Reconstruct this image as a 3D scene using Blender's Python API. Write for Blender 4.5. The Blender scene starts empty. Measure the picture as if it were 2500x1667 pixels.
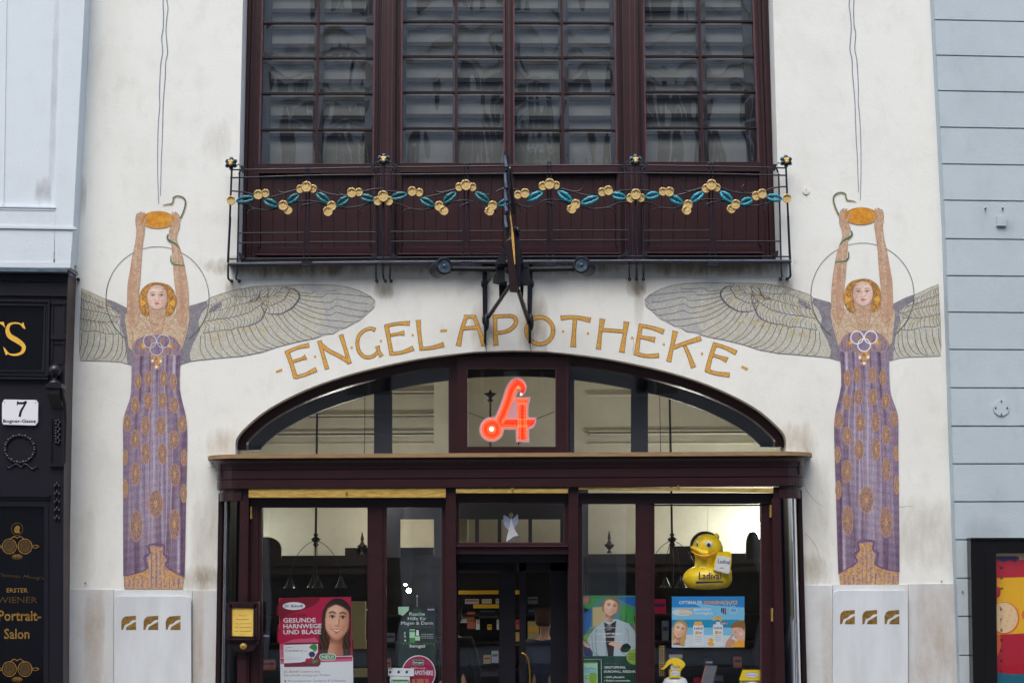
import bpy, math, random
from mathutils import Vector, Matrix
R = math.radians
random.seed(7)
SC = bpy.context.scene
COL = SC.collection

# ---------------------------------------------------------------- camera
FPX = 4167.0                       # focal length in pixels of the 2500 px wide photograph
CAM = Vector((0.0, -16.7, 1.7))
PITCH, ROLL, YAW = 7.56, 0.30, 0.0
cd = bpy.data.cameras.new('camera'); cam = bpy.data.objects.new('camera', cd); COL.objects.link(cam)
cd.sensor_width = 36.0; cd.lens = 36.0 * FPX / 2500.0; cd.clip_end = 500.0; cd.clip_start = 0.1
RM = Matrix.Rotation(R(YAW), 3, 'Z') @ Matrix.Rotation(R(90 + PITCH), 3, 'X') @ Matrix.Rotation(R(-ROLL), 3, 'Z')
cam.matrix_world = Matrix.Translation(CAM) @ RM.to_4x4()
SC.camera = cam

# ---------------------------------------------------------------- light
w = bpy.data.worlds.new('World'); SC.world = w; w.use_nodes = True
nt = w.node_tree; bg = nt.nodes['Background']
sky = nt.nodes.new('ShaderNodeTexSky'); sky.sky_type = 'NISHITA'; sky.sun_disc = False
sky.sun_elevation = R(58); sky.sun_rotation = R(195); sky.air_density = 1.0; sky.dust_density = 4.0; sky.ozone_density = 1.0
nt.links.new(sky.outputs[0], bg.inputs[0]); bg.inputs[1].default_value = 0.15
sd = bpy.data.lights.new('sun', 'SUN'); sd.energy = 1.0; sd.angle = R(50); sd.color = (1.0, 0.975, 0.94)
so = bpy.data.objects.new('sun', sd); COL.objects.link(so)
dv = Vector((-0.25 * math.cos(R(58)), -0.97 * math.cos(R(58)), math.sin(R(58))))
so.rotation_euler = dv.to_track_quat('Z', 'Y').to_euler(); so.location = (0, -10, 20)
SC.view_settings.view_transform = 'Standard'; SC.view_settings.look = 'None'
SC.view_settings.exposure = 0.72; SC.view_settings.gamma = 1.0

# ---------------------------------------------------------------- photo pixel -> point on a plane y = Y
def U(px, py, Y=0.0):
    d = RM @ Vector(((px - 1250.0) / FPX, -(py - 833.5) / FPX, -1.0))
    t = (Y - CAM.y) / d.y
    return CAM + d * t
def K(ox, oy, s):
    def f(*pts):
        return [(ox + p[0] / s, oy + p[1] / s) for p in pts]
    return f
A1 = K(0, 0, 2.8); A4 = K(1900, 0, 2.8); A5 = K(160, 420, 2.9037); A6 = K(1540, 420, 2.9037)
B1 = K(0, 640, 1.5268); B2 = K(260, 860, 2.6133); B4 = K(1960, 900, 2.0443); B5 = K(480, 1060, 2.583)
B6 = K(1100, 1060, 2.583); B7 = K(1540, 1060, 2.583); B8 = K(560, 840, 3.0154)
C1 = K(540, 370, 4.7515); C2 = K(920, 370, 4.7515); C3 = K(1220, 370, 4.7515); C4 = K(1540, 370, 4.7515)
C5 = K(1030, 600, 5.2269); C6 = K(660, 740, 3.92); C7 = K(1240, 740, 3.7935)
D1 = K(260, 500, 3.7346); D2 = K(180, 680, 5.6); D3 = K(500, 680, 5.3455); D4 = K(660, 1440, 5.3455)
D5 = K(1100, 1340, 4.795); D6 = K(1400, 1420, 5.3455); D7 = K(1120, 900, 7.4667); D8 = K(0, 640, 4.61)
XC = U(1246, 900).x                # axis of symmetry of the facade

def sm(pts, k=6, closed=False):
    """Catmull-Rom through the points"""
    n = len(pts)
    if n < 3: return list(pts)
    out = []
    rng = range(n) if closed else range(n - 1)
    for i in rng:
        if closed: p0, p1, p2, p3 = pts[(i-1) % n], pts[i], pts[(i+1) % n], pts[(i+2) % n]
        else: p0, p1, p2, p3 = pts[max(i-1, 0)], pts[i], pts[i+1], pts[min(i+2, n-1)]
        for j in range(k):
            t = j / k; t2 = t*t; t3 = t2*t
            out.append(tuple(0.5*((2*p1[c]) + (-p0[c]+p2[c])*t + (2*p0[c]-5*p1[c]+4*p2[c]-p3[c])*t2 + (-p0[c]+3*p1[c]-3*p2[c]+p3[c])*t3) for c in range(len(p1))))
    if not closed: out.append(tuple(pts[-1]))
    return out
def lerp(a, b, t): return a + (b - a) * t
def ell(cx, cy, rx, ry, n=24, a0=0, a1=360, rot=0):
    out = []
    full = abs(a1 - a0 - 360) < 1e-6
    for i in range(n if full else n + 1):
        a = R(lerp(a0, a1, i / n)); x = rx * math.cos(a); y = ry * math.sin(a); c, s = math.cos(R(rot)), math.sin(R(rot))
        out.append((cx + x*c - y*s, cy + x*s + y*c))
    return out
def rrect(x0, y0, x1, y1, r, n=4):
    o = []
    for cx, cy, a in ((x1-r, y0+r, -90), (x1-r, y1-r, 0), (x0+r, y1-r, 90), (x0+r, y0+r, 180)):
        for i in range(n+1):
            t = R(a + 90*i/n); o.append((cx + r*math.cos(t), cy + r*math.sin(t)))
    return o

# ---------------------------------------------------------------- materials
def srgb(r, g, b):
    f = lambda c: (c/255)/12.92 if c/255 <= 0.04045 else (((c/255)+0.055)/1.055)**2.4
    return (f(r), f(g), f(b))
MATS = {}
def mat(name, col=(0.5, 0.5, 0.5), rough=0.6, col2=None, scale=8.0, bump=0.0, bscale=60.0, metal=0.0, emit=None, estr=0.0,
        coat=0.0, stretch=(1, 1, 1), contrast=(0.35, 0.65), spec=0.5, detail=5.0, cell=None):
    if name in MATS: return MATS[name]
    m = bpy.data.materials.new(name); m.use_nodes = True; MATS[name] = m
    t = m.node_tree; N = t.nodes; L = t.links; p = N['Principled BSDF']
    p.inputs['Base Color'].default_value = (*col, 1); p.inputs['Roughness'].default_value = rough
    p.inputs['Metallic'].default_value = metal; p.inputs['Specular IOR Level'].default_value = spec
    p.inputs['Coat Weight'].default_value = coat
    if emit: p.inputs['Emission Color'].default_value = (*emit, 1); p.inputs['Emission Strength'].default_value = estr
    if col2 or bump:
        g = N.new('ShaderNodeNewGeometry'); mp = N.new('ShaderNodeMapping'); mp.inputs['Scale'].default_value = stretch
        L.new(g.outputs['Position'], mp.inputs['Vector'])
    if col2:
        no = N.new('ShaderNodeTexNoise'); no.inputs['Scale'].default_value = scale; no.inputs['Detail'].default_value = detail
        no.inputs['Roughness'].default_value = 0.62
        L.new(mp.outputs[0], no.inputs['Vector'])
        r = N.new('ShaderNodeValToRGB'); r.color_ramp.elements[0].position = contrast[0]; r.color_ramp.elements[1].position = contrast[1]
        r.color_ramp.elements[0].color = (*col, 1); r.color_ramp.elements[1].color = (*col2, 1)
        L.new(no.outputs['Fac'], r.inputs[0]); last = r.outputs[0]
        if cell:                                   # tesserae: (scale, amount, grout)
            vo = N.new('ShaderNodeTexVoronoi'); vo.inputs['Scale'].default_value = cell[0]; vo.inputs['Randomness'].default_value = 0.55
            L.new(mp.outputs[0], vo.inputs['Vector'])
            hs = N.new('ShaderNodeSeparateColor'); L.new(vo.outputs['Color'], hs.inputs[0])
            mm = N.new('ShaderNodeMapRange'); mm.inputs['To Min'].default_value = 1 - cell[1]; mm.inputs['To Max'].default_value = 1 + cell[1]
            L.new(hs.outputs[0], mm.inputs[0])
            mx = N.new('ShaderNodeVectorMath'); mx.operation = 'SCALE'; L.new(last, mx.inputs[0]); L.new(mm.outputs[0], mx.inputs['Scale'])
            ve = N.new('ShaderNodeTexVoronoi'); ve.feature = 'DISTANCE_TO_EDGE'; ve.inputs['Scale'].default_value = cell[0]; ve.inputs['Randomness'].default_value = 0.55
            L.new(mp.outputs[0], ve.inputs['Vector'])
            gr = N.new('ShaderNodeMapRange'); gr.inputs['From Min'].default_value = 0.02; gr.inputs['From Max'].default_value = 0.14
            gr.inputs['To Min'].default_value = cell[2]; gr.inputs['To Max'].default_value = 1.0
            L.new(ve.outputs['Distance'], gr.inputs[0])
            m2 = N.new('ShaderNodeVectorMath'); m2.operation = 'SCALE'; L.new(mx.outputs[0], m2.inputs[0]); L.new(gr.outputs[0], m2.inputs['Scale'])
            last = m2.outputs[0]
        L.new(last, p.inputs['Base Color'])
    if bump:
        nb = N.new('ShaderNodeTexNoise'); nb.inputs['Scale'].default_value = bscale; nb.inputs['Detail'].default_value = 4
        L.new(mp.outputs[0], nb.inputs['Vector'])
        b = N.new('ShaderNodeBump'); b.inputs['Strength'].default_value = bump; b.inputs['Distance'].default_value = 0.01
        L.new(nb.outputs['Fac'], b.inputs['Height']); L.new(b.outputs[0], p.inputs['Normal'])
    return m
def glass(name, tint=(0.93, 0.95, 0.95), wave=0.0, wscale=1.2, refl=1.0):
    if name in MATS: return MATS[name]
    m = bpy.data.materials.new(name); m.use_nodes = True; MATS[name] = m
    t = m.node_tree; N = t.nodes; L = t.links; N.remove(N['Principled BSDF']); out = N['Material Output']
    tr = N.new('ShaderNodeBsdfTransparent'); tr.inputs[0].default_value = (*tint, 1)
    gl = N.new('ShaderNodeBsdfGlossy'); gl.inputs['Roughness'].default_value = 0.015; gl.inputs[0].default_value = (0.95, 0.97, 1, 1)
    fr = N.new('ShaderNodeFresnel'); fr.inputs[0].default_value = 1.5
    mu = N.new('ShaderNodeMath'); mu.operation = 'MULTIPLY'; mu.inputs[1].default_value = 1.9 * refl; mu.use_clamp = True
    L.new(fr.outputs[0], mu.inputs[0]); mx = N.new('ShaderNodeMixShader')
    L.new(mu.outputs[0], mx.inputs[0]); L.new(tr.outputs[0], mx.inputs[1]); L.new(gl.outputs[0], mx.inputs[2]); L.new(mx.outputs[0], out.inputs[0])
    if wave:
        g = N.new('ShaderNodeNewGeometry'); mp = N.new('ShaderNodeMapping'); mp.inputs['Scale'].default_value = (1, 1, 0.35)
        L.new(g.outputs['Position'], mp.inputs[0])
        nb = N.new('ShaderNodeTexNoise'); nb.inputs['Scale'].default_value = wscale; nb.inputs['Detail'].default_value = 1.5
        L.new(mp.outputs[0], nb.inputs['Vector'])
        b = N.new('ShaderNodeBump'); b.inputs['Strength'].default_value = 1.0; b.inputs['Distance'].default_value = wave
        L.new(nb.outputs['Fac'], b.inputs['Height']); L.new(b.outputs[0], gl.inputs['Normal']);
    return m

def wall_mat(name, base, dirt, zones, amount=1.0):
    """lime render: mottled, with dirt marks; zones = list of (x, z, rx, rz, strength) grime spots in metres"""
    m = bpy.data.materials.new(name); m.use_nodes = True; MATS[name] = m
    t = m.node_tree; N = t.nodes; L = t.links; p = N['Principled BSDF']; p.inputs['Roughness'].default_value = 0.85
    p.inputs['Specular IOR Level'].default_value = 0.25
    g = N.new('ShaderNodeNewGeometry')
    def noise(sc, det, st=(1, 1, 1)):
        mp = N.new('ShaderNodeMapping'); mp.inputs['Scale'].default_value = st; L.new(g.outputs['Position'], mp.inputs[0])
        n = N.new('ShaderNodeTexNoise'); n.inputs['Scale'].default_value = sc; n.inputs['Detail'].default_value = det; n.inputs['Roughness'].default_value = 0.65
        L.new(mp.outputs[0], n.inputs['Vector']); return n.outputs['Fac']
    def rng(v, a, b, c=0.0, d=1.0):
        r = N.new('ShaderNodeMapRange'); r.inputs['From Min'].default_value = a; r.inputs['From Max'].default_value = b
        r.inputs['To Min'].default_value = c; r.inputs['To Max'].default_value = d; L.new(v, r.inputs[0]); return r.outputs[0]
    def mth(op, a, b):
        x = N.new('ShaderNodeMath'); x.operation = op
        for i, v in enumerate((a, b)):
            if isinstance(v, (int, float)): x.inputs[i].default_value = v
            else: L.new(v, x.inputs[i])
        return x.outputs[0]
    big = rng(noise(0.9, 6), 0.45, 0.75, 0, 0.16 * amount); mid = rng(noise(5, 6, (1, 1, 0.6)), 0.52, 0.8, 0, 0.16 * amount)
    fac = mth('ADD', big, mid)
    ragged = noise(4.0, 8, (1.6, 1, 0.55)); fine = noise(14, 6, (1.5, 1, 0.4))
    sp = N.new('ShaderNodeSeparateXYZ'); L.new(g.outputs['Position'], sp.inputs[0])
    for (zx, zz, rx, rz, st) in zones:
        dx = mth('MULTIPLY', mth('SUBTRACT', sp.outputs[0], zx), 1 / rx); dz = mth('MULTIPLY', mth('SUBTRACT', sp.outputs[2], zz), 1 / rz)
        q = mth('ADD', mth('POWER', mth('ABSOLUTE', dx, 0), 4.0), mth('MULTIPLY', dz, dz))
        q = mth('ADD', q, mth('MULTIPLY', mth('SUBTRACT', ragged, 0.5), 2.2))
        q = mth('ADD', q, mth('MULTIPLY', mth('SUBTRACT', fine, 0.5), 1.2))
        fac = mth('ADD', fac, rng(q, 1.0, -0.6, 0, st))
    mx = N.new('ShaderNodeMix'); mx.data_type = 'RGBA'; mx.inputs[6].default_value = (*base, 1); mx.inputs[7].default_value = (*dirt, 1)
    cl = N.new('ShaderNodeClamp'); L.new(fac, cl.inputs[0]); cl.inputs['Max'].default_value = 0.92
    L.new(cl.outputs[0], mx.inputs[0]); L.new(mx.outputs[2], p.inputs['Base Color'])
    b = N.new('ShaderNodeBump'); b.inputs['Strength'].default_value = 0.35; b.inputs['Distance'].default_value = 0.006
    h = mth('ADD', noise(45, 4), mth('MULTIPLY', noise(6, 3), 1.2)); L.new(h, b.inputs['Height']); L.new(b.outputs[0], p.inputs['Normal'])
    return m

def zpx(px, py): v = U(px, py); return v.x, v.z
def zone(px, py, rpx, rpy, st): x, z = zpx(px, py); return (x, z, rpx * 0.004, rpy * 0.004, st)
wall_mat('render_cream', (0.772, 0.80, 0.768), (0.25, 0.20, 0.13), [
    zone(700, 650, 200, 30, 1.3), zone(1245, 648, 330, 24, 1.2), zone(1740, 644, 210, 32, 1.3), zone(1240, 680, 720, 44, 0.22),
    zone(936, 708, 26, 24, .8), zone(1553, 703, 26, 26, .8), zone(570, 706, 22, 22, .7), zone(1918, 700, 24, 24, .8), zone(1560, 740, 14, 60, .5), zone(1180, 800, 36, 75, 0.6), zone(1300, 800, 44, 85, 0.75), zone(545, 1085, 45, 45, 0.55), zone(1945, 1075, 50, 50, 0.6),
    zone(505, 1320, 42, 150, 0.45), zone(490, 1415, 70, 34, 0.6), zone(1990, 1290, 46, 200, 0.38), zone(2270, 1300, 95, 90, 0.45), zone(1975, 1390, 50, 40, .4),
    zone(530, 350, 40, 60, 0.3), zone(195, 1350, 40, 120, 0.3), zone(202, 480, 10, 60, 0.4)])
wall_mat('render_bluewhite', (0.635, 0.715, 0.77), (0.25, 0.25, 0.28), [zone(118, 480, 22, 40, 0.8), zone(145, 250, 9, 320, 0.45)], 0.6)
wall_mat('marble', (0.60, 0.635, 0.655), (0.34, 0.25, 0.17), [zone(230, 1560, 26, 160, 0.6), zone(2290, 1560, 60, 160, 0.55), zone(480, 1580, 20, 170, 0.55), zone(2020, 1580, 16, 170, 0.4)], 1.6)
mat('marble_white', (0.65, 0.70, 0.74), 0.45, (0.54, 0.585, 0.62), scale=3, stretch=(1.5, 1, 0.35), bump=0.05)
wall_mat('cladding_blue', (0.455, 0.54, 0.59), (0.26, 0.30, 0.34), [zone(2400, 1300, 60, 40, .5), zone(2450, 560, 20, 20, .3), zone(2330, 1500, 20, 160, .35)], 1.5)
mat('maroon_wood', srgb(43, 21, 25), 0.35, srgb(50, 25, 30), scale=5, bump=0.05, bscale=30, stretch=(1, 1, 3), spec=0.45)
mat('maroon_dark', srgb(30, 17, 21), 0.35, srgb(37, 21, 25), scale=5, bump=0.05, bscale=30, spec=0.45)
mat('maroon_lit_edge', srgb(88, 54, 64), 0.4, srgb(70, 42, 50), scale=9)  # lighter copy of the wood: light caught on beads and edges, as colour
mat('black_wood', srgb(19, 18, 27), 0.36, srgb(24, 22, 33), scale=6, bump=0.06, bscale=25)
mat('black_glass', (0.004, 0.004, 0.005), 0.04, spec=0.6)
mat('brown_side', srgb(78, 66, 66), 0.6, srgb(66, 56, 58), scale=4, bump=0.1)
mat('lead', srgb(96, 116, 132), 0.45, srgb(70, 90, 104), scale=12, metal=0.3)
mat('iron', srgb(13, 16, 28), 0.45, srgb(21, 26, 42), scale=25, bump=0.1, bscale=120, spec=0.4)
mat('iron_light', srgb(36, 39, 48), 0.6, srgb(26, 29, 38), scale=18, spec=0.25)
mat('zinc', srgb(112, 124, 144), 0.45, srgb(80, 92, 112), scale=10, metal=0.3)
mat('gold_petal', srgb(216, 190, 130), 0.45, srgb(198, 168, 106), scale=40, bump=0.2, bscale=60, metal=0.1)
mat('gold_dim', srgb(168, 136, 72), 0.4, srgb(120, 92, 48), scale=40, metal=0.4)
mat('teal_leaf', srgb(20, 128, 140), 0.32, srgb(12, 66, 78), scale=30, bump=0.15, bscale=40)
mat('teal_bright', srgb(34, 160, 184), 0.3, srgb(20, 112, 130), scale=30)
mat('black_petal', srgb(14, 16, 22), 0.35)
mat('copper_strip', srgb(160, 130, 92), 0.5, srgb(130, 104, 72), scale=20, stretch=(0.3, 1, 4), bump=0.05)
mat('brass', srgb(206, 178, 98), 0.42, srgb(160, 128, 62), scale=22, metal=0.15, stretch=(0.5, 1, 4))
mat('brass_bright', srgb(220, 176, 70), 0.25, metal=0.9)
mat('gold_mosaic', srgb(224, 178, 92), 0.4, srgb(200, 148, 66), scale=60, cell=(110, 0.18, 0.85))
mat('gold_outline', srgb(92, 58, 44), 0.6)
mat('arch_edge', srgb(150, 136, 108), 0.7, srgb(120, 106, 82), scale=20)
MZ = 95
mat('wing_tile', srgb(196, 200, 194), 0.55, srgb(190, 187, 166), scale=14, cell=(MZ, 0.16, 0.82))
mat('wing_tip', srgb(174, 176, 178), 0.55, srgb(190, 194, 184), scale=7, cell=(MZ, 0.14, 0.82))
mat('wing_yellow', srgb(216, 198, 140), 0.5, srgb(176, 168, 130), scale=20, cell=(MZ, 0.2, 0.72))
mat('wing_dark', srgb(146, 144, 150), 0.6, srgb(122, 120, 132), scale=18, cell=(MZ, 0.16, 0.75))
mat('wing_line', srgb(92, 88, 98), 0.7)
mat('skin_tile', srgb(204, 176, 150), 0.55, srgb(184, 148, 120), scale=22, cell=(120, 0.22, 0.7))
mat('skin_light', srgb(212, 194, 168), 0.55, srgb(192, 164, 134), scale=24, cell=(110, 0.2, 0.68))
mat('skin_shade', srgb(196, 158, 132), 0.55, srgb(180, 142, 118), scale=14, cell=(130, 0.12, 0.8))
mat('skin_face', srgb(202, 176, 164), 0.55, srgb(186, 154, 138), scale=34, cell=(170, 0.06, 0.88))
mat('hair_tile', srgb(208, 160, 84), 0.5, srgb(156, 106, 48), scale=60, contrast=(.42, .58), cell=(150, 0.2, 0.7))
mat('hair_line', srgb(128, 80, 34), 0.6); mat('hair_gold', srgb(226, 172, 72), 0.45)
mat('bowl_tile', srgb(226, 162, 46), 0.4, srgb(190, 122, 34), scale=16, cell=(130, 0.15, 0.8))
mat('line_brown', srgb(110, 76, 62), 0.7); mat('line_soft', srgb(160, 118, 96), 0.7); mat('lip', srgb(160, 108, 98), 0.6); mat('eye_blue', srgb(160, 158, 172), 0.4)
mat('eye_dark', srgb(60, 50, 60), 0.4)
mat('dress_tile', srgb(154, 144, 168), 0.55, srgb(112, 92, 124), scale=12, cell=(110, 0.2, 0.8), stretch=(3, 1, 0.5))
mat('dress_dark', srgb(100, 78, 112), 0.6, srgb(118, 92, 122), scale=22, cell=(110, 0.2, 0.8))
mat('dress_fold', srgb(116, 90, 124), 0.6, srgb(136, 108, 134), scale=22); mat('dress_lite', srgb(182, 176, 192), 0.6, srgb(160, 152, 176), scale=22)
mat('dress_gold', srgb(208, 164, 92), 0.45, srgb(150, 118, 112), scale=60, contrast=(0.42, 0.6))
mat('medallion_mix', srgb(122, 102, 122), 0.55, srgb(176, 138, 98), scale=60, contrast=(0.42, 0.62), cell=(120, .2, .8))
mat('pearl', srgb(232, 234, 240), 0.3); mat('ruby', srgb(150, 36, 34), 0.3); mat('snake', srgb(40, 136, 122), 0.4, srgb(18, 80, 84), scale=90)
mat('halo_line', srgb(84, 90, 84), 0.5); mat('squiggle', srgb(138, 146, 166), 0.6, srgb(96, 112, 140), scale=30)
# shop
mat('interior_wall', srgb(208, 203, 186), 0.8, srgb(196, 190, 172), scale=3)
mat('dark_cabinet', srgb(34, 26, 24), 0.4, srgb(44, 34, 30), scale=6)
mat('inner_frame', srgb(58, 58, 66), 0.5); mat('blind', srgb(150, 152, 150), 0.8, srgb(138, 140, 138), scale=4)
mat('inner_dark', srgb(50, 46, 50), 0.5); mat('paper_white', srgb(236, 238, 242), 0.5); mat('cream_paper', srgb(226, 196, 96), 0.6, srgb(210, 176, 80), scale=8)
mat('tube_lamp', (1, 1, 1), emit=(1.0, 0.90, 0.74), estr=9.0)
mat('tube_lamp_cool', (1, 1, 1), emit=(0.93, 1.0, 0.95), estr=32.0)
mat('lamp_warm', (1, 1, 1), emit=(1.0, 0.62, 0.25), estr=6.0)
mat('led_red', (0.5, 0.01, 0.0), 0.4, emit=(1.0, 0.02, 0.006), estr=0.42)
mat('led_dim', (1, 0.2, 0.1), 0.4, emit=(1.0, 0.16, 0.03), estr=0.9)
mat('led_dot', (1, 0.5, 0.2), 0.4, emit=(1.0, 0.42, 0.12), estr=1.5)
mat('led_white', (1, 1, 1), 0.4, emit=(1.0, 0.75, 0.62), estr=1.2)
mat('acrylic_pink', srgb(206, 160, 170), 0.3, emit=(1.0, 0.22, 0.22), estr=0.04)  # faint emission gives the backing the halo of the dots
glass('glass_shop', wave=0.004, wscale=1.6, refl=1.35); glass('glass_fan', wave=0.0008, wscale=1.4, refl=0.7); glass('glass_up', wave=0.016, wscale=2.2, refl=2.3)
glass('glass_curved', (0.25, 0.28, 0.32), wave=0.0, refl=0.7)
def pc(name, r, g, b, rough=0.45, **k):
    return mat(name, srgb(r, g, b), rough, **k)

# ---------------------------------------------------------------- mesh builder
FONT_CACHE = {}
def font_tris(s, bold=False, shear=0.0):
    key = (s, bold, shear)
    if key in FONT_CACHE: return FONT_CACHE[key]
    c = bpy.data.curves.new('txt', 'FONT'); c.body = s; c.size = 1.0; c.resolution_u = 2; c.shear = shear
    if bold: c.offset = 0.018
    o = bpy.data.objects.new('txt', c); COL.objects.link(o)
    me = o.to_mesh(); vs = [(v.co.x, v.co.y) for v in me.vertices]; fs = [tuple(p.vertices) for p in me.polygons]
    o.to_mesh_clear(); bpy.data.objects.remove(o); bpy.data.curves.remove(c)
    FONT_CACHE[key] = (vs, fs); return vs, fs

class MB:
    def __init__(s): s.v = []; s.f = []; s.m = []; s.sm = []; s.mats = []; s.k = 0
    def mi(s, n):
        if n not in s.mats: s.mats.append(n)
        return s.mats.index(n)
    def face(s, pts, mt, smooth=False):
        b = len(s.v); s.v += [Vector(p) for p in pts]; s.f.append(tuple(range(b, b+len(pts)))); s.m.append(s.mi(mt)); s.sm.append(smooth)
    def sheet(s, px, Y, mt, lay=0): s.face([U(x, y, Y - 0.00015*lay) for x, y in px], mt)
    def prism(s, px, Y0, Y1, mt, side=None, back=False):
        fr = [U(x, y, Y0) for x, y in px]; bk = [Vector((p.x, Y1, p.z)) for p in fr]
        s.face(fr, mt); n = len(fr)
        if back: s.face(bk[::-1], side or mt)
        for i in range(n):
            j = (i+1) % n; s.face([fr[i], fr[j], bk[j], bk[i]], side or mt)
    def rect(s, x0, y0, x1, y1, Y0, Y1, mt, side=None): s.prism([(x0, y0), (x1, y0), (x1, y1), (x0, y1)], Y0, Y1, mt, side)
    def box(s, x0, x1, y0, y1, z0, z1, mt):
        a = [Vector((x, y, z)) for z in (z0, z1) for (x, y) in ((x0, y0), (x1, y0), (x1, y1), (x0, y1))]
        for q in ((0, 1, 5, 4), (1, 2, 6, 5), (2, 3, 7, 6), (3, 0, 4, 7), (4, 5, 6, 7), (3, 2, 1, 0)): s.face([a[i] for i in q], mt)
    def grid(s, rows, mt, smooth=True, closed=False):
        b = len(s.v); n = len(rows[0])
        for r in rows: s.v += [Vector(p) for p in r]
        k = s.mi(mt)
        for i in range(len(rows)-1):
            for j in range(n if closed else n-1):
                q = (j+1) % n
                s.f.append((b+i*n+j, b+i*n+q, b+(i+1)*n+q, b+(i+1)*n+j)); s.m.append(k); s.sm.append(smooth)
    def tube(s, pts, r, mt, n=8):
        pts = [Vector(p) for p in pts]; rs = r if isinstance(r, (list, tuple)) else [r]*len(pts)
        rows = []; up = None
        for i, p in enumerate(pts):
            d = (pts[min(i+1, len(pts)-1)] - pts[max(i-1, 0)]).normalized()
            if up is None: up = Vector((0, 1, 0)) if abs(d.y) < 0.9 else Vector((1, 0, 0))
            a = d.cross(up).normalized(); up = a.cross(d).normalized()
            rows.append([p + (a*math.cos(2*math.pi*j/n) + up*math.sin(2*math.pi*j/n))*rs[i] for j in range(n)])
        s.grid(rows, mt, True, True); s.face(rows[0][::-1], mt); s.face(rows[-1], mt)
    def tpx(s, px, Y, rpx, mt, n=8, k=0):
        """tube through photo pixels at depth Y (Y number or list), radius in photo pixels"""
        if k: 
            if isinstance(Y, (list, tuple)): px = [(p[0], p[1], y) for p, y in zip(px, Y)]
            else: px = [(p[0], p[1], Y) for p in px]
            px = sm(px, k); s.tube([U(*p) for p in px], [rpx*0.004]*len(px) if not isinstance(rpx, (list, tuple)) else [0.004*lerp(rpx[0], rpx[-1], i/(len(px)-1)) for i in range(len(px))], mt, n); return
        ys = Y if isinstance(Y, (list, tuple)) else [Y]*len(px)
        s.tube([U(p[0], p[1], y) for p, y in zip(px, ys)], rpx*0.004, mt, n)
    def ribbon(s, px, w, Y, mt, lay=None, closed=False):
        if lay is None: s.k = (s.k + 1) % 9; lay = 1 + s.k
        n = len(px); ws = w if isinstance(w, (list, tuple)) else [w]*n
        if len(ws) != n: ws = [lerp(ws[int(i*(len(ws)-1)/(n-1))], ws[min(int(i*(len(ws)-1)/(n-1))+1, len(ws)-1)], (i*(len(ws)-1)/(n-1)) % 1) for i in range(n)]
        a, b = [], []
        for i in range(n):
            if closed: p, q = px[i-1], px[(i+1) % n]
            else: p, q = px[max(i-1, 0)], px[min(i+1, n-1)]
            dx, dy = q[0]-p[0], q[1]-p[1]; l = math.hypot(dx, dy) or 1; nx, ny = -dy/l*ws[i]/2, dx/l*ws[i]/2
            a.append(U(px[i][0]+nx, px[i][1]+ny, Y-0.00015*lay)); b.append(U(px[i][0]-nx, px[i][1]-ny, Y-0.00015*lay))
        if closed: a.append(a[0]); b.append(b[0])
        s.grid([a, b], mt, False)
    def ball(s, c, r, mt, n=12, m=8):
        rr = r if isinstance(r, (tuple, list)) else (r, r, r); c = Vector(c); rows = []
        for i in range(m+1):
            th = math.pi*i/m
            rows.append([c + Vector((rr[0]*math.sin(th)*math.cos(2*math.pi*j/n), rr[1]*math.sin(th)*math.sin(2*math.pi*j/n), rr[2]*math.cos(th))) for j in range(n)])
        s.grid(rows, mt, True, True)
    def lathe(s, prof, c, mt, n=14, axis='Z'):
        c = Vector(c); rows = []
        for (r, h) in prof:
            rows.append([c + (Vector((r*math.cos(2*math.pi*j/n), r*math.sin(2*math.pi*j/n), h)) if axis == 'Z' else Vector((r*math.cos(2*math.pi*j/n), h, r*math.sin(2*math.pi*j/n)))) for j in range(n)])
        s.grid(rows, mt, True, True); s.face(rows[0], mt); s.face(rows[-1], mt)
    def text(s, t, x, y, h, Y, mt, width=None, bold=False, align='l', rot=0.0, shear=0.0, lay=6):
        """t set with its baseline at photo pixel (x, y), capital height h px"""
        vs, fs = font_tris(t, bold, shear); 
        if not vs: return
        x0 = min(v[0] for v in vs); x1 = max(v[0] for v in vs); sc = h / 0.70; sx = sc if not width else width/(x1-x0)
        wd = (x1-x0)*sx; off = {'l': 0, 'c': -wd/2, 'r': -wd}[align]; c, n = math.cos(R(rot)), math.sin(R(rot)); b = len(s.v)
        for v in vs:
            dx = (v[0]-x0)*sx + off; dy = -v[1]*sc; s.v.append(U(x + dx*c - dy*n, y + dx*n + dy*c, Y-0.00015*lay))
        k = s.mi(mt)
        for f in fs: s.f.append(tuple(b+i for i in f)); s.m.append(k); s.sm.append(False)
    def build(s, name, parent=None, mirror=False, **props):
        vs = [Vector(v) for v in s.v]
        if mirror:
            for v in vs: v.x = 2*XC - v.x
        if parent is None:
            o0 = Vector(((min(v.x for v in vs)+max(v.x for v in vs))/2, (min(v.y for v in vs)+max(v.y for v in vs))/2, min(v.z for v in vs)))
        else:
            rt = parent
            while rt.parent: rt = rt.parent
            o0 = Vector(rt.location)
        me = bpy.data.meshes.new(name); me.from_pydata([v-o0 for v in vs], [], s.f)
        for n in s.mats: me.materials.append(MATS[n])
        me.polygons.foreach_set('material_index', s.m); me.polygons.foreach_set('use_smooth', s.sm); me.update()
        o = bpy.data.objects.new(name, me); COL.objects.link(o)
        if parent is None: o.location = o0
        else: o.parent = parent
        for k, v in props.items(): o[k] = v
        return o
def thing(name, label, cat, loc, group=None):
    o = bpy.data.objects.new(name, None); COL.objects.link(o); o.location = loc; o.empty_display_size = 0.1
    o['label'] = label; o['category'] = cat
    if group: o['group'] = group
    return o
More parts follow.
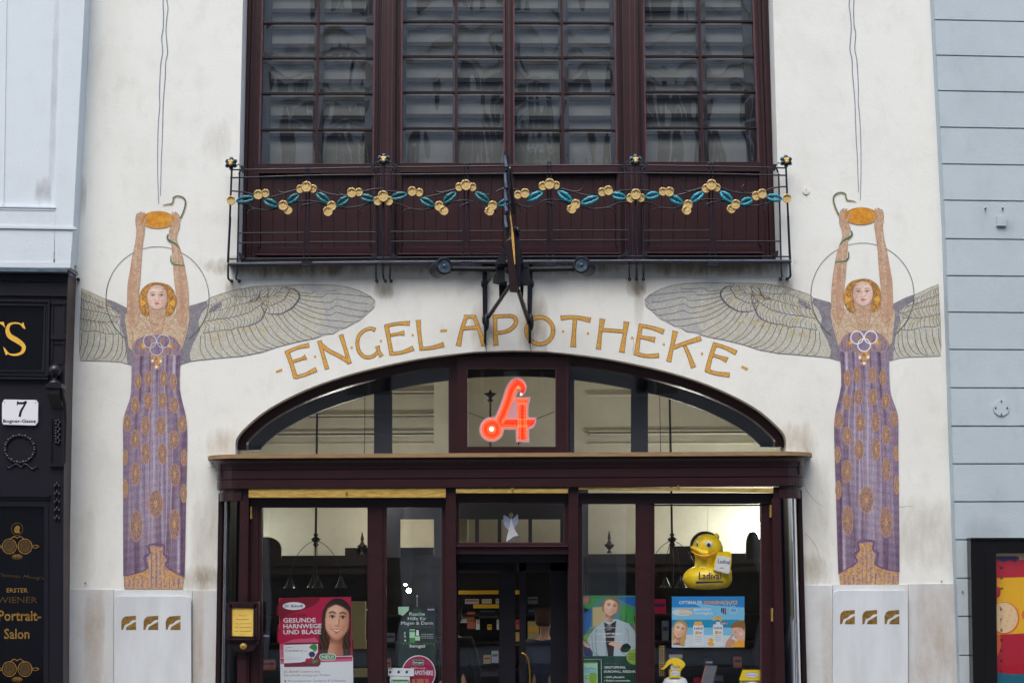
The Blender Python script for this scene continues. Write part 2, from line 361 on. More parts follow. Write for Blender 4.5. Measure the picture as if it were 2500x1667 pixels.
def paint_mat(name, rough, cell=None):
    m = bpy.data.materials.new(name); m.use_nodes = True; MATS[name] = m; t = m.node_tree; N = t.nodes; L = t.links; p = N['Principled BSDF']
    p.inputs['Roughness'].default_value = rough; a = N.new('ShaderNodeVertexColor'); a.layer_name = 'print'; last = a.outputs[0]
    if cell:
        g = N.new('ShaderNodeNewGeometry'); vo = N.new('ShaderNodeTexVoronoi'); vo.inputs['Scale'].default_value = cell[0]; vo.inputs['Randomness'].default_value = 0.5; L.new(g.outputs['Position'], vo.inputs['Vector'])
        h = N.new('ShaderNodeSeparateColor'); L.new(vo.outputs['Color'], h.inputs[0]); r = N.new('ShaderNodeMapRange'); r.inputs['To Min'].default_value = 1-cell[1]; r.inputs['To Max'].default_value = 1+cell[1]; L.new(h.outputs[0], r.inputs[0])
        x = N.new('ShaderNodeVectorMath'); x.operation = 'SCALE'; L.new(last, x.inputs[0]); L.new(r.outputs[0], x.inputs['Scale']); last = x.outputs[0]
    L.new(last, p.inputs['Base Color']); return m
paint_mat('printed_paper', 0.4); paint_mat('printed_tesserae', 0.55, (120, 0.2))
def raster(name, parent, maps, nu, nv, fn, Y, mt, lay, mirror=False):
    """a printed or tiled picture: fine grid whose vertices carry the picture's colours; fn(u, v) -> sRGB or None outside; maps(u, v) -> photo pixel"""
    cols = {}; idx = {}; vs = []; fs = []
    for j in range(nv+1):
        for i in range(nu+1):
            c = fn(i/nu, j/nv)
            if c is not None: cols[(i, j)] = c
    for j in range(nv):
        for i in range(nu):
            q = ((i, j), (i+1, j), (i+1, j+1), (i, j+1))
            if all(k in cols for k in q):
                for k in q:
                    if k not in idx: idx[k] = len(vs); vs.append(U(*maps(k[0]/nu, k[1]/nv), Y-0.00015*lay))
                fs.append(tuple(idx[k] for k in q))
    if mirror:
        for v in vs: v.x = 2*XC - v.x
    rt = parent
    while rt.parent: rt = rt.parent
    me = bpy.data.meshes.new(name); me.from_pydata([v-Vector(rt.location) for v in vs], [], fs); me.materials.append(MATS[mt])
    ca = me.color_attributes.new('print', 'FLOAT_COLOR', 'POINT')
    for k, n in idx.items(): ca.data[n].color = (*srgb(*[max(0, min(255, x)) for x in cols[k]]), 1)
    o = bpy.data.objects.new(name, me); COL.objects.link(o); o.parent = parent; return o
def ss(a, b, x):
    t = max(0.0, min(1.0, (x-a)/(b-a))); return t*t*(3-2*t)
def mixc(a, b, t): return tuple(x+(y-x)*t for x, y in zip(a, b))
def gs(x, y, cx, cy, rx, ry): return math.exp(-(((x-cx)/rx)**2+((y-cy)/ry)**2))
def face_fn(x, y, skin, shade, hair, hair2, smile=1.0, long_=True, look=0.0, bob=False):
    """colour of a frontal head portrait at (x, y): face half width .85, chin at y=1.1, crown at -1.25"""
    fw = .86*(1-.30*ss(.35, 1.15, y))*(1-.10*ss(-.3, -.95, y)); fy = (y+.02)/1.12; fr = (abs(x/fw)**2.3+abs(fy)**2.4)**(1/2.3)
    hl = -.62-.25*math.cos(x*1.6)+.18*abs(x+.15)                      # hairline
    st = .5+.5*math.sin(x*23+3*math.sin(y*2.3)+1.5*math.sin(y*5+x*3)); hc = mixc(hair, hair2, .55*st*ss(-1.3, 1.2, y)+.25*gs(x, y, -.5, -.8, .4, .3))
    hw = 1.12+(.16*ss(0, 1.6, y) if long_ else -.1*ss(0, .8, y)); hr = (x/hw)**2+((y+.12)/1.16)**2
    inh = (hr < 1 and y < .3) or (long_ and abs(x) < hw-.04*math.sin(y*6) and 0 <= y < 2.0)
    if not long_ and .2 < y < .75 and abs(x) < 1.0: inh = True
    if fr < 1.03 and y > hl-.06:
        c = mixc(skin, shade, .55*ss(-.1, .95, x)+.25*ss(.55, 1.1, y)+.35*ss(.80, 1.0, fr))
        c = mixc(c, (255, 236, 220), .30*gs(x, y, -.15, -.55, .45, .25)+.35*gs(x, y, .0+look*.1, .08, .07, .25)+.25*gs(x, y, -.45, .25, .25, .2))
        c = mixc(c, (214, 120, 104), .28*gs(x, y, -.5, .32, .25, .2)+.28*gs(x, y, .5, .32, .22, .2))
        c = mixc(c, shade, .55*gs(x, y, .13+look*.1, .08, .07, .25)+.7*gs(x, y, look*.1, .30, .16, .05)+.35*gs(x, y, -.38, -.22, .24, .13)+.40*gs(x, y, .40, -.22, .24, .13))
        for e in (-.36, .38):
            e += look*.08; dx = x-e; top = -.22-.07*math.cos(dx*7)
            if abs(dx) < .22:
                wv = (1-(dx/.22)**2); c = mixc(c, (226, 214, 208), .85*(1-ss(.035, .065, abs(y+.19)/max(.2, wv)))*1.0); c = mixc(c, (46, 30, 26), 1-ss(.07, .10, math.hypot(dx-.01, (y+.19)*1.1)))
                c = mixc(c, (40, 26, 24), .85*gs(0, y, 0, top+.02, 1, .032))
            if abs(dx) < .30: c = mixc(c, hair, .85*gs(0, y, 0, -.42-.05*math.cos(dx*5)+.05*abs(dx)/.3, 1, .045)*(1-ss(.20, .30, abs(dx))))
        my = .53-.10*smile*(abs(x)/.36)**2; mw = .34 if smile else .24
        if abs(x-look*.06) < mw:
            t = 1-((x-look*.06)/mw)**2; c = mixc(c, (178, 78, 74), (1-ss(.05, .09, abs(y-my-.05*smile)/max(.25, t)*.62))*.9)
            if smile: c = mixc(c, (240, 236, 230), (1-ss(.03, .055, abs(y-my-.035)/max(.3, t)))*(1-ss(mw*.72, mw*.9, abs(x))))
            else: c = mixc(c, (110, 60, 58), .7*gs(0, y, 0, my, 1, .016))
        c = mixc(c, shade, .35*smile*(gs(x, y, -.44, .45, .05, .18)+gs(x, y, .46, .45, .05, .18))+.4*gs(x, y, 0, .76, .2, .04))
        if fr > .97 or y < hl: c = mixc(c, hc if y < .5 else shade, .55)
        return c
    if abs(x) < .46+.1*ss(1.3, 1.9, y) and .6 < y < 2.0:
        c = mixc(skin, shade, .35+.6*ss(-.3, .4, x)); return mixc(c, mixc(shade, (60, 30, 24), .4), .8*(1-ss(1.0, 1.45, y)))
    if inh: return hc
    return None
def portrait(name, parent, Kf, cx, cy, w_, h_, rot, Y, lay, n=70, box=(-1.4, 1.4, -1.35, 2.0), clip=None, **kw):
    c, s_ = math.cos(R(rot)), math.sin(R(rot)); x0, x1, y0, y1 = box
    def mp(u, v):
        x, y = lerp(x0, x1, u)*w_, lerp(y0, y1, v)*h_; return Kf((cx+x*c-y*s_, cy+x*s_+y*c))[0]
    def fn(u, v):
        if clip and not clip(*mp(u, v)): return None
        return face_fn(lerp(x0, x1, u), lerp(y0, y1, v), **kw)
    return raster(name, parent, mp, n, int(n*(y1-y0)/(x1-x0)), fn, Y, 'printed_paper', lay)
GZ = -0.45                         # pavement level
def L2(a, b, y, ya=0.0, yb=400.0): return lerp(a, b, (y-ya)/(yb-ya))   # x of a slanted edge at height y

# ================================================================ setting
m = MB(); m.box(-40, 40, -26, 8, GZ-0.3, GZ, 'road_stone') if 0 else None
mat('paving', (0.20, 0.19, 0.18), 0.8, (0.14, 0.135, 0.13), scale=3, bump=0.3, bscale=20)
mat('asphalt', (0.06, 0.06, 0.062), 0.85, (0.045, 0.045, 0.047), scale=6, bump=0.4, bscale=80)
m = MB(); m.box(-60, 60, -30, 20, GZ-0.6, GZ-0.14, 'asphalt'); m.build('road', kind='structure')
m = MB(); m.box(-60, 60, -4.2, 0.02, GZ-0.3, GZ, 'paving'); m.build('pavement', kind='structure')
m = MB(); m.box(-60, 60, -23, -18.5, GZ-0.3, GZ, 'paving'); m.build('pavement', kind='structure')

YT = -460
# ---------------------------------------------------------------- apothecary building
apo = thing('apothecary_building', 'cream rendered apothecary house with large dark red upper windows and arched shop opening', 'building', (XC, 0.1, GZ))
archL = sm(B8((45, 780), (50, 700), (110, 620), (250, 500), (450, 385), (700, 280), (1000, 190), (1400, 105), (1800, 55)), 5) + [(1254, 855)]
def mir(px, Y=0.0):
    """mirror a photo pixel about the facade axis, in the plane Y"""
    p = U(px[0], px[1], Y); p.x = 2*XC - p.x; d = RM.transposed() @ (p - CAM); return (1250 - FPX*d.x/d.z, 833.5 + FPX*d.y/d.z)
archR = [mir(p) for p in archL[:-1]][::-1]
arch = archL + archR
yS = arch[-1][1]
m = MB()
m.prism([(150, YT), (595, YT), (593, 0), (583, 460), (579, 648), (150, 648)], 0, 0.36, 'render_cream')
m.prism([(1885, YT), (2345, YT), (2345, 641), (1906, 641), (1900, 460), (1887, 0)], 0, 0.36, 'render_cream')
m.prism([(150, 648), (579, 648), (1906, 641), (arch[-1][0], 641.3)] + arch[::-1] + [(arch[0][0], 1445), (150, 1445)], 0, 0.36, 'render_cream')
m.prism([(1906, 641), (2345, 641), (2345, 1430), (arch[-1][0]+2, 1430), arch[-1], (arch[-1][0], 641.3)], 0, 0.36, 'render_cream')
m.box(-4.6, 4.9, 0.0, 0.36, U(1250, YT).z+.01, 16, 'render_cream')
for pts in (((1546, 826), (1548, 842), (1545, 856), (1547, 870)), ((1958, 1150), (1966, 1190), (1990, 1222), (2010, 1236)), ((545, 1128), (520, 1140), (505, 1141)), ((2150, 1240), (2190, 1238), (2230, 1234)), ((1965, 1300), (1990, 1330), (2005, 1372))): m.ribbon(sm(list(pts), 5), [.7, 1.1, .5], 0, 'arch_edge', 3)
m.build('wall', apo)
m = MB()
m = None
for x0, x1, y in ((150, 277, 1439), (278, 469, 1440), (470, 570, 1441), (1925, 2032, 1429), (2033, 2217, 1427), (2218, 2345, 1425)):
    m = MB(); m.prism([(x0, y), (x1, y-0.6), (x1, 1760), (x0, 1760)], -0.014 if x0 not in (278, 2033) else -.010, 0.02, 'marble'); m.build('marble_slab', apo)
for x0, x1, y0 in ((279, 466, 1455), (2034, 2216, 1441)):
    m = MB(); m.prism([(x0, y0+12), (x0+3, y0+4), (x0+12, y0), (x1-12, y0), (x1-3, y0+4), (x1, y0+12), (x1+1, 1760), (x0-1, 1760)], -0.06, 0.0, 'marble_white')
    pd = m.build('pedestal', apo)
    for i in range(3):
        ox = x0 + 17 + i*54.3; oy = y0 + 48; s = 36/75
        m = MB()
        m.sheet([(ox, oy+34), (ox, oy+14), (ox+3, oy+6), (ox+9, oy+1), (ox+36, oy-1), (ox+36, oy+9)] + sm([(ox+36, oy+9), (ox+26, oy+11), (ox+18, oy+18), (ox+9, oy+22), (ox+5, oy+33)], 4), -0.060, 'gold_dim', 2)
        m.sheet(sm([(ox+11, oy+34), (ox+14, oy+26), (ox+24, oy+20), (ox+36, oy+13)], 4) + [(ox+36, oy+34)], -0.060, 'gold_dim', 2)
        m.build('gilt_leaf', pd)

# upper window: main frame and mullions
XL = lambda y: L2(604.6, 594.5, y); XRr = lambda y: L2(1875.4, 1888.5, y)
cas = [dict(l=(641.8, 633.5), r=(914, 909.7), c=(776.7, 770.7), ys=(55.6, 141, 227.7, 316.4), b=401),
       dict(l=(982.6, 980), r=(1229.6, 1231), c=(1113, 1113), ys=(52, 137, 224.7, 312.5), b=399),
       dict(l=(1254.9, 1255), r=(1499.8, 1505), c=(1370, 1375.4), ys=(55, 140, 227.7, 317), b=402),
       dict(l=(1572, 1577.7), r=(1838, 1852), c=(1705.8, 1715.6), ys=(52, 137, 223.8, 311.6), b=396.5)]
def strip(mb, a, b, y0, y1, Y0, Y1, mt):
    """upright member between slanted edges a and b (functions of y)"""
    mb.prism([(a(y0), y0), (b(y0), y0), (b(y1), y1), (a(y1), y1)], Y0, Y1, mt)
E = lambda p, d=0.0: (lambda y: L2(p[0], p[1], y) + d)
m = MB()
pil = [((604.6-6, 594.5-6), cas[0]['l']), (cas[0]['r'], cas[1]['l']), (cas[1]['r'], cas[2]['l']), (cas[2]['r'], cas[3]['l']), (cas[3]['r'], (1875.4+6, 1888.5+6))]
for i, (a, b) in enumerate(pil):
    strip(m, E(a), E(b), YT, 646, 0.30, 0.42, 'maroon_wood')
    wd = b[0]-a[0]
    if i in (0, 4):
        if i == 0: offs = ((8, 15, .262), (18, 24, .28), (30, 34, .285))
        else: offs = ((3, 8, .285), (12, 18, .28), (21, 29, .262))
        for o0, o1, y in offs: strip(m, E(a, o0), E(a, o1), YT, 640, y, .30, 'maroon_wood')
        for o in ((15.5, 24.5, 34.5) if i == 0 else (2, 11, 20)): strip(m, E(a, o), E(a, o+1.3), YT, 640, .296, .30, 'maroon_lit_edge')
    elif wd > 40:
        strip(m, E(a, 18), E(b, -16), YT, 640, .25, .30, 'maroon_wood')
        strip(m, E(a, 22), E(b, -20), YT, 640, .24, .25, 'maroon_wood')
        for o in (8, 14): strip(m, E(a, o), E(a, o+3), YT, 640, .28, .30, 'maroon_dark'); strip(m, E(b, -o-3), E(b, -o), YT, 640, .28, .30, 'maroon_dark')
        for o in (4, 19.5, wd/2, wd-24, wd-6): strip(m, E(a, o), E(a, o+1.2), YT, 640, .238 if 19 < o < wd-19 else .296, .30, 'maroon_lit_edge')
    else:
        strip(m, E(a, 6), E(b, -6), YT, 640, .27, .30, 'maroon_wood'); strip(m, E(a, 12), E(a, 13.2), YT, 640, .268, .30, 'maroon_lit_edge')
m.rect(588, 634, 1898, 652, 0.20, 0.36, 'maroon_dark')
m.build('window_frame', apo)
for ci, c in enumerate(cas):
    l, r, b = E(c['l']), E(c['r']), c['b']
    m = MB(); cx = E(c['c'])
    strip(m, E(c['l'], -3), E(c['l'], 1.2), YT, b, .275, .34, 'maroon_lit_edge'); strip(m, E(c['r'], -1.2), E(c['r'], 3), YT, b, .275, .34, 'maroon_lit_edge')
    strip(m, E(c['c'], -2.6), E(c['c'], 2.6), YT, b, .29, .33, 'maroon_wood'); strip(m, E(c['c'], 2.6), E(c['c'], 3.7), YT, b, .295, .33, 'maroon_lit_edge')
    for y in (-376, -290, -203, -117, -30) + c['ys']:
        for q0, q1 in ((E(c['l'], 1.2), E(c['c'], -2.6)), (E(c['c'], 3.7), E(c['r'], -1.2))):
            m.prism([(q0(y), y-2.2), (q1(y), y-1.6), (q1(y), y+2.2), (q0(y), y+1.6)], .285, .335, 'maroon_dark')  # bars darker than the uprights: underside shade put into the colour
            m.prism([(q0(y), y+2.4), (q1(y), y+3.2), (q1(y), y+4), (q0(y), y+3.2)], .31, .335, 'maroon_wood')
    m.prism([(l(b)-3, b), (r(b)+3, b+.5), (r(b)+3, b+22), (l(b)-3, b+22)], .262, .34, 'maroon_wood')
    m.prism([(l(b), b-1.4), (r(b), b-.9), (r(b), b+.5), (l(b), b)], .258, .34, 'maroon_lit_edge')
    win = m.build('window', apo)
    m = MB()
    ys = (YT, -376, -290, -203, -117, -30) + c['ys'] + (b,)
    for i in range(len(ys)-1):                       # every light is its own sheet of old drawn glass, none quite in plane
        for q0, q1 in ((l, cx), (cx, r)):
            t1, t2 = random.uniform(-.004, .004), random.uniform(-.004, .004)
            p = [U(q0(ys[i]), ys[i], .32+t1), U(q1(ys[i]), ys[i], .32-t1), U(q1(ys[i+1]), ys[i+1], .32-t1+t2), U(q0(ys[i+1]), ys[i+1], .32+t1+t2)]
            m.face(p, 'glass_up')
    m.build('pane', win)
    m = MB(); cl = l; w_ = c['r'][0]-c['l'][0]
    il = {0: (22, 20), 1: (10, 0), 2: (0, 12), 3: (0, 27)}[ci]
    strip(m, E(c['l'], -25), E(c['l'], il[0]), YT, 420, .50, .55, 'inner_dark'); strip(m, E(c['r'], -il[1]), E(c['r'], 25), YT, 420, .50, .55, 'inner_dark')
    strip(m, E(c['c'], -8), E(c['c'], 15 if ci != 1 else 4), YT, 420, .50, .55, 'inner_dark')
    for y in (-376, -290, -203, -117, -30) + c['ys'] + (b+86,):
        m.prism([(l(y), y+9), (r(y), y+9), (r(y), y+17), (l(y), y+17)], .51, .55, 'maroon_dark')  # dark slat stands in for the shadow just below each outer bar
        m.prism([(l(y), y-34), (r(y), y-34), (r(y), y-24), (l(y), y-24)], .52, .55, 'inner_dark')
    m.build('inner_window', win)
    m = MB(); m.prism([(l(YT)-30, YT), (r(YT)+30, YT), (r(430)+30, 430), (l(430)-30, 430)], .565, .60, 'blind'); m.build('blind', win)
# boarded wood panels below the casements
for ci, (xa, xb) in enumerate(((637, 904), (983, 1227), (1259, 1502), (1585, 1851))):
    yb_ = 604 - ci*1.5
    m = MB(); m.rect(xa-14, 422, xb+14, 646, .34, .38, 'maroon_dark')
    n = 9; st = (xb-xa)/n
    for i in range(n):
        x = xa + i*st; m.rect(x+.7, 427, x+st-.7, yb_, .325, .34, 'maroon_wood', 'maroon_lit_edge')
    m.rect(xa-10, yb_+1, xb+10, yb_+14, .315, .34, 'maroon_wood'); m.rect(xa, yb_, xb, yb_+1.2, .318, .34, 'maroon_lit_edge')
    m.prism([(xa-14, yb_+15), (xb+14, yb_+15), (xb+14, yb_+18.5), (xa-14, yb_+18.5)], .28, .36, 'maroon_lit_edge')
    m.rect(xa-12, 422, xa-2, yb_, .305, .34, 'maroon_wood'); m.rect(xb+2, 422, xb+12, yb_, .305, .34, 'maroon_wood')
    m.build('wood_panel', apo)
m = MB(); m.prism([(556, 641), (1932, 633), (1932, 636.5), (556, 644.5)], -0.16, .30, 'zinc'); m.prism([(557, 644.5), (1931, 636.5), (1931, 638.5), (557, 646.5)], -.11, .02, 'iron')
m.build('window_sill', apo)

# pharmacy interior (part of the house)
m = MB(); RL, RRt = -3.3, 3.3
m.box(RL-.1, RL, .36, 4.6, GZ, 4.5, 'interior_wall'); m.box(RRt, RRt+.1, .36, 4.6, GZ, 4.5, 'interior_wall'); m.box(RL, RRt, 4.5, 4.6, GZ, 4.5, 'interior_wall')
for y, h, o in ((955, 3, .10), (962, 2, .06), (1012, 3, .12), (1018, 2, .08), (1052, 6, .10), (1062, 3, .16), (1080, 3, .05)):
    z = U(900, y, 4.4).z; m.box(RL, -0.95, 4.5-o, 4.5, z-h*.005, z, 'interior_wall')
for y, h, o in ((962, 3, .10), (1050, 4, .12), (1058, 3, .16), (1080, 3, .06)):
    z = U(1600, y, 4.4).z; m.box(.95, RRt, 4.5-o, 4.5, z-h*.005, z, 'interior_wall')
m.box(-0.95, -0.55, 3.9, 4.5, 1.8, 4.5, 'interior_wall')
m.build('interior_wall', apo)
m = MB(); m.box(RL, RRt, .36, 4.6, 4.5, 4.62, 'interior_wall'); m.build('ceiling', apo)
mat('wood_floor', (0.10, 0.06, 0.035), 0.5, (0.07, 0.04, 0.025), scale=6)
m = MB(); m.box(RL, RRt, -.1, 4.6, GZ-.02, GZ+.02, 'wood_floor'); m.build('interior_floor', apo)
m = MB(); m.box(-4.4, 4.4, .75, .85, 4.7, 9, 'inner_dark'); m.build('dark_backing', apo)  # dark backing behind the blinds, in place of the unseen upper room

# ================================================================ shopfront portal
shop = thing('shopfront', 'dark red wooden shopfront with rounded corners, copper topped cornice and arched fanlight', 'shopfront', (XC, -.2, GZ))
zt = U(1250, 1108, -.45).z
pxl, pxr = U(531, 1180, -.15).x, U(1960, 1180, -.15).x
def sweep(mb, prof, mt, smooth=False):
    r0 = .26
    for k in range(len(prof)-1):
        rows = []
        for (o, z) in prof[k:k+2]:
            row = [Vector((pxl-o, .02, z))]; r = r0+o
            for i in range(0, 10):
                a = R(90*i/9); row.append(Vector((pxl+r0-r*math.cos(a), -.08-r*math.sin(a), z)))
            for i in range(0, 10):
                a = R(90-90*i/9); row.append(Vector((pxr-r0+r*math.cos(a), -.08-r*math.sin(a), z)))
            row.append(Vector((pxr+o, .02, z))); rows.append(row)
        if smooth: mb.grid([r_[:11] for r_ in rows], mt, False); mb.grid([r_[11:] for r_ in rows], mt, False)
        else: mb.grid(rows, mt, False)
zz = lambda y: U(1250, y, -.36).z
m = MB()
z0 = zz(1117)
sweep(m, [(-.3, zz(1106)), (.105, zz(1106.5))], 'copper_strip'); sweep(m, [(.105, zz(1106.5)), (.105, zz(1116))], 'copper_strip')
m.build('copper_flashing', shop)
m = MB()
sweep(m, [(.09, zz(1116)), (.088, zz(1119)), (.05, zz(1122)), (.030, zz(1127)), (.022, zz(1133)), (.020, zz(1142)), (.010, zz(1142.5)), (.010, zz(1144)), (.016, zz(1144.5)), (.016, zz(1165)), (.004, zz(1165.6)), (.004, zz(1167.4)), (.012, zz(1168)), (.012, zz(1187)), (.008, zz(1189)), (-.03, zz(1190))], 'maroon_wood')
sweep(m, [(-.03, zz(1190)), (-.03, zz(1196)), (-.015, zz(1196.5)), (-.015, zz(1218)), (-.06, zz(1219))], 'maroon_wood', True)
m.build('cornice', shop)
# curved glass corner cases
for sgn, xc in ((-1, pxl), (1, pxr)):
    m = MB(); rows = []; r = .235; cx = xc - sgn*.29
    for z in (GZ+.3, zz(1219)):
        rows.append([Vector((cx + sgn*r*math.cos(R(a)), -.08-r*math.sin(R(a)), z)) for a in range(8, 83, 6)])
    m.grid(rows, 'glass_curved')
    cg = m.build('corner_glass', shop)
    m = MB(); r = .245
    for a0, a1 in ((0, 9), (80, 100)):
        rows = [[Vector((cx + sgn*r*math.cos(R(a)), -.08-r*math.sin(R(a)), z)) for a in (a0, (a0+a1)/2, a1)] for z in (GZ+.3, zz(1219))]
        m.grid(rows, 'maroon_wood')
    rows = [[Vector((cx + sgn*(r-.10)*math.cos(R(a)), -.08-(r-.10)*math.sin(R(a)), z)) for a in range(0, 91, 10)] for z in (GZ+.3, zz(1219))]
    m.grid(rows, 'black_wood')
    m.tube([(cx + sgn*.238*math.cos(R(40)), -.085-.238*math.sin(R(40)), GZ+.3), (cx + sgn*.238*math.cos(R(40)), -.085-.238*math.sin(R(40)), zz(1219))], .005, 'zinc')
    m.build('corner_post', shop)
    m = MB(); x0, x1 = sorted((xc + sgn*.0, xc - sgn*.06)); m.box(x0, x1, -.08, .02, GZ, zz(1196), 'maroon_dark'); m.build('side_panel', shop)
YF = -.30
def bar(name, *rs, mt='maroon_wood'):
    m = MB()
    for (x0, y0, x1, y1, Y0, Y1) in rs: m.rect(x0, y0, x1, y1, Y0, Y1, mt)
    return m.build(name, shop)
bar('post', (583, 1190, 607, 1760, YF, -.05)); bar('post', (1088, 1190, 1113, 1760, YF, -.05)); bar('post', (1388, 1188, 1412, 1760, YF, -.05)); bar('post', (1888, 1188, 1912, 1760, YF, -.05))
# window frames with sashes: x0,x1 opening / glass rect list
def shopwin(x0, x1, yt, panes, bars, lab=None):
    m = MB(); m.rect(x0, yt, x1, panes[0][1], YF+.06, -.12, 'maroon_dark')
    prev = x0
    for (a, t, b) in panes:
        m.rect(prev, yt+18, a, 1760, YF+.08, -.12, 'maroon_wood'); m.rect(a-2, t-2, a, 1760, YF+.1, -.12, 'maroon_lit_edge')
        m.rect(prev+3, yt+24, a-9, 1760, YF+.065, -.2, 'maroon_wood') if a-prev > 18 else None
        m.rect(a, t-3, b, t, YF+.1, -.12, 'maroon_dark'); prev = b
    m.rect(prev, yt+18, x1, 1760, YF+.08, -.12, 'maroon_wood'); m.rect(prev, panes[-1][1], prev+1.3, 1760, YF+.079, -.12, 'maroon_lit_edge')
    for (hx, hy0, hy1) in bars: m.rect(hx, hy0, hx+3.5, hy1, YF+.03, YF+.08, 'brass')
    wd = m.build('shop_window', shop)
    for (a, t, b) in panes:
        m = MB(); m.sheet([(a-1, t-1), (b+1, t-1), (b+1, 1760), (a-1, 1760)], -.16, 'glass_shop'); m.build('pane', wd)
    return wd
shopwin(607, 1088, 1206, [(639, 1238, 897), (943, 1232, 1078)], [(611, 1236, 1266)])
shopwin(1412, 1888, 1203, [(1421, 1229, 1553), (1598, 1234, 1858)], [(1880, 1232, 1262), (1884, 1484, 1516)])
m = MB(); m.rect(607, 1192, 1088, 1214, YF-.035, YF+.06, 'brass'); m.rect(607, 1208, 1088, 1214, YF-.045, YF-.036, 'brass')
m.tpx([(846, 1200), (846, 1207)], YF-.05, 2.6, 'brass_bright'); m.build('awning_box', shop)
m = MB(); m.rect(1113, 1193, 1386, 1203, YF-.035, YF+.06, 'brass'); m.tpx([(1251, 1191), (1251, 1199)], YF-.05, 2.6, 'brass_bright'); m.build('awning_box', shop)
m = MB(); m.prism([(1413, 1188), (1888, 1192), (1888, 1201), (1413, 1193.5)], YF-.035, YF+.06, 'brass')
for i in range(12): m.tpx([(1470+i*36, 1193+i*.35), (1470+i*36, 1196+i*.35)], YF-.024, 1.3, 'brass')
m.tpx([(1656, 1184), (1656, 1192)], YF-.05, 2.6, 'brass_bright'); m.build('awning_box', shop)
# transom and door
m = MB(); m.rect(1113, 1203, 1388, 1227, YF+.06, -.12, 'maroon_dark'); m.rect(1113, 1325, 1388, 1333, YF+.02, -.12, 'maroon_wood'); m.rect(1113, 1333, 1388, 1352, YF+.05, -.12, 'maroon_wood'); m.rect(1113, 1331.5, 1388, 1333, YF+.015, -.12, 'maroon_lit_edge')
m.rect(1113, 1227, 1121, 1325, YF+.08, -.12, 'maroon_wood'); m.rect(1377, 1227, 1388, 1325, YF+.08, -.12, 'maroon_wood'); m.rect(1120, 1323.5, 1377, 1325, YF+.07, -.12, 'maroon_lit_edge')
tr = m.build('transom', shop)
m = MB(); m.sheet([(1120, 1226), (1378, 1226), (1378, 1326), (1120, 1326)], -.16, 'glass_shop'); m.build('pane', tr)
for s_, (a, b, c, d) in enumerate(((1113, 1119, 1219, 1258), (1268, 1284, 1344, 1388))):
    m = MB(); Yd = .25 if s_ else .28
    for (p, q) in ((a, b), (c, d)): m.rect(p, 1352, q, 1760, Yd, Yd+.05, 'black_wood')
    m.rect(a, 1352, d, 1392, Yd, Yd+.05, 'black_wood'); dr = m.build('door', shop)
    m = MB(); m.sheet([(b, 1392), (c, 1392), (c, 1760), (b, 1760)], Yd+.02, 'glass_shop'); m.build('pane', dr)
    if s_:
        m = MB(); m.tpx(D5((830, 1212), (870, 1230), (900, 1270), (920, 1350), (928, 1440), (930, 1640)), Yd-.08, (2.2), 'brass_bright', 8, 5); m.build('door_handle', dr)
m = MB(); m.rect(1113, 1352, 1388, 1372, -.1, .3, 'black_wood'); m.rect(1110, 1352, 1113.5, 1760, -.05, .3, 'maroon_dark'); m.rect(1387.5, 1352, 1391, 1760, -.05, .3, 'maroon_dark'); m.build('door_lining', shop)

# fanlight
def offs(path, d):
    out = []
    for i, p in enumerate(path):
        a, b = path[max(i-1, 0)], path[min(i+1, len(path)-1)]; dx, dy = b[0]-a[0], b[1]-a[1]; l = math.hypot(dx, dy)
        out.append((p[0]-dy/l*d, p[1]+dx/l*d))
    return out
def band(mb, d0, d1, Y0, Y1, mt, side=None, ycut=1112):
    a = offs(arch, d0); b = offs(arch, d1)
    for i in range(len(a)-1):
        q = [a[i], a[i+1], b[i+1], b[i]]
        if min(p[1] for p in q) > ycut: continue
        mb.prism(q, Y0, Y1, mt, side)
m = MB(); band(m, -4, 27, .15, .26, 'maroon_wood'); band(m, 27, 29, .19, .26, 'maroon_dark'); band(m, -4, 8, .13, .15, 'maroon_dark')
for x0, x1, y in ((1097, 1120, 880), (1386, 1392, 880)): m.rect(x0, y, x1, 1112, .145, .26, 'maroon_wood')
fan = m.build('fanlight', shop)
m = MB(); m.rect(1116, 874, 1390, 899, .09, .16, 'maroon_wood'); m.rect(1116, 899, 1140, 1110, .09, .16, 'maroon_wood'); m.rect(1358, 899, 1390, 1110, .09, .16, 'maroon_wood'); m.rect(1140, 1090, 1358, 1110, .09, .16, 'maroon_wood')
for q in ((1116, 872.6, 1390, 874), (1384, 874, 1385.2, 1110), (1141, 1090, 1358, 1091.2), (1140, 899, 1141.2, 1090), (1356, 899, 1358, 1090)): m.rect(*q, .085, .12, 'maroon_lit_edge')
m.build('centre_casement', fan)
m = MB(); fl = [p for p in offs(arch, 20) if p[1] < 1106]; m.sheet([(fl[0][0], 1108)] + fl + [(fl[-1][0], 1108)], .21, 'glass_fan'); m.build('pane', fan)
m = MB(); band(m, 10, 62, .62, .68, 'inner_frame', ycut=1106); m.rect(913, 900, 957, 1112, .62, .68, 'inner_frame'); m.rect(1541, 890, 1582, 1112, .62, .68, 'inner_frame')
m.rect(1095, 860, 1124, 1112, .62, .68, 'inner_frame'); m.rect(1368, 860, 1402, 1112, .62, .68, 'inner_frame'); m.rect(1110, 862, 1390, 904, .62, .68, 'inner_frame')
m.build('inner_frame', fan)
m = MB(); m.tube([(pxl, .4, zz(1111)), (pxr, .4, zz(1111))], .02, 'maroon_dark'); m.build('rail', fan)
# wooden ceiling piece closing the shopfront box between cornice and wall
m = MB(); m.box(pxl+.05, pxr-.05, -.28, .36, zz(1160), zz(1118), 'maroon_dark'); m.build('soffit', shop)

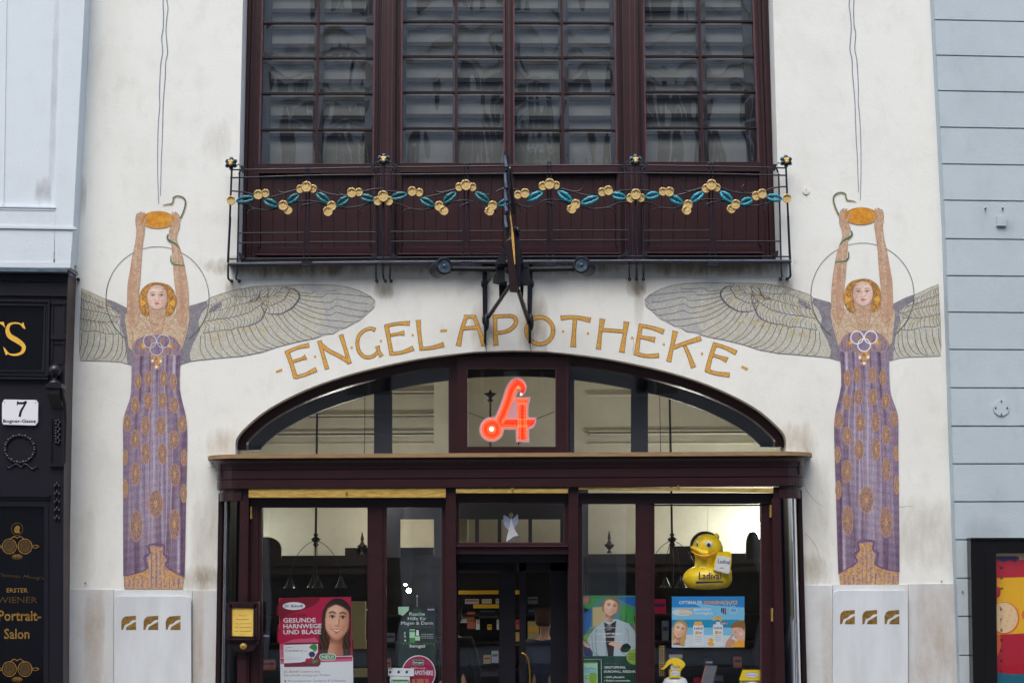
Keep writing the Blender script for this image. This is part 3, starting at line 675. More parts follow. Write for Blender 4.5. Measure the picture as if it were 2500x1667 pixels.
# ================================================================ mosaics on the facade
def angel(mirror, label, style):
    lx = -XC
    root = thing('angel_mosaic', label, 'mosaic', (2*XC-U(384, 900).x if mirror else U(384, 900).x, -.004, U(384, 1436).z), 'angel mosaics on the facade')
    Y = -.003; B = lambda mb, name, par: mb.build(name, par, mirror)
    # ---- large wing
    m = MB()
    out = A5((880,950),(1000,915),(1030,890),(1100,865),(1190,838),(1330,812),(1560,802),(1750,798),(1900,802),(2000,815),(2080,840),(2130,865),(2168,885),(2165,895),(2195,915),(2175,935),(2165,940),(2188,960),(2160,985),(2115,995),(2137,1005),(2100,1028),(2070,1035),(2088,1050),(2040,1065),(2030,1075),(1985,1105),(1930,1103),(1935,1120),(1900,1145),(1850,1150),(1805,1150),(1807,1165),(1760,1180),(1640,1205),(1500,1240),(1400,1275),(1250,1305),(1100,1318),(960,1332),(890,1340),(820,1362),(800,1300),(800,1100),(840,1000))
    m.sheet(out, Y, 'wing_tile')
    m.ribbon(out, 1.3, Y, 'wing_line', 2)
    m.sheet(sm(A5((1560,802),(1750,798),(1900,802),(2000,815),(2080,840),(2168,885),(2195,915),(2188,960),(2137,1005),(2088,1050),(1985,1105),(1935,1120),(1850,1150),(1807,1165),(1760,1175),(1820,1090),(1840,1000),(1800,900),(1760,850),(1640,835)), 3, True), Y, 'wing_tip', 1)
    # grey purple shoulder base
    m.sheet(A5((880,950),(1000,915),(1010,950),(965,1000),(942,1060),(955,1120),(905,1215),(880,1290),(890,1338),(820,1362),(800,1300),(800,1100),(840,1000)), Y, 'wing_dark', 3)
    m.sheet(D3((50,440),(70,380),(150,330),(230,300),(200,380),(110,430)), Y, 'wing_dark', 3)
    d3 = lambda *p: sm(D3(*p), 4)
    rowA = d3((60,350),(200,300),(360,235),(430,232),(560,238),(660,215),(715,215),(722,155))
    rowB = d3((40,445),(200,410),(330,375),(450,340),(560,312),(600,298),(655,295),(672,262))
    rowC = d3((-20,560),(100,545),(170,527),(260,520),(400,495),(500,465),(600,432),(680,375),(770,310),(820,230),(828,130))
    rowD = d3((-20,715),(120,690),(260,668),(340,672),(420,640),(500,632),(560,620),(650,590),(720,550),(768,490),(775,430),(735,365))
    rowE = d3((785,440),(850,462),(920,465),(1000,460),(1060,430),(1130,390),(1180,340),(1232,260),(1225,190),(1180,150),(1110,130))
    rowF = d3((750,345),(850,352),(900,340),(960,310),(1030,280),(1060,230),(1090,190),(1105,150),(1050,108))
    rowG = d3((700,245),(800,240),(880,230),(960,175),(1000,120))
    top = d3((60,300),(200,210),(360,165),(560,118),(700,110),(830,104))
    for rr, wd in ((rowA, 1.1), (rowB, 1.3), (rowC, 1.6), (rowD, [1.2, 1.6, 2.4, 4.6, 3.2]), (rowE, [1.4, 3.2, 4, 4.4, 2]), (rowF, [1, 1.6, 2.4, 1.6]), (rowG, 1.0)): m.ribbon(rr, wd, Y, 'wing_line' if wd != [1.2, 1.6, 2.4, 4.6, 3.2] else 'wing_dark')
    m.ribbon(rowD, 1.2, Y, 'wing_line')
    def cells(a, b, n, bow, t0=0.0, t1=1.0, mt='wing_line', wd=1.1, yel=.4):
        for i in range(n+1):
            t = lerp(t0, t1, i/n); p = a[min(int(t*(len(a)-1)), len(a)-1)]; q = b[min(int(t*(len(b)-1)), len(b)-1)]
            mx = ((p[0]+q[0])/2+bow, (p[1]+q[1])/2-bow*.3)
            m.ribbon(sm([p, mx, q], 4), wd, Y, mt)
            if random.random() < yel*2: m.ribbon([(p[0]+3, p[1]+1.5), (lerp(p[0], q[0], .5)+bow*.7+3, lerp(p[1], q[1], .5))], [2.2, 1], Y, 'wing_yellow')
    cells(top, rowA, 13, 3, .12, .95); cells(rowA, rowB, 17, 4, .05, 1, yel=.2); cells(rowB, rowC, 19, 4); cells(rowC, rowD, 21, 6)
    cells(rowG, rowF, 10, 4); cells(rowF, rowE, 12, 6); cells(d3((840,120),(960,110),(1040,105)), rowG, 5, 2, yel=0)
    for ln in (((1235,180),(1320,190),(1400,192),(1440,156),(1500,154),(1700,160),(1760,145)), ((1240,215),(1400,235),(1530,242),(1600,196),(1800,205),(2000,225),(2170,245)),
               ((1235,265),(1400,295),(1640,312),(1700,270),(1850,290),(2000,320),(2140,330)), ((1215,300),(1400,370),(1560,400),(1640,402),(1710,356),(1850,385),(2000,415),(2130,425)),
               ((1190,345),(1350,410),(1500,460),(1640,477),(1720,441),(1850,475),(2040,500)), ((1150,370),(1300,460),(1450,520),(1650,545),(1800,560),(1925,570)),
               ((1130,400),(1250,500),(1400,570),(1550,610),(1735,645)), ((1080,440),(1200,560),(1350,650),(1510,735)), ((1020,465),(1100,580),(1250,700),(1400,775)),
               ((950,470),(1060,620),(1200,750),(1330,812)), ((870,465),(960,600),(1050,700),(1160,790),(1240,826)), ((790,500),(850,620),(960,760),(1100,850)),
               ((740,560),(800,660),(900,780),(1050,858)), ((660,600),(740,740),(840,840),(960,895)), ((580,625),(660,770),(760,870),(880,912)), ((500,640),(570,790),(680,900),(820,935)),
               ((430,650),(490,800),(580,910),(720,975)), ((350,680),(400,830),(480,930),(600,1000)), ((270,680),(320,850),(390,950),(490,1020)), ((165,695),(200,850),(260,950),(350,1025)),
               ((65,705),(90,850),(150,960),(240,1035)), ((0,720),(10,880),(60,980),(125,1040)), ((-50,740),(-60,900),(-30,1000),(20,1050))):
        m.ribbon(d3(*ln), [1.7, 1.3, 1.5], Y, 'wing_line')
    for i in range(60):
        t = random.random(); p = D3((lerp(40, 1000, t), lerp(690, 480, t) + random.uniform(10, 110)))[0]
        m.ribbon([p, (p[0]+random.uniform(2, 6), p[1]+random.uniform(5, 10))], 1.5, Y, 'wing_yellow')
    B(m, 'wing', root)
    # ---- cut-off wing at the wall's edge
    m = MB(); ed = ((110,135),(200,175),(400,265),(560,320),(720,400),(760,520),(790,830),(800,1000),(800,1185),(640,1140),(500,1130),(90,1120),(78,1000),(85,600))
    m.sheet(D2(*ed), Y, 'wing_tile'); m.ribbon(D2(*ed), .9, Y, 'wing_line', 2, True)
    m.sheet(D2((440,285),(560,320),(720,400),(760,520),(790,830),(800,1185),(735,1165),(720,1000),(690,800),(630,640),(640,500),(560,430),(450,370)), Y, 'wing_dark', 3)
    rows = [sm(D2(*q), 5) for q in (((100,180),(200,215),(330,290),(450,330)), ((98,270),(160,310),(250,330),(330,370),(420,400),(560,440)), ((97,405),(200,430),(330,455),(440,480),(560,520),(640,525)),
            ((95,545),(200,570),(330,590),(430,600),(600,592)), ((90,690),(160,722),(300,720),(430,750),(560,762),(660,742)))]
    for r_ in rows[1:]: m.ribbon(r_, [1.6, 1.2], Y, 'wing_line')
    for a, b, n in ((rows[0], rows[1], 9), (rows[1], rows[2], 11), (rows[2], rows[3], 12), (rows[3], rows[4], 10)):
        cells(a, b, n, 3, .03, .97, yel=.35)
    for ln in (((110,740),(105,880),(80,1000)), ((200,740),(180,900),(100,1100)), ((285,745),(265,920),(170,1112)), ((370,750),(345,930),(260,1105)), ((440,760),(425,930),(360,1070),(270,1110)), ((540,765),(530,920),(470,1040),(390,1100)), ((610,765),(605,930),(560,1060),(500,1120)), ((660,765),(665,930),(640,1050),(580,1125)), ((700,820),(720,950),(700,1060),(650,1130))):
        m.ribbon(sm(D2(*ln), 4), [1.2, 1.9, 1.2], Y, 'wing_line')
    B(m, 'wing', root)
    # ---- halo
    m = MB(); hx, hy = D1((465, 852))[0]; r = 470/3.7346
    m.ribbon(ell(hx, hy, r, r, 72, 128, 412), [2.6, 1.4, 1.1, 1.4, 2.8], Y, 'halo_line', 11); B(m, 'halo', root)
    # ---- body: arms, shoulders, neck, face in one mesh
    m = MB(); Y2 = Y - .0018
    d1 = lambda *p: D1(*p)
    m.sheet(d1((300,960),(300,1000),(200,960),(172,1010),(170,1060),(180,1120),(190,1200),(200,1290),(240,1340),(680,1340),(700,1280),(735,1150),(755,1050),(755,970),(740,930),(640,960),(600,1010),(545,1020),(530,940),(390,940),(385,1010),(320,985)), Y2, 'skin_light', 1)
    la = sm(d1((265,125),(268,190),(275,240),(262,350),(240,450),(215,600),(195,720),(190,850),(188,960),(200,1050),(222,1100),(255,1112),(285,1090),(300,1000),(300,900),(295,790),(305,700),(312,600),(325,400),(345,260),(347,200),(322,130),(310,90),(280,80)), 3, True)
    ra = sm(d1((665,125),(668,200),(650,250),(640,320),(670,400),(695,480),(715,580),(735,700),(745,800),(750,950),(740,1020),(715,1100),(690,1115),(662,1095),(640,1000),(640,880),(632,790),(620,700),(612,600),(600,450),(590,340),(570,260),(578,220),(600,180),(618,130),(630,85),(660,90)), 3, True)
    m.sheet(la, Y2, 'skin_tile', 3); m.sheet(ra, Y2, 'skin_tile', 3); m.ribbon(la, .8, Y2, 'line_soft', 4, True); m.ribbon(ra, .8, Y2, 'line_soft', 4, True)
    for pts, mt_, wd in ((((240,470),(225,700),(228,950),(240,1080)), 'skin_shade', [2, 9, 10, 8]), (((650,500),(680,700),(690,950),(692,1080)), 'skin_shade', [2, 9, 10, 8]), (((285,280),(270,450),(262,650)), 'skin_light', [2, 5, 2]), (((615,280),(640,450),(650,650)), 'skin_light', [2, 5, 2])):
        m.ribbon(sm(d1(*pts), 5), wd, Y2, mt_, 5)
    nk = d1((385,955),(392,1030),(408,1100),(425,1170),(505,1180),(520,1100),(535,1010),(545,940)); m.sheet(nk, Y2, 'skin_tile', 3)
    for pts in (((385,960),(392,1040),(410,1120),(428,1175)), ((542,960),(530,1040),(515,1120),(505,1175)), ((300,1020),(350,1080),(400,1150)), ((640,1010),(590,1060),(530,1130)), ((210,1100),(240,1180),(230,1280)), ((735,1100),(715,1180),(690,1290)), ((300,1150),(360,1130),(420,1160)), ((520,1160),(580,1130),(640,1150))):
        m.ribbon(sm(d1(*pts), 5), [1, 1.3, .5], Y2, 'line_soft', 6)
    fc = sm(d1((402,760),(460,735),(530,758),(553,830),(548,900),(520,942),(470,955),(405,944),(377,900),(368,830)), 4, True)
    m.sheet(fc, Y2, 'skin_face', 9); m.ribbon(fc, .8, Y2, 'line_soft', 10, True)
    bd = B(m, 'body', root)
    def fm(u, v): return D1((lerp(362, 560, u), lerp(728, 962, v)))[0]
    def ff(u, v):
        x, y = lerp(-1, 1, u), lerp(-1.1, 1.12, v); c = face_fn(x*.93, y, (220, 196, 182), (172, 132, 118), (150, 110, 80), (170, 130, 90), 0, False)
        fr = (abs(x/(.93*(1-.22*ss(.35, 1.15, y))))**2.4+abs(y/1.08)**2.6)
        if fr > 1: return None
        return mixc((214, 188, 172), c, .75) if c and y > -.75 else (206, 180, 162)
    raster('face', bd, fm, 34, 44, ff, Y2, 'printed_tesserae', 13, mirror)
    # ---- hair
    m = MB(); hr = sm(d1((455,708),(380,725),(325,770),(300,830),(298,900),(315,975),(355,1015),(378,1012),(388,960),(372,900),(366,830),(398,762),(460,735),(532,757),(556,830),(552,900),(540,950),(545,1018),(575,1005),(615,965),(634,900),(632,840),(610,780),(560,730)), 3, True)
    m.sheet(hr, Y2, 'hair_tile', 7)
    for i in range(46):
        s_ = random.choice((-1, 1)); t = random.random()
        cx = 466 + s_*lerp(105, 150, random.random()); cy = lerp(780, 1000, t)
        p = [(cx + random.uniform(-6, 6) + 5*math.sin(k*2.2), cy - 16 + k*8) for k in range(5)]
        if all(300 < q[0] < 632 for q in p) and cy > 790: m.ribbon(sm(d1(*p), 3), .8, Y2, 'hair_line' if i % 3 else 'hair_gold', 8)
    for i in range(9):
        t = i/8; m.ribbon(sm(d1((lerp(330, 600, t), 800), (lerp(385, 550, t), 742), (465, 716)), 4), .7, Y2, 'hair_line', 8)
    for s_ in (-1, 1):
        for a in range(-30, 40, 12): m.ribbon(d1((466+s_*100, 895), (466+s_*(100+58*math.cos(R(a))), 895+58*math.sin(R(a)))), [.6, 2.4], Y2, 'hair_gold', 9)
    m.ribbon(hr, .7, Y2, 'hair_line', 9, True)
    B(m, 'hair', root)
    # ---- bowl and fingers
    m = MB(); bw = ell(*d1((470, 137))[0], 41, 21, 28); m.sheet(bw, Y2, 'bowl_tile', 6); m.ribbon(bw, .9, Y2, 'dress_gold', 7, True)
    m.ribbon(ell(*d1((470, 150))[0], 36, 12, 12, 15, 165), .8, Y2, 'dress_gold', 7); B(m, 'bowl', root)
    for hp in (0, 1):
      m = MB()
      for pts in (((330,200),(350,150),(374,98)), ((300,170),(318,110),(345,70)), ((280,150),(295,90),(322,66)), ((612,200),(585,140),(558,96)), ((640,170),(625,110),(598,68)), ((660,150),(650,92),(620,66)))[hp*3:hp*3+3]:
        q = sm(d1(*pts), 5); m.ribbon(q, [8, 5.5, 3], Y2, 'line_soft', 8); m.ribbon(q, [7, 4.5, 2.2], Y2, 'skin_tile', 9)
      B(m, 'hand', root)
    # ---- snake
    m = MB(); a5 = lambda *p: sm(A5(*p), 6)
    s1 = a5((690,238),(720,230),(752,226),(764,205),(765,185),(790,172),(825,178),(848,200),(850,235),(835,285),(815,330))
    m.ribbon(s1, [1, 3.8, 4, 4.2, 4.4, 4.6, 4.6, 4.4], Y2, 'gold_mosaic', 10); m.ribbon([(x-.5, y-.4) for x, y in s1], [.8, 2.6, 2.8, 3, 3.2, 3.3], Y2, 'snake', 11)
    s2 = a5((728,440),(722,470),(745,492),(780,510),(812,545)); m.ribbon(s2, [3, 5, 6.5, 5, 2], Y2, 'gold_mosaic', 10); m.ribbon(s2, [2.4, 4, 5, 4, 1.4], Y2, 'snake', 11)
    s3 = a5((748,590),(748,630),(770,655),(810,660),(845,664)); m.ribbon(s3, [2.4, 4, 4.4, 4, 3], Y2, 'gold_mosaic', 10); m.ribbon(s3, [1.6, 3, 3.2, 3, 2.4], Y2, 'snake', 11)
    B(m, 'snake', root)
    # ---- dress
    m = MB(); Lp = B2((165,0),(160,50),(158,200),(150,290),(120,380),(105,450),(106,600),(106,900),(106,1200),(107,1425)); Rp = B2((475,0),(470,60),(466,220),(480,300),(505,400),(515,500),(513,700),(508,900),(503,1200),(498,1430))
    Lp = sm(Lp, 4); Rp = sm(Rp, 4)
    bod = d1((228,1400),(232,1300),(245,1262),(290,1222),(340,1195),(400,1188),(460,1180),(520,1188),(590,1196),(640,1222),(680,1290),(692,1360),(680,1440))
    m.sheet(bod + [p for p in Rp if p[1] > bod[-1][1]] + [p for p in Lp if p[1] > bod[0][1]][::-1], Y2, 'dress_tile', 12)
    sideat = lambda P, y: next((lerp(P[i][0], P[i+1][0], (y-P[i][1])/(P[i+1][1]-P[i][1])) for i in range(len(P)-1) if P[i][1] <= y <= P[i+1][1]), P[-1][0])
    ytop, ybt = Lp[0][1]+8, Lp[-1][1]
    m.sheet([(sideat(Rp, y)-lerp(14, 9, (y-ytop)/(ybt-ytop)), y) for y in [lerp(ytop, ybt, i/20) for i in range(21)]] + [(sideat(Rp, y), y) for y in [lerp(ytop, ybt, i/20) for i in range(21)]][::-1], Y2, 'dress_dark', 13)
    m.sheet([(sideat(Lp, y), y) for y in [lerp(ytop+190, ybt, i/20) for i in range(21)]] + [(sideat(Lp, y)+11*min(1, (y-ytop-190)/60), y) for y in [lerp(ytop+190, ybt, i/20) for i in range(21)]][::-1], Y2, 'dress_dark', 13)
    for i in range(14):
        u = .05 + .9*((i*.618) % 1); y0 = random.uniform(0, .5) if i % 3 else 0; y1 = random.uniform(.55, 1)
        ys = [lerp(ytop, ybt-6, lerp(y0, y1, j/12)) for j in range(13)]; ph = random.uniform(0, 6)
        m.ribbon([(lerp(sideat(Lp, y), sideat(Rp, y), u) + 1.2*math.sin(j*.7+ph), y) for j, y in enumerate(ys)], [.4, random.uniform(1.2, 2.8), .4], Y2, 'dress_fold' if i % 5 in (0, 2, 3) else 'dress_lite', 14)
    for pts in (((240,400),(190,440),(150,500),(140,560)), ((250,430),(205,470),(175,520),(150,640)), ((215,590),(190,640),(175,720)), ((205,380),(160,430),(130,500))): m.ribbon(sm(B2(*pts), 5), [.6, 1.8, .6], Y2, 'dress_fold', 15)
    ds = B(m, 'dress', root)
    yA, yB = Lp[0][1]+6, ybt-3; cs = random.Random(4); folds = [(cs.uniform(.03, .97), cs.uniform(.008, .03), cs.uniform(-1, 1)) for _ in range(34)]
    def dm(u, v):
        y = lerp(yA, yB, v); return (lerp(sideat(Lp, y)+.8, sideat(Rp, y)-.8, u), y)
    def df(u, v):
        k = .12*math.sin(v*5)+.5*(u-.5)**2; t = 0
        for (fu, fw_, fa) in folds: t += fa*math.exp(-((u-fu-.012*math.sin(v*9+fu*20))/fw_)**2)*(.5+.5*math.sin(v*6+fu*37))
        t += -.55*ss(.80, .97, u)-.35*ss(.16, .02, u)*ss(.2, .45, v)+.35*gs(u, v, .42, .5, .16, .5)-.35*ss(.72, 1, v)*(1-gs(u, 0, .5, 0, .2, 1))+.12*math.sin(v*160+u*9)
        c = mixc((138, 127, 150), (186, 180, 200), max(0, min(1, t))) if t > 0 else mixc((138, 127, 150), (84, 64, 94), max(0, min(1, -t)))
        return mixc(c, (150, 116, 120), .25*(.5+.5*math.sin(v*31+u*17+math.sin(u*40))))
    raster('dress_folds', ds, dm, 90, 130, df, Y2, 'printed_tesserae', 13.4, mirror)
    m = MB()
    for (x, y, rx, ry) in ((200,185,20,50),(268,168,22,50),(365,168,22,50),(428,187,20,50),(184,338,26,50),(265,308,26,52),(358,308,26,52),(433,337,26,50),(133,452,25,50),(250,468,25,60),(348,470,29,58),(483,455,28,52),(184,553,26,58),(430,556,29,57),(249,641,26,70),(357,644,29,65),(121,672,14,50),(494,672,18,52),(184,770,26,72),(436,780,32,70),(120,870,14,60),(492,898,18,60),(314,964,44,84),(190,1108,38,98),(434,1094,33,92)):
        cx, cy = B2((x, y))[0]; rx /= 2.6133; ry /= 2.6133
        m.sheet(ell(cx, cy, rx, ry, 22), Y2, 'medallion_mix', 15.5); m.ribbon(ell(cx, cy, rx, ry, 22), 1.5, Y2, 'dress_gold', 16.4, True); m.sheet(ell(cx, cy, rx*.28, ry*.26, 8), Y2, 'dress_gold', 17)
        for a in range(0, 360, 36): m.ribbon([(cx, cy), (cx+rx*.7*math.cos(R(a+12)), cy+ry*.7*math.sin(R(a+12))), (cx+rx*math.cos(R(a)), cy+ry*math.sin(R(a)))], .9, Y2, 'dress_gold', 16)
    B(m, 'medallions', ds)
    m = MB(); sk = B2((110,1425),(190,1408),(225,1390),(262,1372),(262,1320),(275,1290),(280,1240),(330,1236),(357,1245),(362,1290),(385,1320),(378,1350),(400,1390),(440,1400),(492,1432),(487,1508),(113,1508)); m.sheet(sk, Y2, 'dress_gold', 15)
    for i in range(26):
        x = lerp(112, 484, (i+.3)/26); y0 = 1430 if x < 262 or x > 400 else 1255; m.ribbon(B2((x, y0+random.uniform(0, 20)), (x+random.uniform(-3, 3), 1500)), random.uniform(.7, 2), Y2, 'dress_lite' if i % 2 else 'dress_fold', 16)
    for i in range(9): m.sheet(ell(*B2((random.choice((300, 320, 370, 460, 285, 470))+random.uniform(-8, 8), random.uniform(1370, 1495)))[0], 1.4, 1.6, 6), Y2, 'snake', 17)
    m.ribbon(sm(B2((107,1425),(190,1408),(262,1372),(240,1310),(275,1280),(268,1232),(315,1222),(368,1232),(365,1285),(395,1310),(380,1360),(440,1400),(498,1435)), 4), [2, 4, 6, 5, 5, 5, 4, 2], Y2, 'dress_dark', 18)
    B(m, 'petticoat', ds)
    # ---- bodice ornament and chain
    m = MB()
    for s_ in (-1, 1):
        fx = lambda x: 457 + s_*(x)
        fan_ = sm(d1((fx(60),1205),(fx(130),1205),(fx(185),1235),(fx(213),1290),(fx(210),1345),(fx(170),1375),(fx(120),1368),(fx(70),1345),(fx(45),1290)), 4, True)
        m.ribbon(fan_, 1.6, Y2, 'dress_gold', 17, True)
        for k in range(12):
            a = R(-80 + k*19); m.ribbon(sm(d1((fx(118),1288),(fx(118+45*math.cos(a)),1288+30*math.sin(a)),(fx(118+82*math.cos(a+.15)),1288+72*math.sin(a+.15))), 3), [2.2, .8], Y2, 'dress_gold', 16)
        m.sheet(ell(*d1((fx(118),1288))[0], 5, 4, 10), Y2, 'hair_gold', 18)
        for k in range(6): m.ribbon(d1((fx(20), 1240), (fx(20+70*math.cos(R(k*20-50))), 1240+40*math.sin(R(k*20-50)))), .8, Y2, 'dress_gold', 16)
    B(m, 'bodice_embroidery', ds)
    m = MB(); cp = d1((400,1368),(512,1368),(505,1430),(490,1480),(475,1500),(435,1500),(420,1460),(405,1420)); m.sheet(cp, Y2, 'dress_gold', 18)
    for (x, y, c, r_) in ((455,1402,'ruby',2), (428,1455,'ruby',1.8), (484,1458,'ruby',1.8), (420,1422,'pearl',3.2), (495,1424,'pearl',3.2), (455,1478,'pearl',3.2)):
        q = d1((x, y))[0]; m.sheet(([(q[0]-r_, q[1]-r_), (q[0]+r_, q[1]-r_), (q[0]+r_, q[1]+r_), (q[0]-r_, q[1]+r_)] if style else ell(*q, r_, r_, 8)), Y2, c, 20)
    for (x, y) in ((394,1243),(518,1243),(455,1312)):
        q = d1((x, y))[0]; r_ = 59/3.7346
        if style: m.ribbon(ell(*q, r_*.97, r_*.97, 30), 2.6, Y2, 'pearl', 21 + (x > 500) + 2*(y > 1300), True)
        else:
            for k in range(26): a = 2*math.pi*k/26; m.sheet(ell(q[0]+r_*math.cos(a), q[1]+r_*math.sin(a), 1.25, 1.25, 7), Y2, 'pearl', 21 + (x > 500) + 2*(y > 1300))
    B(m, 'pendant', root)
angel(False, 'violet mosaic angel left of the shop, three rings of pearl dots on its breast', 0)
angel(True, 'violet mosaic angel beside the grooved grey wall, three plain white rings on its breast', 1)
for mi_, lab in ((False, 'pair of thin wavy blue grey mosaic lines rising above the left angel'), (True, 'pair of thin wavy blue grey mosaic lines rising above the right angel')):
    m = MB()
    for pts in (((1112,-40),(1115,0),(1115,40),(1118,100),(1115,200),(1105,260),(1112,360),(1098,450),(1090,640),(1092,720),(1082,850),(1078,1000),(1078,1200),(1085,1392)), ((1142,-40),(1140,0),(1148,60),(1140,130),(1135,220),(1142,310),(1145,370),(1132,430),(1130,520),(1122,620),(1115,720),(1112,850),(1108,990),(1102,1100),(1100,1200),(1096,1340))):
        m.ribbon(sm(A1(*pts), 5), [2.4, 2.6, 2.2, 1.6], -.003, 'squiggle', 3)
    m.build('wavy_line_mosaic', None, mi_, label=lab, category='mosaic', group='wavy line mosaics above the angels')

# ---------------------------------------------------------------- lettering
sign = thing('lettering', 'golden mosaic lettering ENGEL APOTHEKE curving over the arched fanlight', 'lettering', (U(1250, 800).x, -.003, U(1250, 920).z))
def letter(Kf, s, strokes):
    m = MB(); n = 0
    for (pts, ws) in strokes:
        p = sm(Kf(*pts), 5) if len(pts) > 2 else Kf(*pts)
        if len(pts) == 2: a, b = p; p = [(lerp(a[0], b[0], t/6), lerp(a[1], b[1], t/6)) for t in range(7)]
        w_ = [x/s for x in ws]; 
        # lengthen a hair so the dark outline closes the ends
        d = lambda a, b, e: (a[0]+(a[0]-b[0])/(math.hypot(a[0]-b[0], a[1]-b[1]) or 1)*e, a[1]+(a[1]-b[1])/(math.hypot(a[0]-b[0], a[1]-b[1]) or 1)*e)
        q = [d(p[0], p[1], 1.1)] + p + [d(p[-1], p[-2], 1.1)]
        m.ribbon(q, [x+2.3 for x in w_], -.002, 'gold_outline', 1+n); m.ribbon(p, w_, -.002, 'gold_mosaic', 7+n); n += 1
    m.build('letter', sign)
S6, S7, S5 = 3.92, 3.7935, 5.2269
letter(C6, S6, [(((160,462),(205,590),(240,712)), (40,32,38)), (((150,472),(260,425),(368,402)), (26,24,38)), (((210,560),(300,532),(338,516)), (20,22,46)), (((238,708),(340,680),(437,634)), (28,24,42))])
letter(C6, S6, [(((470,362),(500,480),(542,628)), (38,28,38)), (((488,398),(560,455),(650,500),(750,560)), (34,30,30,34)), (((676,305),(712,420),(757,575)), (42,28,38))])
letter(C6, S6, [(((1000,255),(960,242),(900,260),(850,310),(832,380),(845,450),(880,498),(930,518),(985,505),(1025,470)), (36,26,24,26,28,30,28,26,24,22)), (((1025,415),(1038,460),(1062,505)), (40,24,40))])
letter(C6, S6, [(((1112,222),(1135,350),(1158,485)), (40,30,34)), (((1098,220),(1220,196),(1330,192)), (24,24,40)), (((1150,306),(1230,292),(1278,286)), (20,22,46)), (((1145,484),(1260,470),(1366,430)), (26,24,42))])
letter(C6, S6, [(((1415,165),(1427,300),(1446,445)), (44,28,30)), (((1432,438),(1550,425),(1658,396)), (24,26,44))])
letter(C6, S6, [(((1875,128),(1832,255),(1800,405)), (30,28,46)), (((1856,130),(1962,130)), (26,26)), (((1952,130),(2000,260),(2046,402)), (30,28,48)), (((1842,240),(2000,232)), (26,26))])
letter(C5, S5, [(((935,890),(935,1080),(944,1268)), (46,42,62)), (((908,904),(1050,896),(1150,898),(1195,935),(1192,1000),(1130,1065),(1050,1100),(955,1112)), (42,34,38,46,44,40,36,36))])
letter(C5, S5, [(ell(1505, 1082, 170, 172, 28, 0, 358), (46, 40, 46, 40, 46))])
letter(C7, S7, [(((492,138),(620,130),(762,158)), (42,26,44)), (((622,142),(612,270),(605,402)), (34,30,50))])
letter(C7, S7, [(((875,150),(855,280),(838,424)), (50,28,42)), (((1098,175),(1080,300),(1055,452)), (50,28,50)), (((866,246),(1078,262)), (26,26))])
letter(C7, S7, [(((1232,200),(1210,330),(1190,470)), (36,30,40)), (((1218,206),(1330,226),(1440,264)), (26,26,42)), (((1215,312),(1290,325),(1358,338)), (20,24,48)), (((1172,462),(1280,488),(1395,484)), (26,26,38))])
letter(C7, S7, [(((1550,262),(1520,400),(1490,538)), (50,28,44)), (((1505,425),(1600,385),(1785,325)), (26,28,42)), (((1638,395),(1680,490),(1718,592)), (26,30,44))])
letter(C7, S7, [(((1922,372),(1880,490),(1845,628)), (38,32,40)), (((1902,376),(2010,410),(2112,458)), (26,26,44)), (((1893,480),(1970,502),(2028,526)), (20,24,48)), (((1832,618),(1930,650),(2050,664)), (28,28,40))])
for Kf, s, lst in ((C6, S6, ((428,510,20,20,-12),(778,425,20,20,-10),(1058,360,20,20,-8),(1361,303,20,20,-6),(83,648,66,22,-22),(1658,262,66,22,-3))), (C7, S7, ((511,262,20,20,2),(741,280,20,20,4),(1150,320,22,20,6),(1446,380,20,20,8),(1797,467,20,20,12),(2193,600,64,24,24)))):
    for (x, y, a, b, rt) in lst:
        c, n = math.cos(R(rt)), math.sin(R(rt)); m = MB()
        m.sheet(Kf(*[(x+u*c-v*n, y+u*n+v*c) for u, v in ((-a/2,-b/2),(a/2,-b/2),(a/2,b/2),(-a/2,b/2))]), -.002, 'gold_mosaic', 4); m.build('dash' if a > 40 else 'dot', sign)

# ================================================================ balcony railing
rail = thing('balcony_railing', 'black wrought iron railing with golden blossoms and teal leaf bows under the upper windows', 'railing', (XC, -.16, U(1250, 690).z))
YR = -.16
def rt(name, *tubes):
    m = MB()
    for t in tubes: m.tpx(*t)
    return m.build(name, rail)
rt('top_rail', ([(562, 415), (700, 413.5), (870, 410), (1130, 407), (1340, 404.5), (1550, 404), (1700, 406), (1921, 410.5)], YR, 2.0, 'iron', 7))
rt('top_rail', ([(562, 434.5), (790, 428), (920, 427), (1340, 423.5), (1540, 422.5), (1700, 424), (1921, 428.5)], YR, 2.0, 'iron', 7))
rt('bottom_rail', ([(560, 632.5), (740, 631), (1240, 627), (1550, 626), (1930, 626.5)], YR, 2.0, 'iron', 7))
rt('sill_bar', ([(556, 646), (930, 642), (1550, 638.5), (1932, 639)], YR-.01, 2.2, 'iron', 7), ([(556, 642.6), (930, 638.6), (1550, 635.4), (1932, 636)], YR-.01, 1.5, 'zinc', 7))
for a, b, yy in ((583, 741, 569), (756, 918, 567.5), (954, 1129, 566), (1147, 1228, 564.5), (1262, 1335, 564), (1350, 1535, 563), (1570, 1732, 563.5), (583, 741, 593), (756, 918, 591), (954, 1129, 590), (1147, 1228, 588.5), (1262, 1335, 587), (1350, 1535, 586.5), (1570, 1732, 588), (1748, 1905, 589.5)):
    rt('lower_rail', ([(a, yy), (b, yy-.5)], YR, 1.8, 'iron', 6))
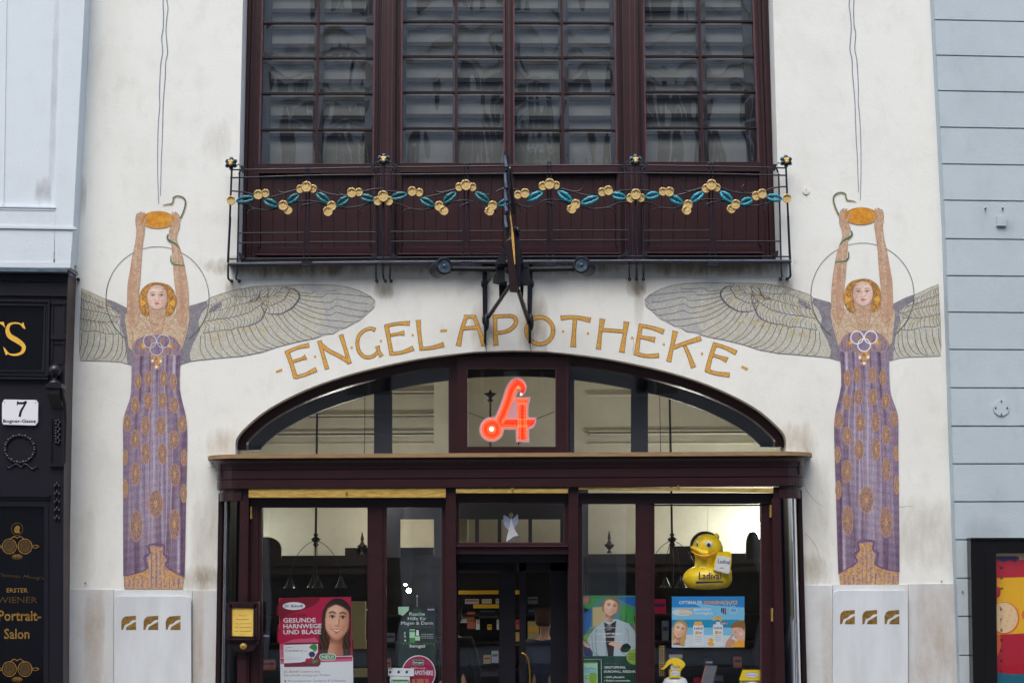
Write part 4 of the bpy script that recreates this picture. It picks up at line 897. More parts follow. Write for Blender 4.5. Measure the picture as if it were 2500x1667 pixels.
def foot(x0, y0, x1, y1, x2, sgn, rr=2.3, lo=685):
    """upright that ends in a toe curling back to the wall under the sill"""
    m = MB(); pts = [(x0, y0, YR), (lerp(x0, x1, .5), lerp(y0, 640, .5), YR), (x1, y1, YR), (x2-sgn*3, lo-9, YR+.01), (x2, lo-3, YR+.05), (x2+sgn*5, lo, YR+.13)]
    m.tube([U(*p) for p in sm(pts, 5)], rr*.004, 'iron', 8); p = U(x2+sgn*5, lo, YR+.15); m.ball(p, .017, 'iron', 8, 6)
    return m.build('baluster', rail)
for (x0, y0, x1, x2, sg, fin) in ((566, 410, 557, 560, 1, 1), (585, 422, 579, 579, 1, 0), (919, 420, 918, 918.5, .2, 0), (936.7, 400, 934.7, 938, .5, 1), (954.7, 420, 952.6, 952.8, .4, 0), (1533.6, 418, 1536.5, 1537, 0, 0), (1550.8, 400, 1554, 1554, 0, 1), (1568, 418, 1571, 1571, 0, 0), (1901, 424, 1907.5, 1908, -.5, 0), (1918.8, 408, 1929, 1927, -1, 1)):
    foot(x0, y0, x1, 655, x2, sg, 2.5 if fin else 2.1, 686 if x0 < 1200 else 681)
    if fin:
        fx, fy = {566: (563.5, 398), 936: (936.5, 389.5), 1550: (1552, 391.5), 1918: (1920, 392.5)}[int(x0)]
        r = 11.2*.004; c = U(fx, fy, YR-.02); tl = 'teal_bright' if x0 > 1000 else 'teal_leaf'
        m = MB()
        for k in range(6):
            a = R(60*k+30); q = c + Vector((math.cos(a)*r*.75, .012, math.sin(a)*r*.75)); m.ball(q, (r*.52, .012, r*.52), 'black_petal', 10, 6)
            q = c + Vector((math.cos(a)*r*.98, .024, math.sin(a)*r*.98)); m.ball(q, (r*.50, .014, r*.50), tl, 10, 6)
        m.tube([U(fx, fy+6, YR), U(x0, y0+6, YR)], .009, 'iron'); fn = m.build('finial', rail)
        m = MB(); m.ball(c+Vector((-.010, -.014, .010)), (.017, .014, .019), 'gold_petal', 10, 6); m.ball(c+Vector((.010, -.014, .010)), (.017, .014, .019), 'gold_petal', 10, 6); m.ball(c+Vector((0, -.018, -.012)), (.020, .014, .018), 'gold_petal', 10, 6); m.build('bud', fn)
# thickened lower shafts, corner brackets
for (x, y0, y1, x1) in ((562, 530, 640, 556.5), (935.5, 525, 600, 935), (1552.5, 522, 600, 1554), (1924, 527, 640, 1929)): rt('shaft', ([(x, y0), (x1, y1)], YR, (3.0), 'iron', 8))
for (x, s_, y) in ((583, 1, 426), (919, -1, 421), (955, 1, 420), (1533, -1, 418), (1568, 1, 418), (1900, -1, 422)):
    m = MB(); m.tpx([(x, y), (x+s_*4, y-9), (x+s_*9, y-14)], YR, 2.2, 'iron', 8, 4); m.prism([(x+s_*5, y-21), (x+s_*14, y-21), (x+s_*15, y-12), (x+s_*9, y-4), (x+s_*5, y-10)], YR-.012, YR+.012, 'iron')
    m.tpx([(x+s_*5, y-17), (x+s_*2, y-22), (x-s_*1.5, y-25), (x-s_*2.5, y-21.5)], YR, 1.2, 'iron', 6, 4); m.build('bracket', rail)
    yb = 632-y*.0 if x < 1000 else 627; m = MB(); m.prism([(x-s_*0, yb-17), (x+s_*8, yb-12), (x+s_*17, yb-1), (x+s_*2, yb-1), (x, yb-6)], YR-.010, YR+.010, 'iron'); m.build('bracket', rail)
for (a, b, c, d, yt) in ((747.3, 754.7, 741.5, 755.7, 402), (1133.6, 1143, 1130.5, 1146, 401), (1336.8, 1345, 1335.5, 1350.5, 398), (1731, 1740, 1732.8, 1748, 399)):
    rt('bay_upright', ([(c-3, 645), (c, 634), (lerp(c, a, .4), 560), (a, 480), (a, yt+3), (a+2, yt), ((a+b)/2, yt-1.2), (b-2, yt), (b, yt+3), (b, 480), (lerp(d, b, .4), 560), (d, 634), (d+4, 645)], YR+.012, 1.8, 'iron', 6, 3))
    m = MB(); m.rect(c-6, 639, d+6, 649, YR-.03, YR+.03, 'iron'); m.build('clasp', rail)
# garland: sinuous wires, leaf bows, blossoms
T = [((110,458),(250,470),(380,505)), ((550,535),(700,500),(880,445)), ((635,405),(655,452),(720,480),(870,445)), ((1110,445),(1250,492),(1420,512),(1480,500)), ((1375,405),(1345,445),(1370,490),(1430,508)), ((1640,470),(1750,440),(1885,430)),
     ((190,600),(300,622),(400,665),(550,680),(660,655)), ((310,722),(335,682),(420,668)), ((780,620),(880,582),(1000,573),(1120,590),(1230,630)), ((940,692),(925,645),(980,612),(1080,600)), ((1340,652),(1480,655),(1650,622),(1790,580)), ((1640,725),(1605,690),(1640,640),(1700,602))]
def bay(x0, xm, x1, dy0, dym, dy1):
    for ln in T:
        q = []
        for (x, y) in ln:
            px = 540 + x/4.7515; py = 370 + y/4.7515; t = (px-563)/(748-563) if px < 748 else (px-748)/(936-748)
            q.append((lerp(x0, xm, t) if px < 748 else lerp(xm, x1, t), py + (lerp(dy0, dym, t) if px < 748 else lerp(dym, dy1, t))))
        rt('tendril', (q, YR-.005, 1.9, 'iron', 6, 5))
bay(563, 748, 936, 0, 0, 0); bay(936, 1138, 1240, 0, -1, -1); bay(1551, 1341, 1240, -3, -3, -1); bay(1551, 1737, 1922, -3, -4, -5)
LV = ((C1, ((175,575,385,540),(490,560,660,640),(765,600,905,495),(1100,480,1260,600),(1345,625,1485,530),(1610,520,1785,568))), (C2, ((160,540,355,495),(500,545,668,637),(770,597,920,475),(1140,475,1302,592),(1400,630,1600,548))), (C3, ((310,572,505,470),(672,460,838,582),(940,607,1150,530),(1290,500,1467,538),(1688,530,1850,495))), (C4, ((440,520,607,607),(693,592,845,470),(1035,465,1182,587),(1272,607,1412,553),(1570,525,1757,552))))
for Kf, ls in LV:
    for (x0, y0, x1, y1) in ls:
        a, b = Kf((x0, y0), (x1, y1)); dx, dy = b[0]-a[0], b[1]-a[1]; l = math.hypot(dx, dy); nx, ny = -dy/l, dx/l; m = MB()
        for s_ in (-1, 1):
            q = []
            for i in range(15):
                t = i/14; h = s_*(math.sin(math.pi*t)**.75)*6.2 + .5*math.sin(i*1.7+s_); q.append(U(a[0]+dx*t+nx*h, a[1]+dy*t+ny*h, YR-.02-.012*math.sin(math.pi*t)))
            m.tube(q, [.004*(1.1+3.3*math.sin(math.pi*min(1, max(0, i/14)))**.6 + .5*math.sin(i*2.1)) for i in range(15)], 'teal_bright' if (a[0] > 1240 or s_ > 0 and i % 2) else 'teal_leaf', 8)
        m.build('leaf_bow', rail)
BL = ((C1, ((115,573,50),(515,493,45),(430,508,53),(778,685,50),(720,632,55),(918,443,46),(1065,440,45),(990,415,60),(1240,700,55),(1285,638,53),(1600,480,45),(1515,485,55),(1818,580,50),(1945,580,50),(1880,525,62))),
      (C2, ((492,483,45),(410,470,52),(780,692,52),(725,640,55),(955,418,46),(1110,420,46),(1035,395,60),(1310,697,52),(1342,635,53))),
      (C3, ((210,510,45),(292,492,52),(500,408,48),(655,400,43),(577,383,60),(838,672,52),(880,620,55),(1187,478,47),(1262,460,53),(1518,547,50),(1635,545,47),(1578,503,60))),
      (C4, ((370,473,45),(447,475,53),(870,437,48),(995,428,44),(935,393,60),(650,687,52),(662,626,55),(1168,672,50),(1215,620,53),(1455,522,50),(1525,497,53),(1812,550,50))))
nb = 0
for Kf, ls in BL:
    prev = None
    for (x, y, r) in ls:
        p = Kf((x, y))[0]; nb += 1; front = (r >= 52 or (prev is None)); yd = -.055 if r >= 58 else (-.048 if r >= 52 else -.030); yd -= .0006*(nb % 5)
        c = U(*p, YR+yd); rr = r/4.7515*.004*.985; m = MB(); rows = []
        # thick disc with rolled rim, two petals folded over the top
        for (f, h) in ((.0, .016), (.9, .016), (1.0, .008), (1.0, -.004), (.94, -.012), (.86, -.010), (.6, -.012), (.0, -.013)):
            rows.append([c + Vector((rr*f*math.cos(2*math.pi*j/22)*(1+.012*math.sin(3*j+nb)), h, rr*f*math.sin(2*math.pi*j/22)*(1+.02*math.sin(2*j+nb*2)))) for j in range(22)])
        m.grid(rows, 'gold_petal', True, True)
        tilt = random.uniform(-.35, .35) + (1.2 if y > 600 and r < 54 and prev and y > prev else 0)
        for s_ in (-1, 1):
            q = []
            for k in range(9):
                a = math.pi/2 + tilt + s_*(.05+.16*k); ra = rr*(1.02 if k else 1.08); q.append(c + Vector((ra*.93*math.cos(a), -.013, ra*.93*math.sin(a))))
            m.tube(q, [.011, .012, .011, .010, .009, .007, .006, .004, .002], 'gold_petal', 6)
            m.tube([q[0], c + Vector((rr*.45*math.cos(math.pi/2+tilt+s_*.9), -.015, rr*.45*math.sin(math.pi/2+tilt+s_*.9)))], [.005, .002], 'gold_dim', 5)
        m.build('blossom', rail); prev = y

# ================================================================ projecting sign with its bracket and spotlights
psg = thing('projecting_sign', 'edge on hanging sign with scrolled iron frame on a black wall bracket above the arch', 'sign', (U(1245, 700, -.6).x, -.6, U(1245, 740, -.6).z))
def loft(mb, p0, Y0, p1, Y1, mt, caps=True):
    a = [U(x, y, Y0) for x, y in p0]; b = [U(x, y, Y1) for x, y in p1]; n = len(a)
    if caps: mb.face(a, mt); mb.face(b[::-1], mt)
    for i in range(n): mb.face([a[i], a[(i+1) % n], b[(i+1) % n], b[i]], mt)
YN, YB = -1.15, -.42
m = MB(); loft(m, C5((1072,-60),(1150,-60),(1225,600),(1122,590)), YN, C5((1150,-140),(1235,-140),(1245,560),(1200,560)), YB, 'maroon_dark'); m.build('board', psg)
m = MB(); loft(m, C2((1480,880),(1540,700),(1548,980),(1492,980)), YN-.01, C2((1520,880),(1570,700),(1575,980),(1530,980)), YN+.2, 'iron'); 
m.sheet(C2((1533,600),(1549,690),(1568,830),(1590,980),(1602,1180),(1606,1312),(1597,1312),(1575,1130),(1552,900)), YN-.004, 'gold_mosaic', 2); m.build('painted_face', psg)
m = MB()
edge = sm(C2((1488,38),(1505,90),(1494,160),(1500,245),(1500,330),(1515,400),(1500,500),(1505,580),(1512,650),(1500,740),(1515,860),(1510,985)), 5)
m.tube([U(x-2.2, y, YN-.02) for x, y in edge], .010, 'iron'); m.tube([U(x+5.6, y, YN-.02) for x, y in edge], .011, 'iron')
for (y0, y1) in ((45,180),(250,420),(440,575),(590,690),(740,880)):
    q = C2((1488, y0), (1492, (y0+y1)/2), (1504, y1)); m.tube([U(x, y, YN-.035) for x, y in sm(q, 4)], [.012]*5+[.014]*4, 'zinc')  # pale segments stand in for glints along the iron edge
for y in (215, 428, 583, 720): p = C2((1500, y))[0]; m.ball(U(*p, YN-.02), (.018, .02, .022), 'iron', 8, 6)
m.tpx(C2((1475,0),(1488,12),(1482,28),(1500,40)), YN-.02, 1.3, 'iron', 6, 3)
m.tube([U(*C2((1530,190))[0], YN), U(*C2((1590,720))[0], YN+.3)], .02, 'black_petal'); m.build('scroll_frame', psg)
m = MB(); loft(m, C2((1590,880),(1645,870),(1668,1290),(1665,1568),(1620,1568)), -.95, C2((1570,880),(1625,870),(1650,1290),(1650,1568),(1605,1568)), -.5, 'iron'); m.ball(U(*C2((1632,918))[0], -.97), (.022, .03, .03), 'iron'); m.build('side_plate', psg)
for s_, (fin, drum, stem) in enumerate(((C2((1495,1100),(1465,1130),(1365,1310),(1500,1300)), C5((950,205),(1050,190),(1062,470),(1000,468),(908,445),(915,380),(945,340),(938,230)), C5((982,455),(1086,450),(1088,560),(1000,700),(985,650))),
                                        (C2((1655,1100),(1668,1120),(1705,1300),(1655,1300)), C5((1256,205),(1366,218),(1372,340),(1392,440),(1390,470),(1268,476),(1256,440)), C5((1255,455),(1298,455),(1298,560),(1290,690),(1258,600))))):
    m = MB(); m.prism(fin, -.80, -.77, 'iron'); m.build('gusset', psg)
    m = MB(); m.prism(stem, -.55, -.45, 'iron_light'); m.build('stem', psg)
    m = MB(); m.prism(drum, -.74, -.58, 'iron_light'); m.prism(C5((958,265),(1036,262),(1034,276),(1010,282),(956,278)) if not s_ else C5((1284,265),(1350,272),(1352,284),(1300,284)), -.745, -.73, 'black_petal'); m.build('lamp_box', psg)
# wall irons
for pts, w1 in ((((800,210),(806,460),(806,900)), 9), (((1384,210),(1380,460),(1374,900)), 8)):
    m = MB(); q = C5(*pts)
    m.tpx([(q[0][0]-4, q[0][1]), (q[1][0]-4.3, q[1][1]), (q[2][0]-3.6, q[2][1])], -.05, 2.0, 'iron'); m.tpx([(q[0][0]+3.5, q[0][1]), (q[1][0]+4.3, q[1][1]), (q[2][0]+3.6, q[2][1])], -.05, 2.0, 'iron'); m.tpx([q[0], q[1], q[2]], -.04, 3.2, 'iron_light')
    m.ball(U(q[0][0]-1, q[0][1], -.06), (.022, .022, .03), 'iron'); m.ball(U(q[1][0]-6*(1 if w1 == 9 else -1), q[1][1]+5, -.06), (.016, .02, .04), 'iron')
    e = C5((pts[2][0]+(0 if w1 == 9 else 4), 1245))[0]; m.tpx([q[2], (lerp(q[2][0], e[0], .5)+.5, lerp(q[2][1], e[1], .5)), e], [-.05, -.045, -.02], 3.4, 'iron'); m.ball(U(q[2][0]+3, q[2][1]+14, -.06), (.03, .03, .09), 'iron', 8, 6); m.ball(U(q[2][0]-4, q[2][1]+8, -.07), (.014, .02, .05), 'iron', 8, 6)
    m.build('wall_iron', psg)
    m = MB(); x = e[0]; m.tpx([(x, e[1]), (x+2, e[1]+10), (x+4, 862)], -.012, .8, 'black_petal', 6, 4); m.build('cable', psg)
for a, b, Ya in ((C5((1120,510))[0], C5((846,915))[0], -.9), (C5((1232,575))[0], C5((1358,960))[0], -.9), (C5((905,320))[0], C5((838,460))[0], -.6)):
    m = MB(); m.tube([U(*a, Ya), U(*b, -.07)], .022, 'iron', 4)
    for t in (.45, .8): m.ball(U(lerp(a[0], b[0], t)+3, lerp(a[1], b[1], t), lerp(Ya, -.07, t)), .013, 'iron', 6, 4)
    m.build('strut', psg)
m = MB(); m.tube([U(*C5((806,250))[0], -.05), U(*C5((1384,250))[0], -.05)], .018, 'iron', 6); m.tube([U(*C5((1095,330))[0], -.05), U(*C5((1095,330))[0], -.9)], .02, 'iron', 6); m.build('cross_bar', psg)
for s_, (a, b, hc, back, ln) in enumerate((((370,292),(950,300),(285,255),(180,320),(283,256)), ((1945,292),(1370,303),(2035,240),(2130,300),(2032,246)))):
    m = MB(); p0, p1 = U(*C5(a)[0], -.70), U(*C5(b)[0], -.66); m.tube([p0, p1], .024, 'iron_light', 12); arm = m.build('lamp_arm', psg)
    m = MB(); f = U(*C5(hc)[0], -.80); bk = U(*C5(back)[0], -.52); ax = (bk-f).normalized(); q = ax.to_track_quat('Z', 'X').to_matrix(); r0, r1 = .082, .07; ll = (bk-f).length
    prof = [(0, .012), (r0*.74, .008), (r0*.76, -.004), (r0*.96, -.006), (r0*1.02, .010), (r0*1.0, .03), (r0*.94, .034), (r0*.94, ll*.9), (r0*.80, ll*1.02), (r0*.3, ll*1.05), (0, ll*1.05)]
    rows = [[f + q @ Vector((r*math.cos(2*math.pi*j/20), r*math.sin(2*math.pi*j/20), h)) for j in range(20)] for r, h in prof]
    m.grid(rows[1:], 'iron_light', True, True)
    for k in range(3): aa = R(20+120*k); m.ball(f + q @ Vector((r0*1.0*math.cos(aa), r0*1.0*math.sin(aa), .0)), .010, 'iron_light', 6, 4)
    sp = m.build('spotlight', arm)
    mat('lens', srgb(150, 172, 186), 0.12, srgb(70, 88, 100), scale=14, metal=0.7)
    m = MB(); m.grid(rows[:2], 'lens', True, True); m.grid([[f + q @ Vector((r*math.cos(2*math.pi*j/14), r*math.sin(2*math.pi*j/14), h)) for j in range(14)] for r, h in ((.0, -.012), (.012, -.008), (.014, .01))], 'zinc', True, True); m.build('lens', sp) if 0 else m.build('lens', arm)

# ================================================================ red illuminated A in the fanlight
led = thing('illuminated_letter', 'red light dot letter A in old script shape glowing in the middle fanlight pane', 'light sign', (U(1250, 1080, .07).x, .06, U(1250, 1078, .07).z))
YL = .055
diag = sm([(745,960),(800,850),(860,700),(910,560),(955,420),(1010,320),(1080,275),(1150,315),(1170,380),(1140,440)], 6)
def rb(pts, w, s=7.4667): return [(x, y) for x, y in pts]
m = MB()
def rib(mb, pts, w, mt, lay, Y=YL): mb.ribbon(D7(*pts), [x/7.4667 for x in w] if isinstance(w, list) else w/7.4667, Y, mt, lay)
bw_ = 235
rib(m, diag, [bw_, bw_, bw_, bw_, 240, 250, 200, 130, 110], 'acrylic_pink', 1); m.sheet(ell(*D7((600,1105))[0], 225/7.4667, 228/7.4667, 36), YL, 'acrylic_pink', 2)
m.sheet(D7((1015,515),(1310,515),(1295,620),(1275,660),(1275,885),(1425,885),(1405,1000),(1360,1075),(1285,1105),(1285,1335),(1040,1335),(1040,1110),(820,1110),(700,900),(780,880),(900,640)), YL, 'acrylic_pink', 3)
bk = m.build('backing', led)
m = MB(); rib(m, diag, [150, 150, 150, 150, 155, 165, 130, 80, 40], 'led_red', 5); m.sheet(ell(*D7((600,1105))[0], 186/7.4667, 186/7.4667, 36), YL, 'led_red', 6)
m.sheet(D7((1072,650),(1235,650),(1245,1290),(1080,1290)), YL, 'led_red', 7); m.sheet(D7((1015,543),(1278,543),(1235,635),(1060,635)), YL, 'led_red', 8); m.sheet(D7((690,915),(1390,915),(1375,985),(1330,1035),(1250,1068),(720,1068)), YL, 'led_red', 9)
m.build('letter_body', led)
m = MB()
def dot(x, y, r=4.6, mt='led_dot'):
    p = U(*D7((x, y))[0], YL-.012); m.ball(p, r/7.4667*.004, mt, 6, 4)
def along(pts, off, step, mt='led_dot'):
    d = 0; L_ = 0
    for i in range(len(pts)-1):
        a, b = pts[i], pts[i+1]; l = math.hypot(b[0]-a[0], b[1]-a[1]); nx, ny = -(b[1]-a[1])/l, (b[0]-a[0])/l
        while L_ <= l:
            t = L_/l; dot(lerp(a[0], b[0], t)+nx*off, lerp(a[1], b[1], t)+ny*off, 4.8, mt); L_ += step
        L_ -= l
for k, o in enumerate((-66, -44, -22, 0, 22, 44, 66)): along(diag[:46 if abs(o) > 30 else 50], o, 27, 'led_dot' if abs(o) > 40 else 'led_dim')
for x in (1088, 1115, 1145, 1175, 1203, 1228): along([(x, 655), (x+6, 1285)], 0, 26, 'led_dim' if 1130 < x < 1190 else 'led_dot')
for i, y in enumerate((550, 575, 600, 625)): along([(1022+i*14, y), (1270-i*14, y)], 0, 26)
for i, y in enumerate((925, 950, 975, 1000, 1030, 1058)): along([(800, y), (1375-(i*i*4), y)], 0, 27, 'led_dim' if 0 < i < 4 else 'led_dot')
for r_ in (178, 152, 126, 100, 76, 56): along([(600+r_*math.cos(R(a)), 1105+r_*math.sin(R(a))) for a in range(0, 361, 8)], 0, 27, 'led_dim' if r_ in (126, 100) else 'led_dot')
dot(600, 1100, 42, 'led_white'); dot(1137, 468, 24, 'led_white')
m.build('light_dots', led)
m = MB(); m.tpx(D7((175,795),(500,918)), .30, .9, 'iron', 6); m.tpx(D7((1745,785),(1400,918)), .30, .9, 'iron', 6); m.tpx(D7((1095,1335),(1088,1385)), YL+.02, 1.6, 'iron', 6); m.build('stay_wire', led)

# ================================================================ left neighbour
lb = thing('white_building', 'bluish white plastered house with a raised frame border at the upper left edge', 'building', (U(60, 600, -.25).x, -.2, GZ))
m = MB(); m.box(-12, U(176, 300, -.2).x, -.2, 3, GZ, 16, 'render_bluewhite')
m.prism([(157, -80), (211, -80), (207, 0), (178, 560), (172, 640), (130, 640), (134, 500), (157, 0)], -.24, 0.05, 'render_bluewhite')
m.prism([(-80, 503), (135, 507), (134, 640), (-80, 640)], -.24, -.1, 'render_bluewhite')
m.build('wall', lb)
m = MB(); m.prism([(-80, 501), (136, 505), (136, 508.5), (-80, 504.5)], -.252, -.2, 'render_bluewhite'); m.prism([(-80, 549), (186, 554), (186, 560), (-80, 556)], -.255, -.2, 'render_bluewhite'); m.prism([(-80, 508), (133, 511), (133, 514), (-80, 511)], -.246, -.2, 'render_bluewhite')
m.prism([(14, -80), (18, -80), (9, 500), (5, 500)], -.21, -.2, 'render_bluewhite'); m.build('moulding', lb)
m = MB(); m.prism([(-80, 640), (172, 640), (172, 654), (-80, 652)], -.25, -.1, 'render_bluewhite'); m.build('ledge', lb)
dsf = thing('dark_shopfront', 'black painted carved wooden shopfront with moulded signboard at the left edge', 'shopfront', (U(60, 1600, -.38).x, -.3, GZ))
YD = -.38
m = MB(); ed = [(166, 676), (160, 860), (157, 965), (155, 1300), (154, 1760)]
loft(m, ed + [(-80, 1760), (-80, 668)], YD, [(186, 672), (180, 860), (177, 965), (171, 1300), (169, 1760), (-80, 1760), (-80, 668)], 0.0, 'black_wood', False)
m.face([U(x, y, YD) for x, y in ed[:4] + [(155, 1208), (-80, 1206), (-80, 660), (166, 662)]] if 0 else [U(x, y, YD) for x, y in [(166, 665), (166, 676), (160, 860), (157, 965), (155, 1300), (154, 1760), (118, 1760), (118, 665)]], 'black_wood')
m.face([U(x, y, YD) for x, y in [(-80, 662), (118, 665), (118, 748), (-80, 744)]], 'black_wood'); m.face([U(x, y, YD) for x, y in [(-80, 914), (118, 914), (118, 1236), (-80, 1234)]], 'black_wood')
for i in range(4): a, b = ed[i], ed[i+1]; q = [(186, 672), (180, 860), (177, 965), (171, 1300), (169, 1760)]; m.face([U(*a, YD-.001), U(*b, YD-.001), U(*q[i+1], -.005), U(*q[i], -.005)], 'brown_side')
m.build('frame', dsf)
m = MB(); loft(m, [(-80, 653), (167, 658), (185, 671), (186, 676), (166, 664), (-80, 660)], YD-.10, [(-80, 650), (172, 653), (190, 664), (191, 670), (170, 660), (-80, 656)], -.1, 'iron'); m.prism([(-80, 653.5), (164, 658), (164, 664), (-80, 662)], YD-.12, YD-.02, 'lead'); m.build('lead_flashing', dsf)
m = MB(); m.prism([(-80, 716), (161, 719), (161, 723), (-80, 720)], YD-.03, YD, 'black_wood'); m.prism([(-80, 682), (163, 686), (163, 688), (-80, 684)], YD-.02, YD, 'black_wood')
m.prism([(-80, 1206), (121, 1208), (121, 1213), (-80, 1211)], YD-.03, YD, 'black_wood'); m.prism([(-80, 1214), (121, 1216), (121, 1219), (-80, 1217)], YD-.018, YD, 'black_wood'); m.build('moulding', dsf)
m = MB()
for d, yd in ((0, .035), (5, .02), (10, .03)):
    m.prism([(118-d, 736+d), (118-d+3.4, 736+d-3.4), (117-d+1.4, 914-d+3), (114-d-2, 914-d)], YD-yd, YD+.02, 'black_wood'); m.prism([(-80, 736+d-6), (121-d, 733+d), (118-d, 737+d), (-80, 736+d-2)], YD-yd, YD+.02, 'black_wood'); m.prism([(-80, 912-d), (114-d, 914-d), (117-d, 918-d), (-80, 916-d)], YD-yd, YD+.02, 'black_wood')
m.prism([(-80, 919), (118, 921), (118, 926), (-80, 924)], YD-.05, YD, 'black_wood'); m.sheet([(-80, 740), (108, 744), (104, 908), (-80, 906)], YD+.01, 'black_glass'); m.build('signboard', dsf)
m = MB()
for (x0, y0, x1, y1, yd) in ((122, 738, 160, 742, .02), (132, 812, 158, 815, .01), (124, 815, 160, 828, .02), (130, 837, 156, 840, .012), (128, 886, 152, 889, .012), (126, 745, 130, 880, .014), (155, 745, 158, 880, .014), (121, 1130, 158, 1138, .04), (124, 1020, 127, 1130, .02), (150, 1020, 154, 1130, .02)): m.prism([(x0, y0), (x1, y0), (x1-1.5, y1), (x0-1, y1)], YD-yd, YD, 'black_wood')
m.build('pilaster', dsf)
m = MB(); c = U(133.5, 905, YD-.06)
m.lathe([(.0, .062), (.03, .055), (.052, .035), (.062, .0), (.052, -.035), (.03, -.055), (.018, -.063), (.022, -.072), (.016, -.08), (.030, -.09), (.052, -.105), (.056, -.125), (.05, -.135), (0, -.135)], c, 'black_wood', 18); m.build('ball_finial', dsf)
m = MB(); m.prism([(111, 936), (150, 936), (150, 947), (111, 946)], YD-.16, YD, 'black_wood'); loft(m, [(113, 947), (147, 947), (146, 962), (114, 961)], YD-.14, [(122, 965), (152, 965), (154, 1000), (126, 1000)], YD, 'black_wood')
m.tube([U(150, 946, YD-.12), U(152, 962, YD-.10), U(158, 985, YD-.04), U(159, 1030, YD-.02), U(156, 1130, YD-.02)], .018, 'black_wood'); m.build('console', dsf)
m = MB()
for (x, y) in ((141, 1032), (141, 1048), (140, 1062), (141, 1076)):
    for k in range(5): a = R(72*k); m.ball(U(x+5*math.cos(a), y+6*math.sin(a), YD-.012), (.016, .014, .016), 'black_wood', 8, 5)
m.build('carved_drop', dsf); m = MB()
for i in range(5):
    y = 1182+i*20
    for s_ in (-1, 0, 1): m.ball(U(139+s_*5, y+abs(s_)*5, YD-.012), (.011, .012, .024), 'black_wood', 8, 5)
m.build('carved_drop', dsf)
m = MB(); 
for k in range(30):
    a = R(k*12+4); m.ball(U(48+36*math.cos(a), 1096+33*math.sin(a), YD-.01), (.020, .012, .011 if k % 2 else .02), 'black_wood', 7, 5)
m.tpx(sm([(14, 1128), (22, 1142), (40, 1132), (52, 1140), (62, 1132), (78, 1144), (92, 1138)], 4), YD-.012, 1.8, 'black_wood'); m.build('carved_wreath', dsf)
m = MB(); m.sheet([(-80, 1234), (112, 1236), (108, 1760), (-80, 1760)], YD+.03, 'black_glass'); m.prism([(108, 1236), (118, 1236), (118, 1760), (106, 1760)], YD-.01, YD+.03, 'black_wood'); m.build('shop_window', dsf)
# gilt lettering
m = MB(); t = D8((75,750),(75,750)); YSG = YD+.004
sp = sm(D8((262,735),(235,700),(180,684),(110,700),(84,760),(110,830),(190,880),(255,930),(268,970),(240,1020),(170,1042),(100,1030),(50,975)), 5)
mat('gilt_paint', srgb(150, 116, 48), 0.45, srgb(104, 76, 30), scale=60)
mat('gilt_dark', srgb(84, 62, 26), 0.45, srgb(60, 44, 20), scale=60)
mat('sign_gold', srgb(236, 190, 76), 0.45, srgb(222, 172, 60), scale=20)
m.ribbon(sp, [4, 4, 4, 9, 12, 13, 10, 9, 6, 4, 4], YSG, 'sign_gold', 4); m.sheet(D8((262,676),(288,750),(270,748),(232,700)), YSG, 'sign_gold', 6); m.sheet(D8((34,950),(52,965),(100,1028),(66,1048)), YSG, 'sign_gold', 6); m.build('letter', dsf)
m = MB(); m.sheet(D8((-80,672),(42,672),(58,740),(30,712),(0,690),(-80,690)), YSG, 'sign_gold', 4); m.rect(-17, 790, -8, 860, YSG-.004, YSG, 'sign_gold'); m.build('letter', dsf)
YW = YD+.026
for args, kw in ((("Thomas Moog's", 51, 1410, 8, YW, 'gilt_dark'), dict(width=112, align='c', shear=.2, rot=4)), (('ERSTER', 42, 1445, 10, YW, 'gilt_paint'), dict(width=52, align='c', bold=True)), (('WIENER', 42, 1471, 15, YW, 'gilt_dark'), dict(width=98, align='c')),
                 (('Portrait-', 48, 1514, 25, YW, 'gilt_paint'), dict(width=104, align='c', bold=True)), (('Salon', 41, 1558, 24, YW, 'gilt_paint'), dict(width=62, align='c', bold=True))):
    m = MB(); m.text(*args, **kw); m.build('gilt_writing', dsf)
for by, top in ((1333, 1), (1632, 0)):
    m = MB()
    for s_ in (-1, 1):
        cx = 42+s_*19; m.ribbon(ell(cx, by, 17, 18, 26), 2.2, YW, 'gilt_paint', 3, True); m.sheet(ell(cx, by, 14, 15, 20), YW, 'gilt_dark', 2); m.ribbon(sm([(cx-6, by+6), (cx-2, by-7), (cx+5, by-7), (cx+3, by), (cx-3, by+2)], 4), 1.2, YW, 'black_petal', 6)
        m.ribbon(sm([(cx+s_*17, by), (cx+s_*26, by-3), (cx+s_*34, by), (cx+s_*26, by+4), (cx+s_*17, by+2)], 4), 1.8, YW, 'gilt_paint', 5)
    for a in range(0, 360, 30): m.ribbon(sm([(42, by+20), (42+13*math.cos(R(a)), by+26+7*math.sin(R(a)))], 2), 1.4, YW, 'gilt_paint', 5)
    for s_ in (-1, 1): m.ribbon(sm([(42, by-20), (42+s_*8, by-24), (42+s_*18, by-16)], 4), 2, YW, 'gilt_paint', 5)
    if top: m.ribbon(ell(42, by-42, 14, 15, 26), 2, YW, 'gilt_dark', 3, True); m.sheet(sm([(36, by-34), (35, by-44), (42, by-51), (49, by-46), (47, by-38), (50, by-33)], 3, True), YW, 'gilt_paint', 5)
    m.build('gilt_medallion', dsf)
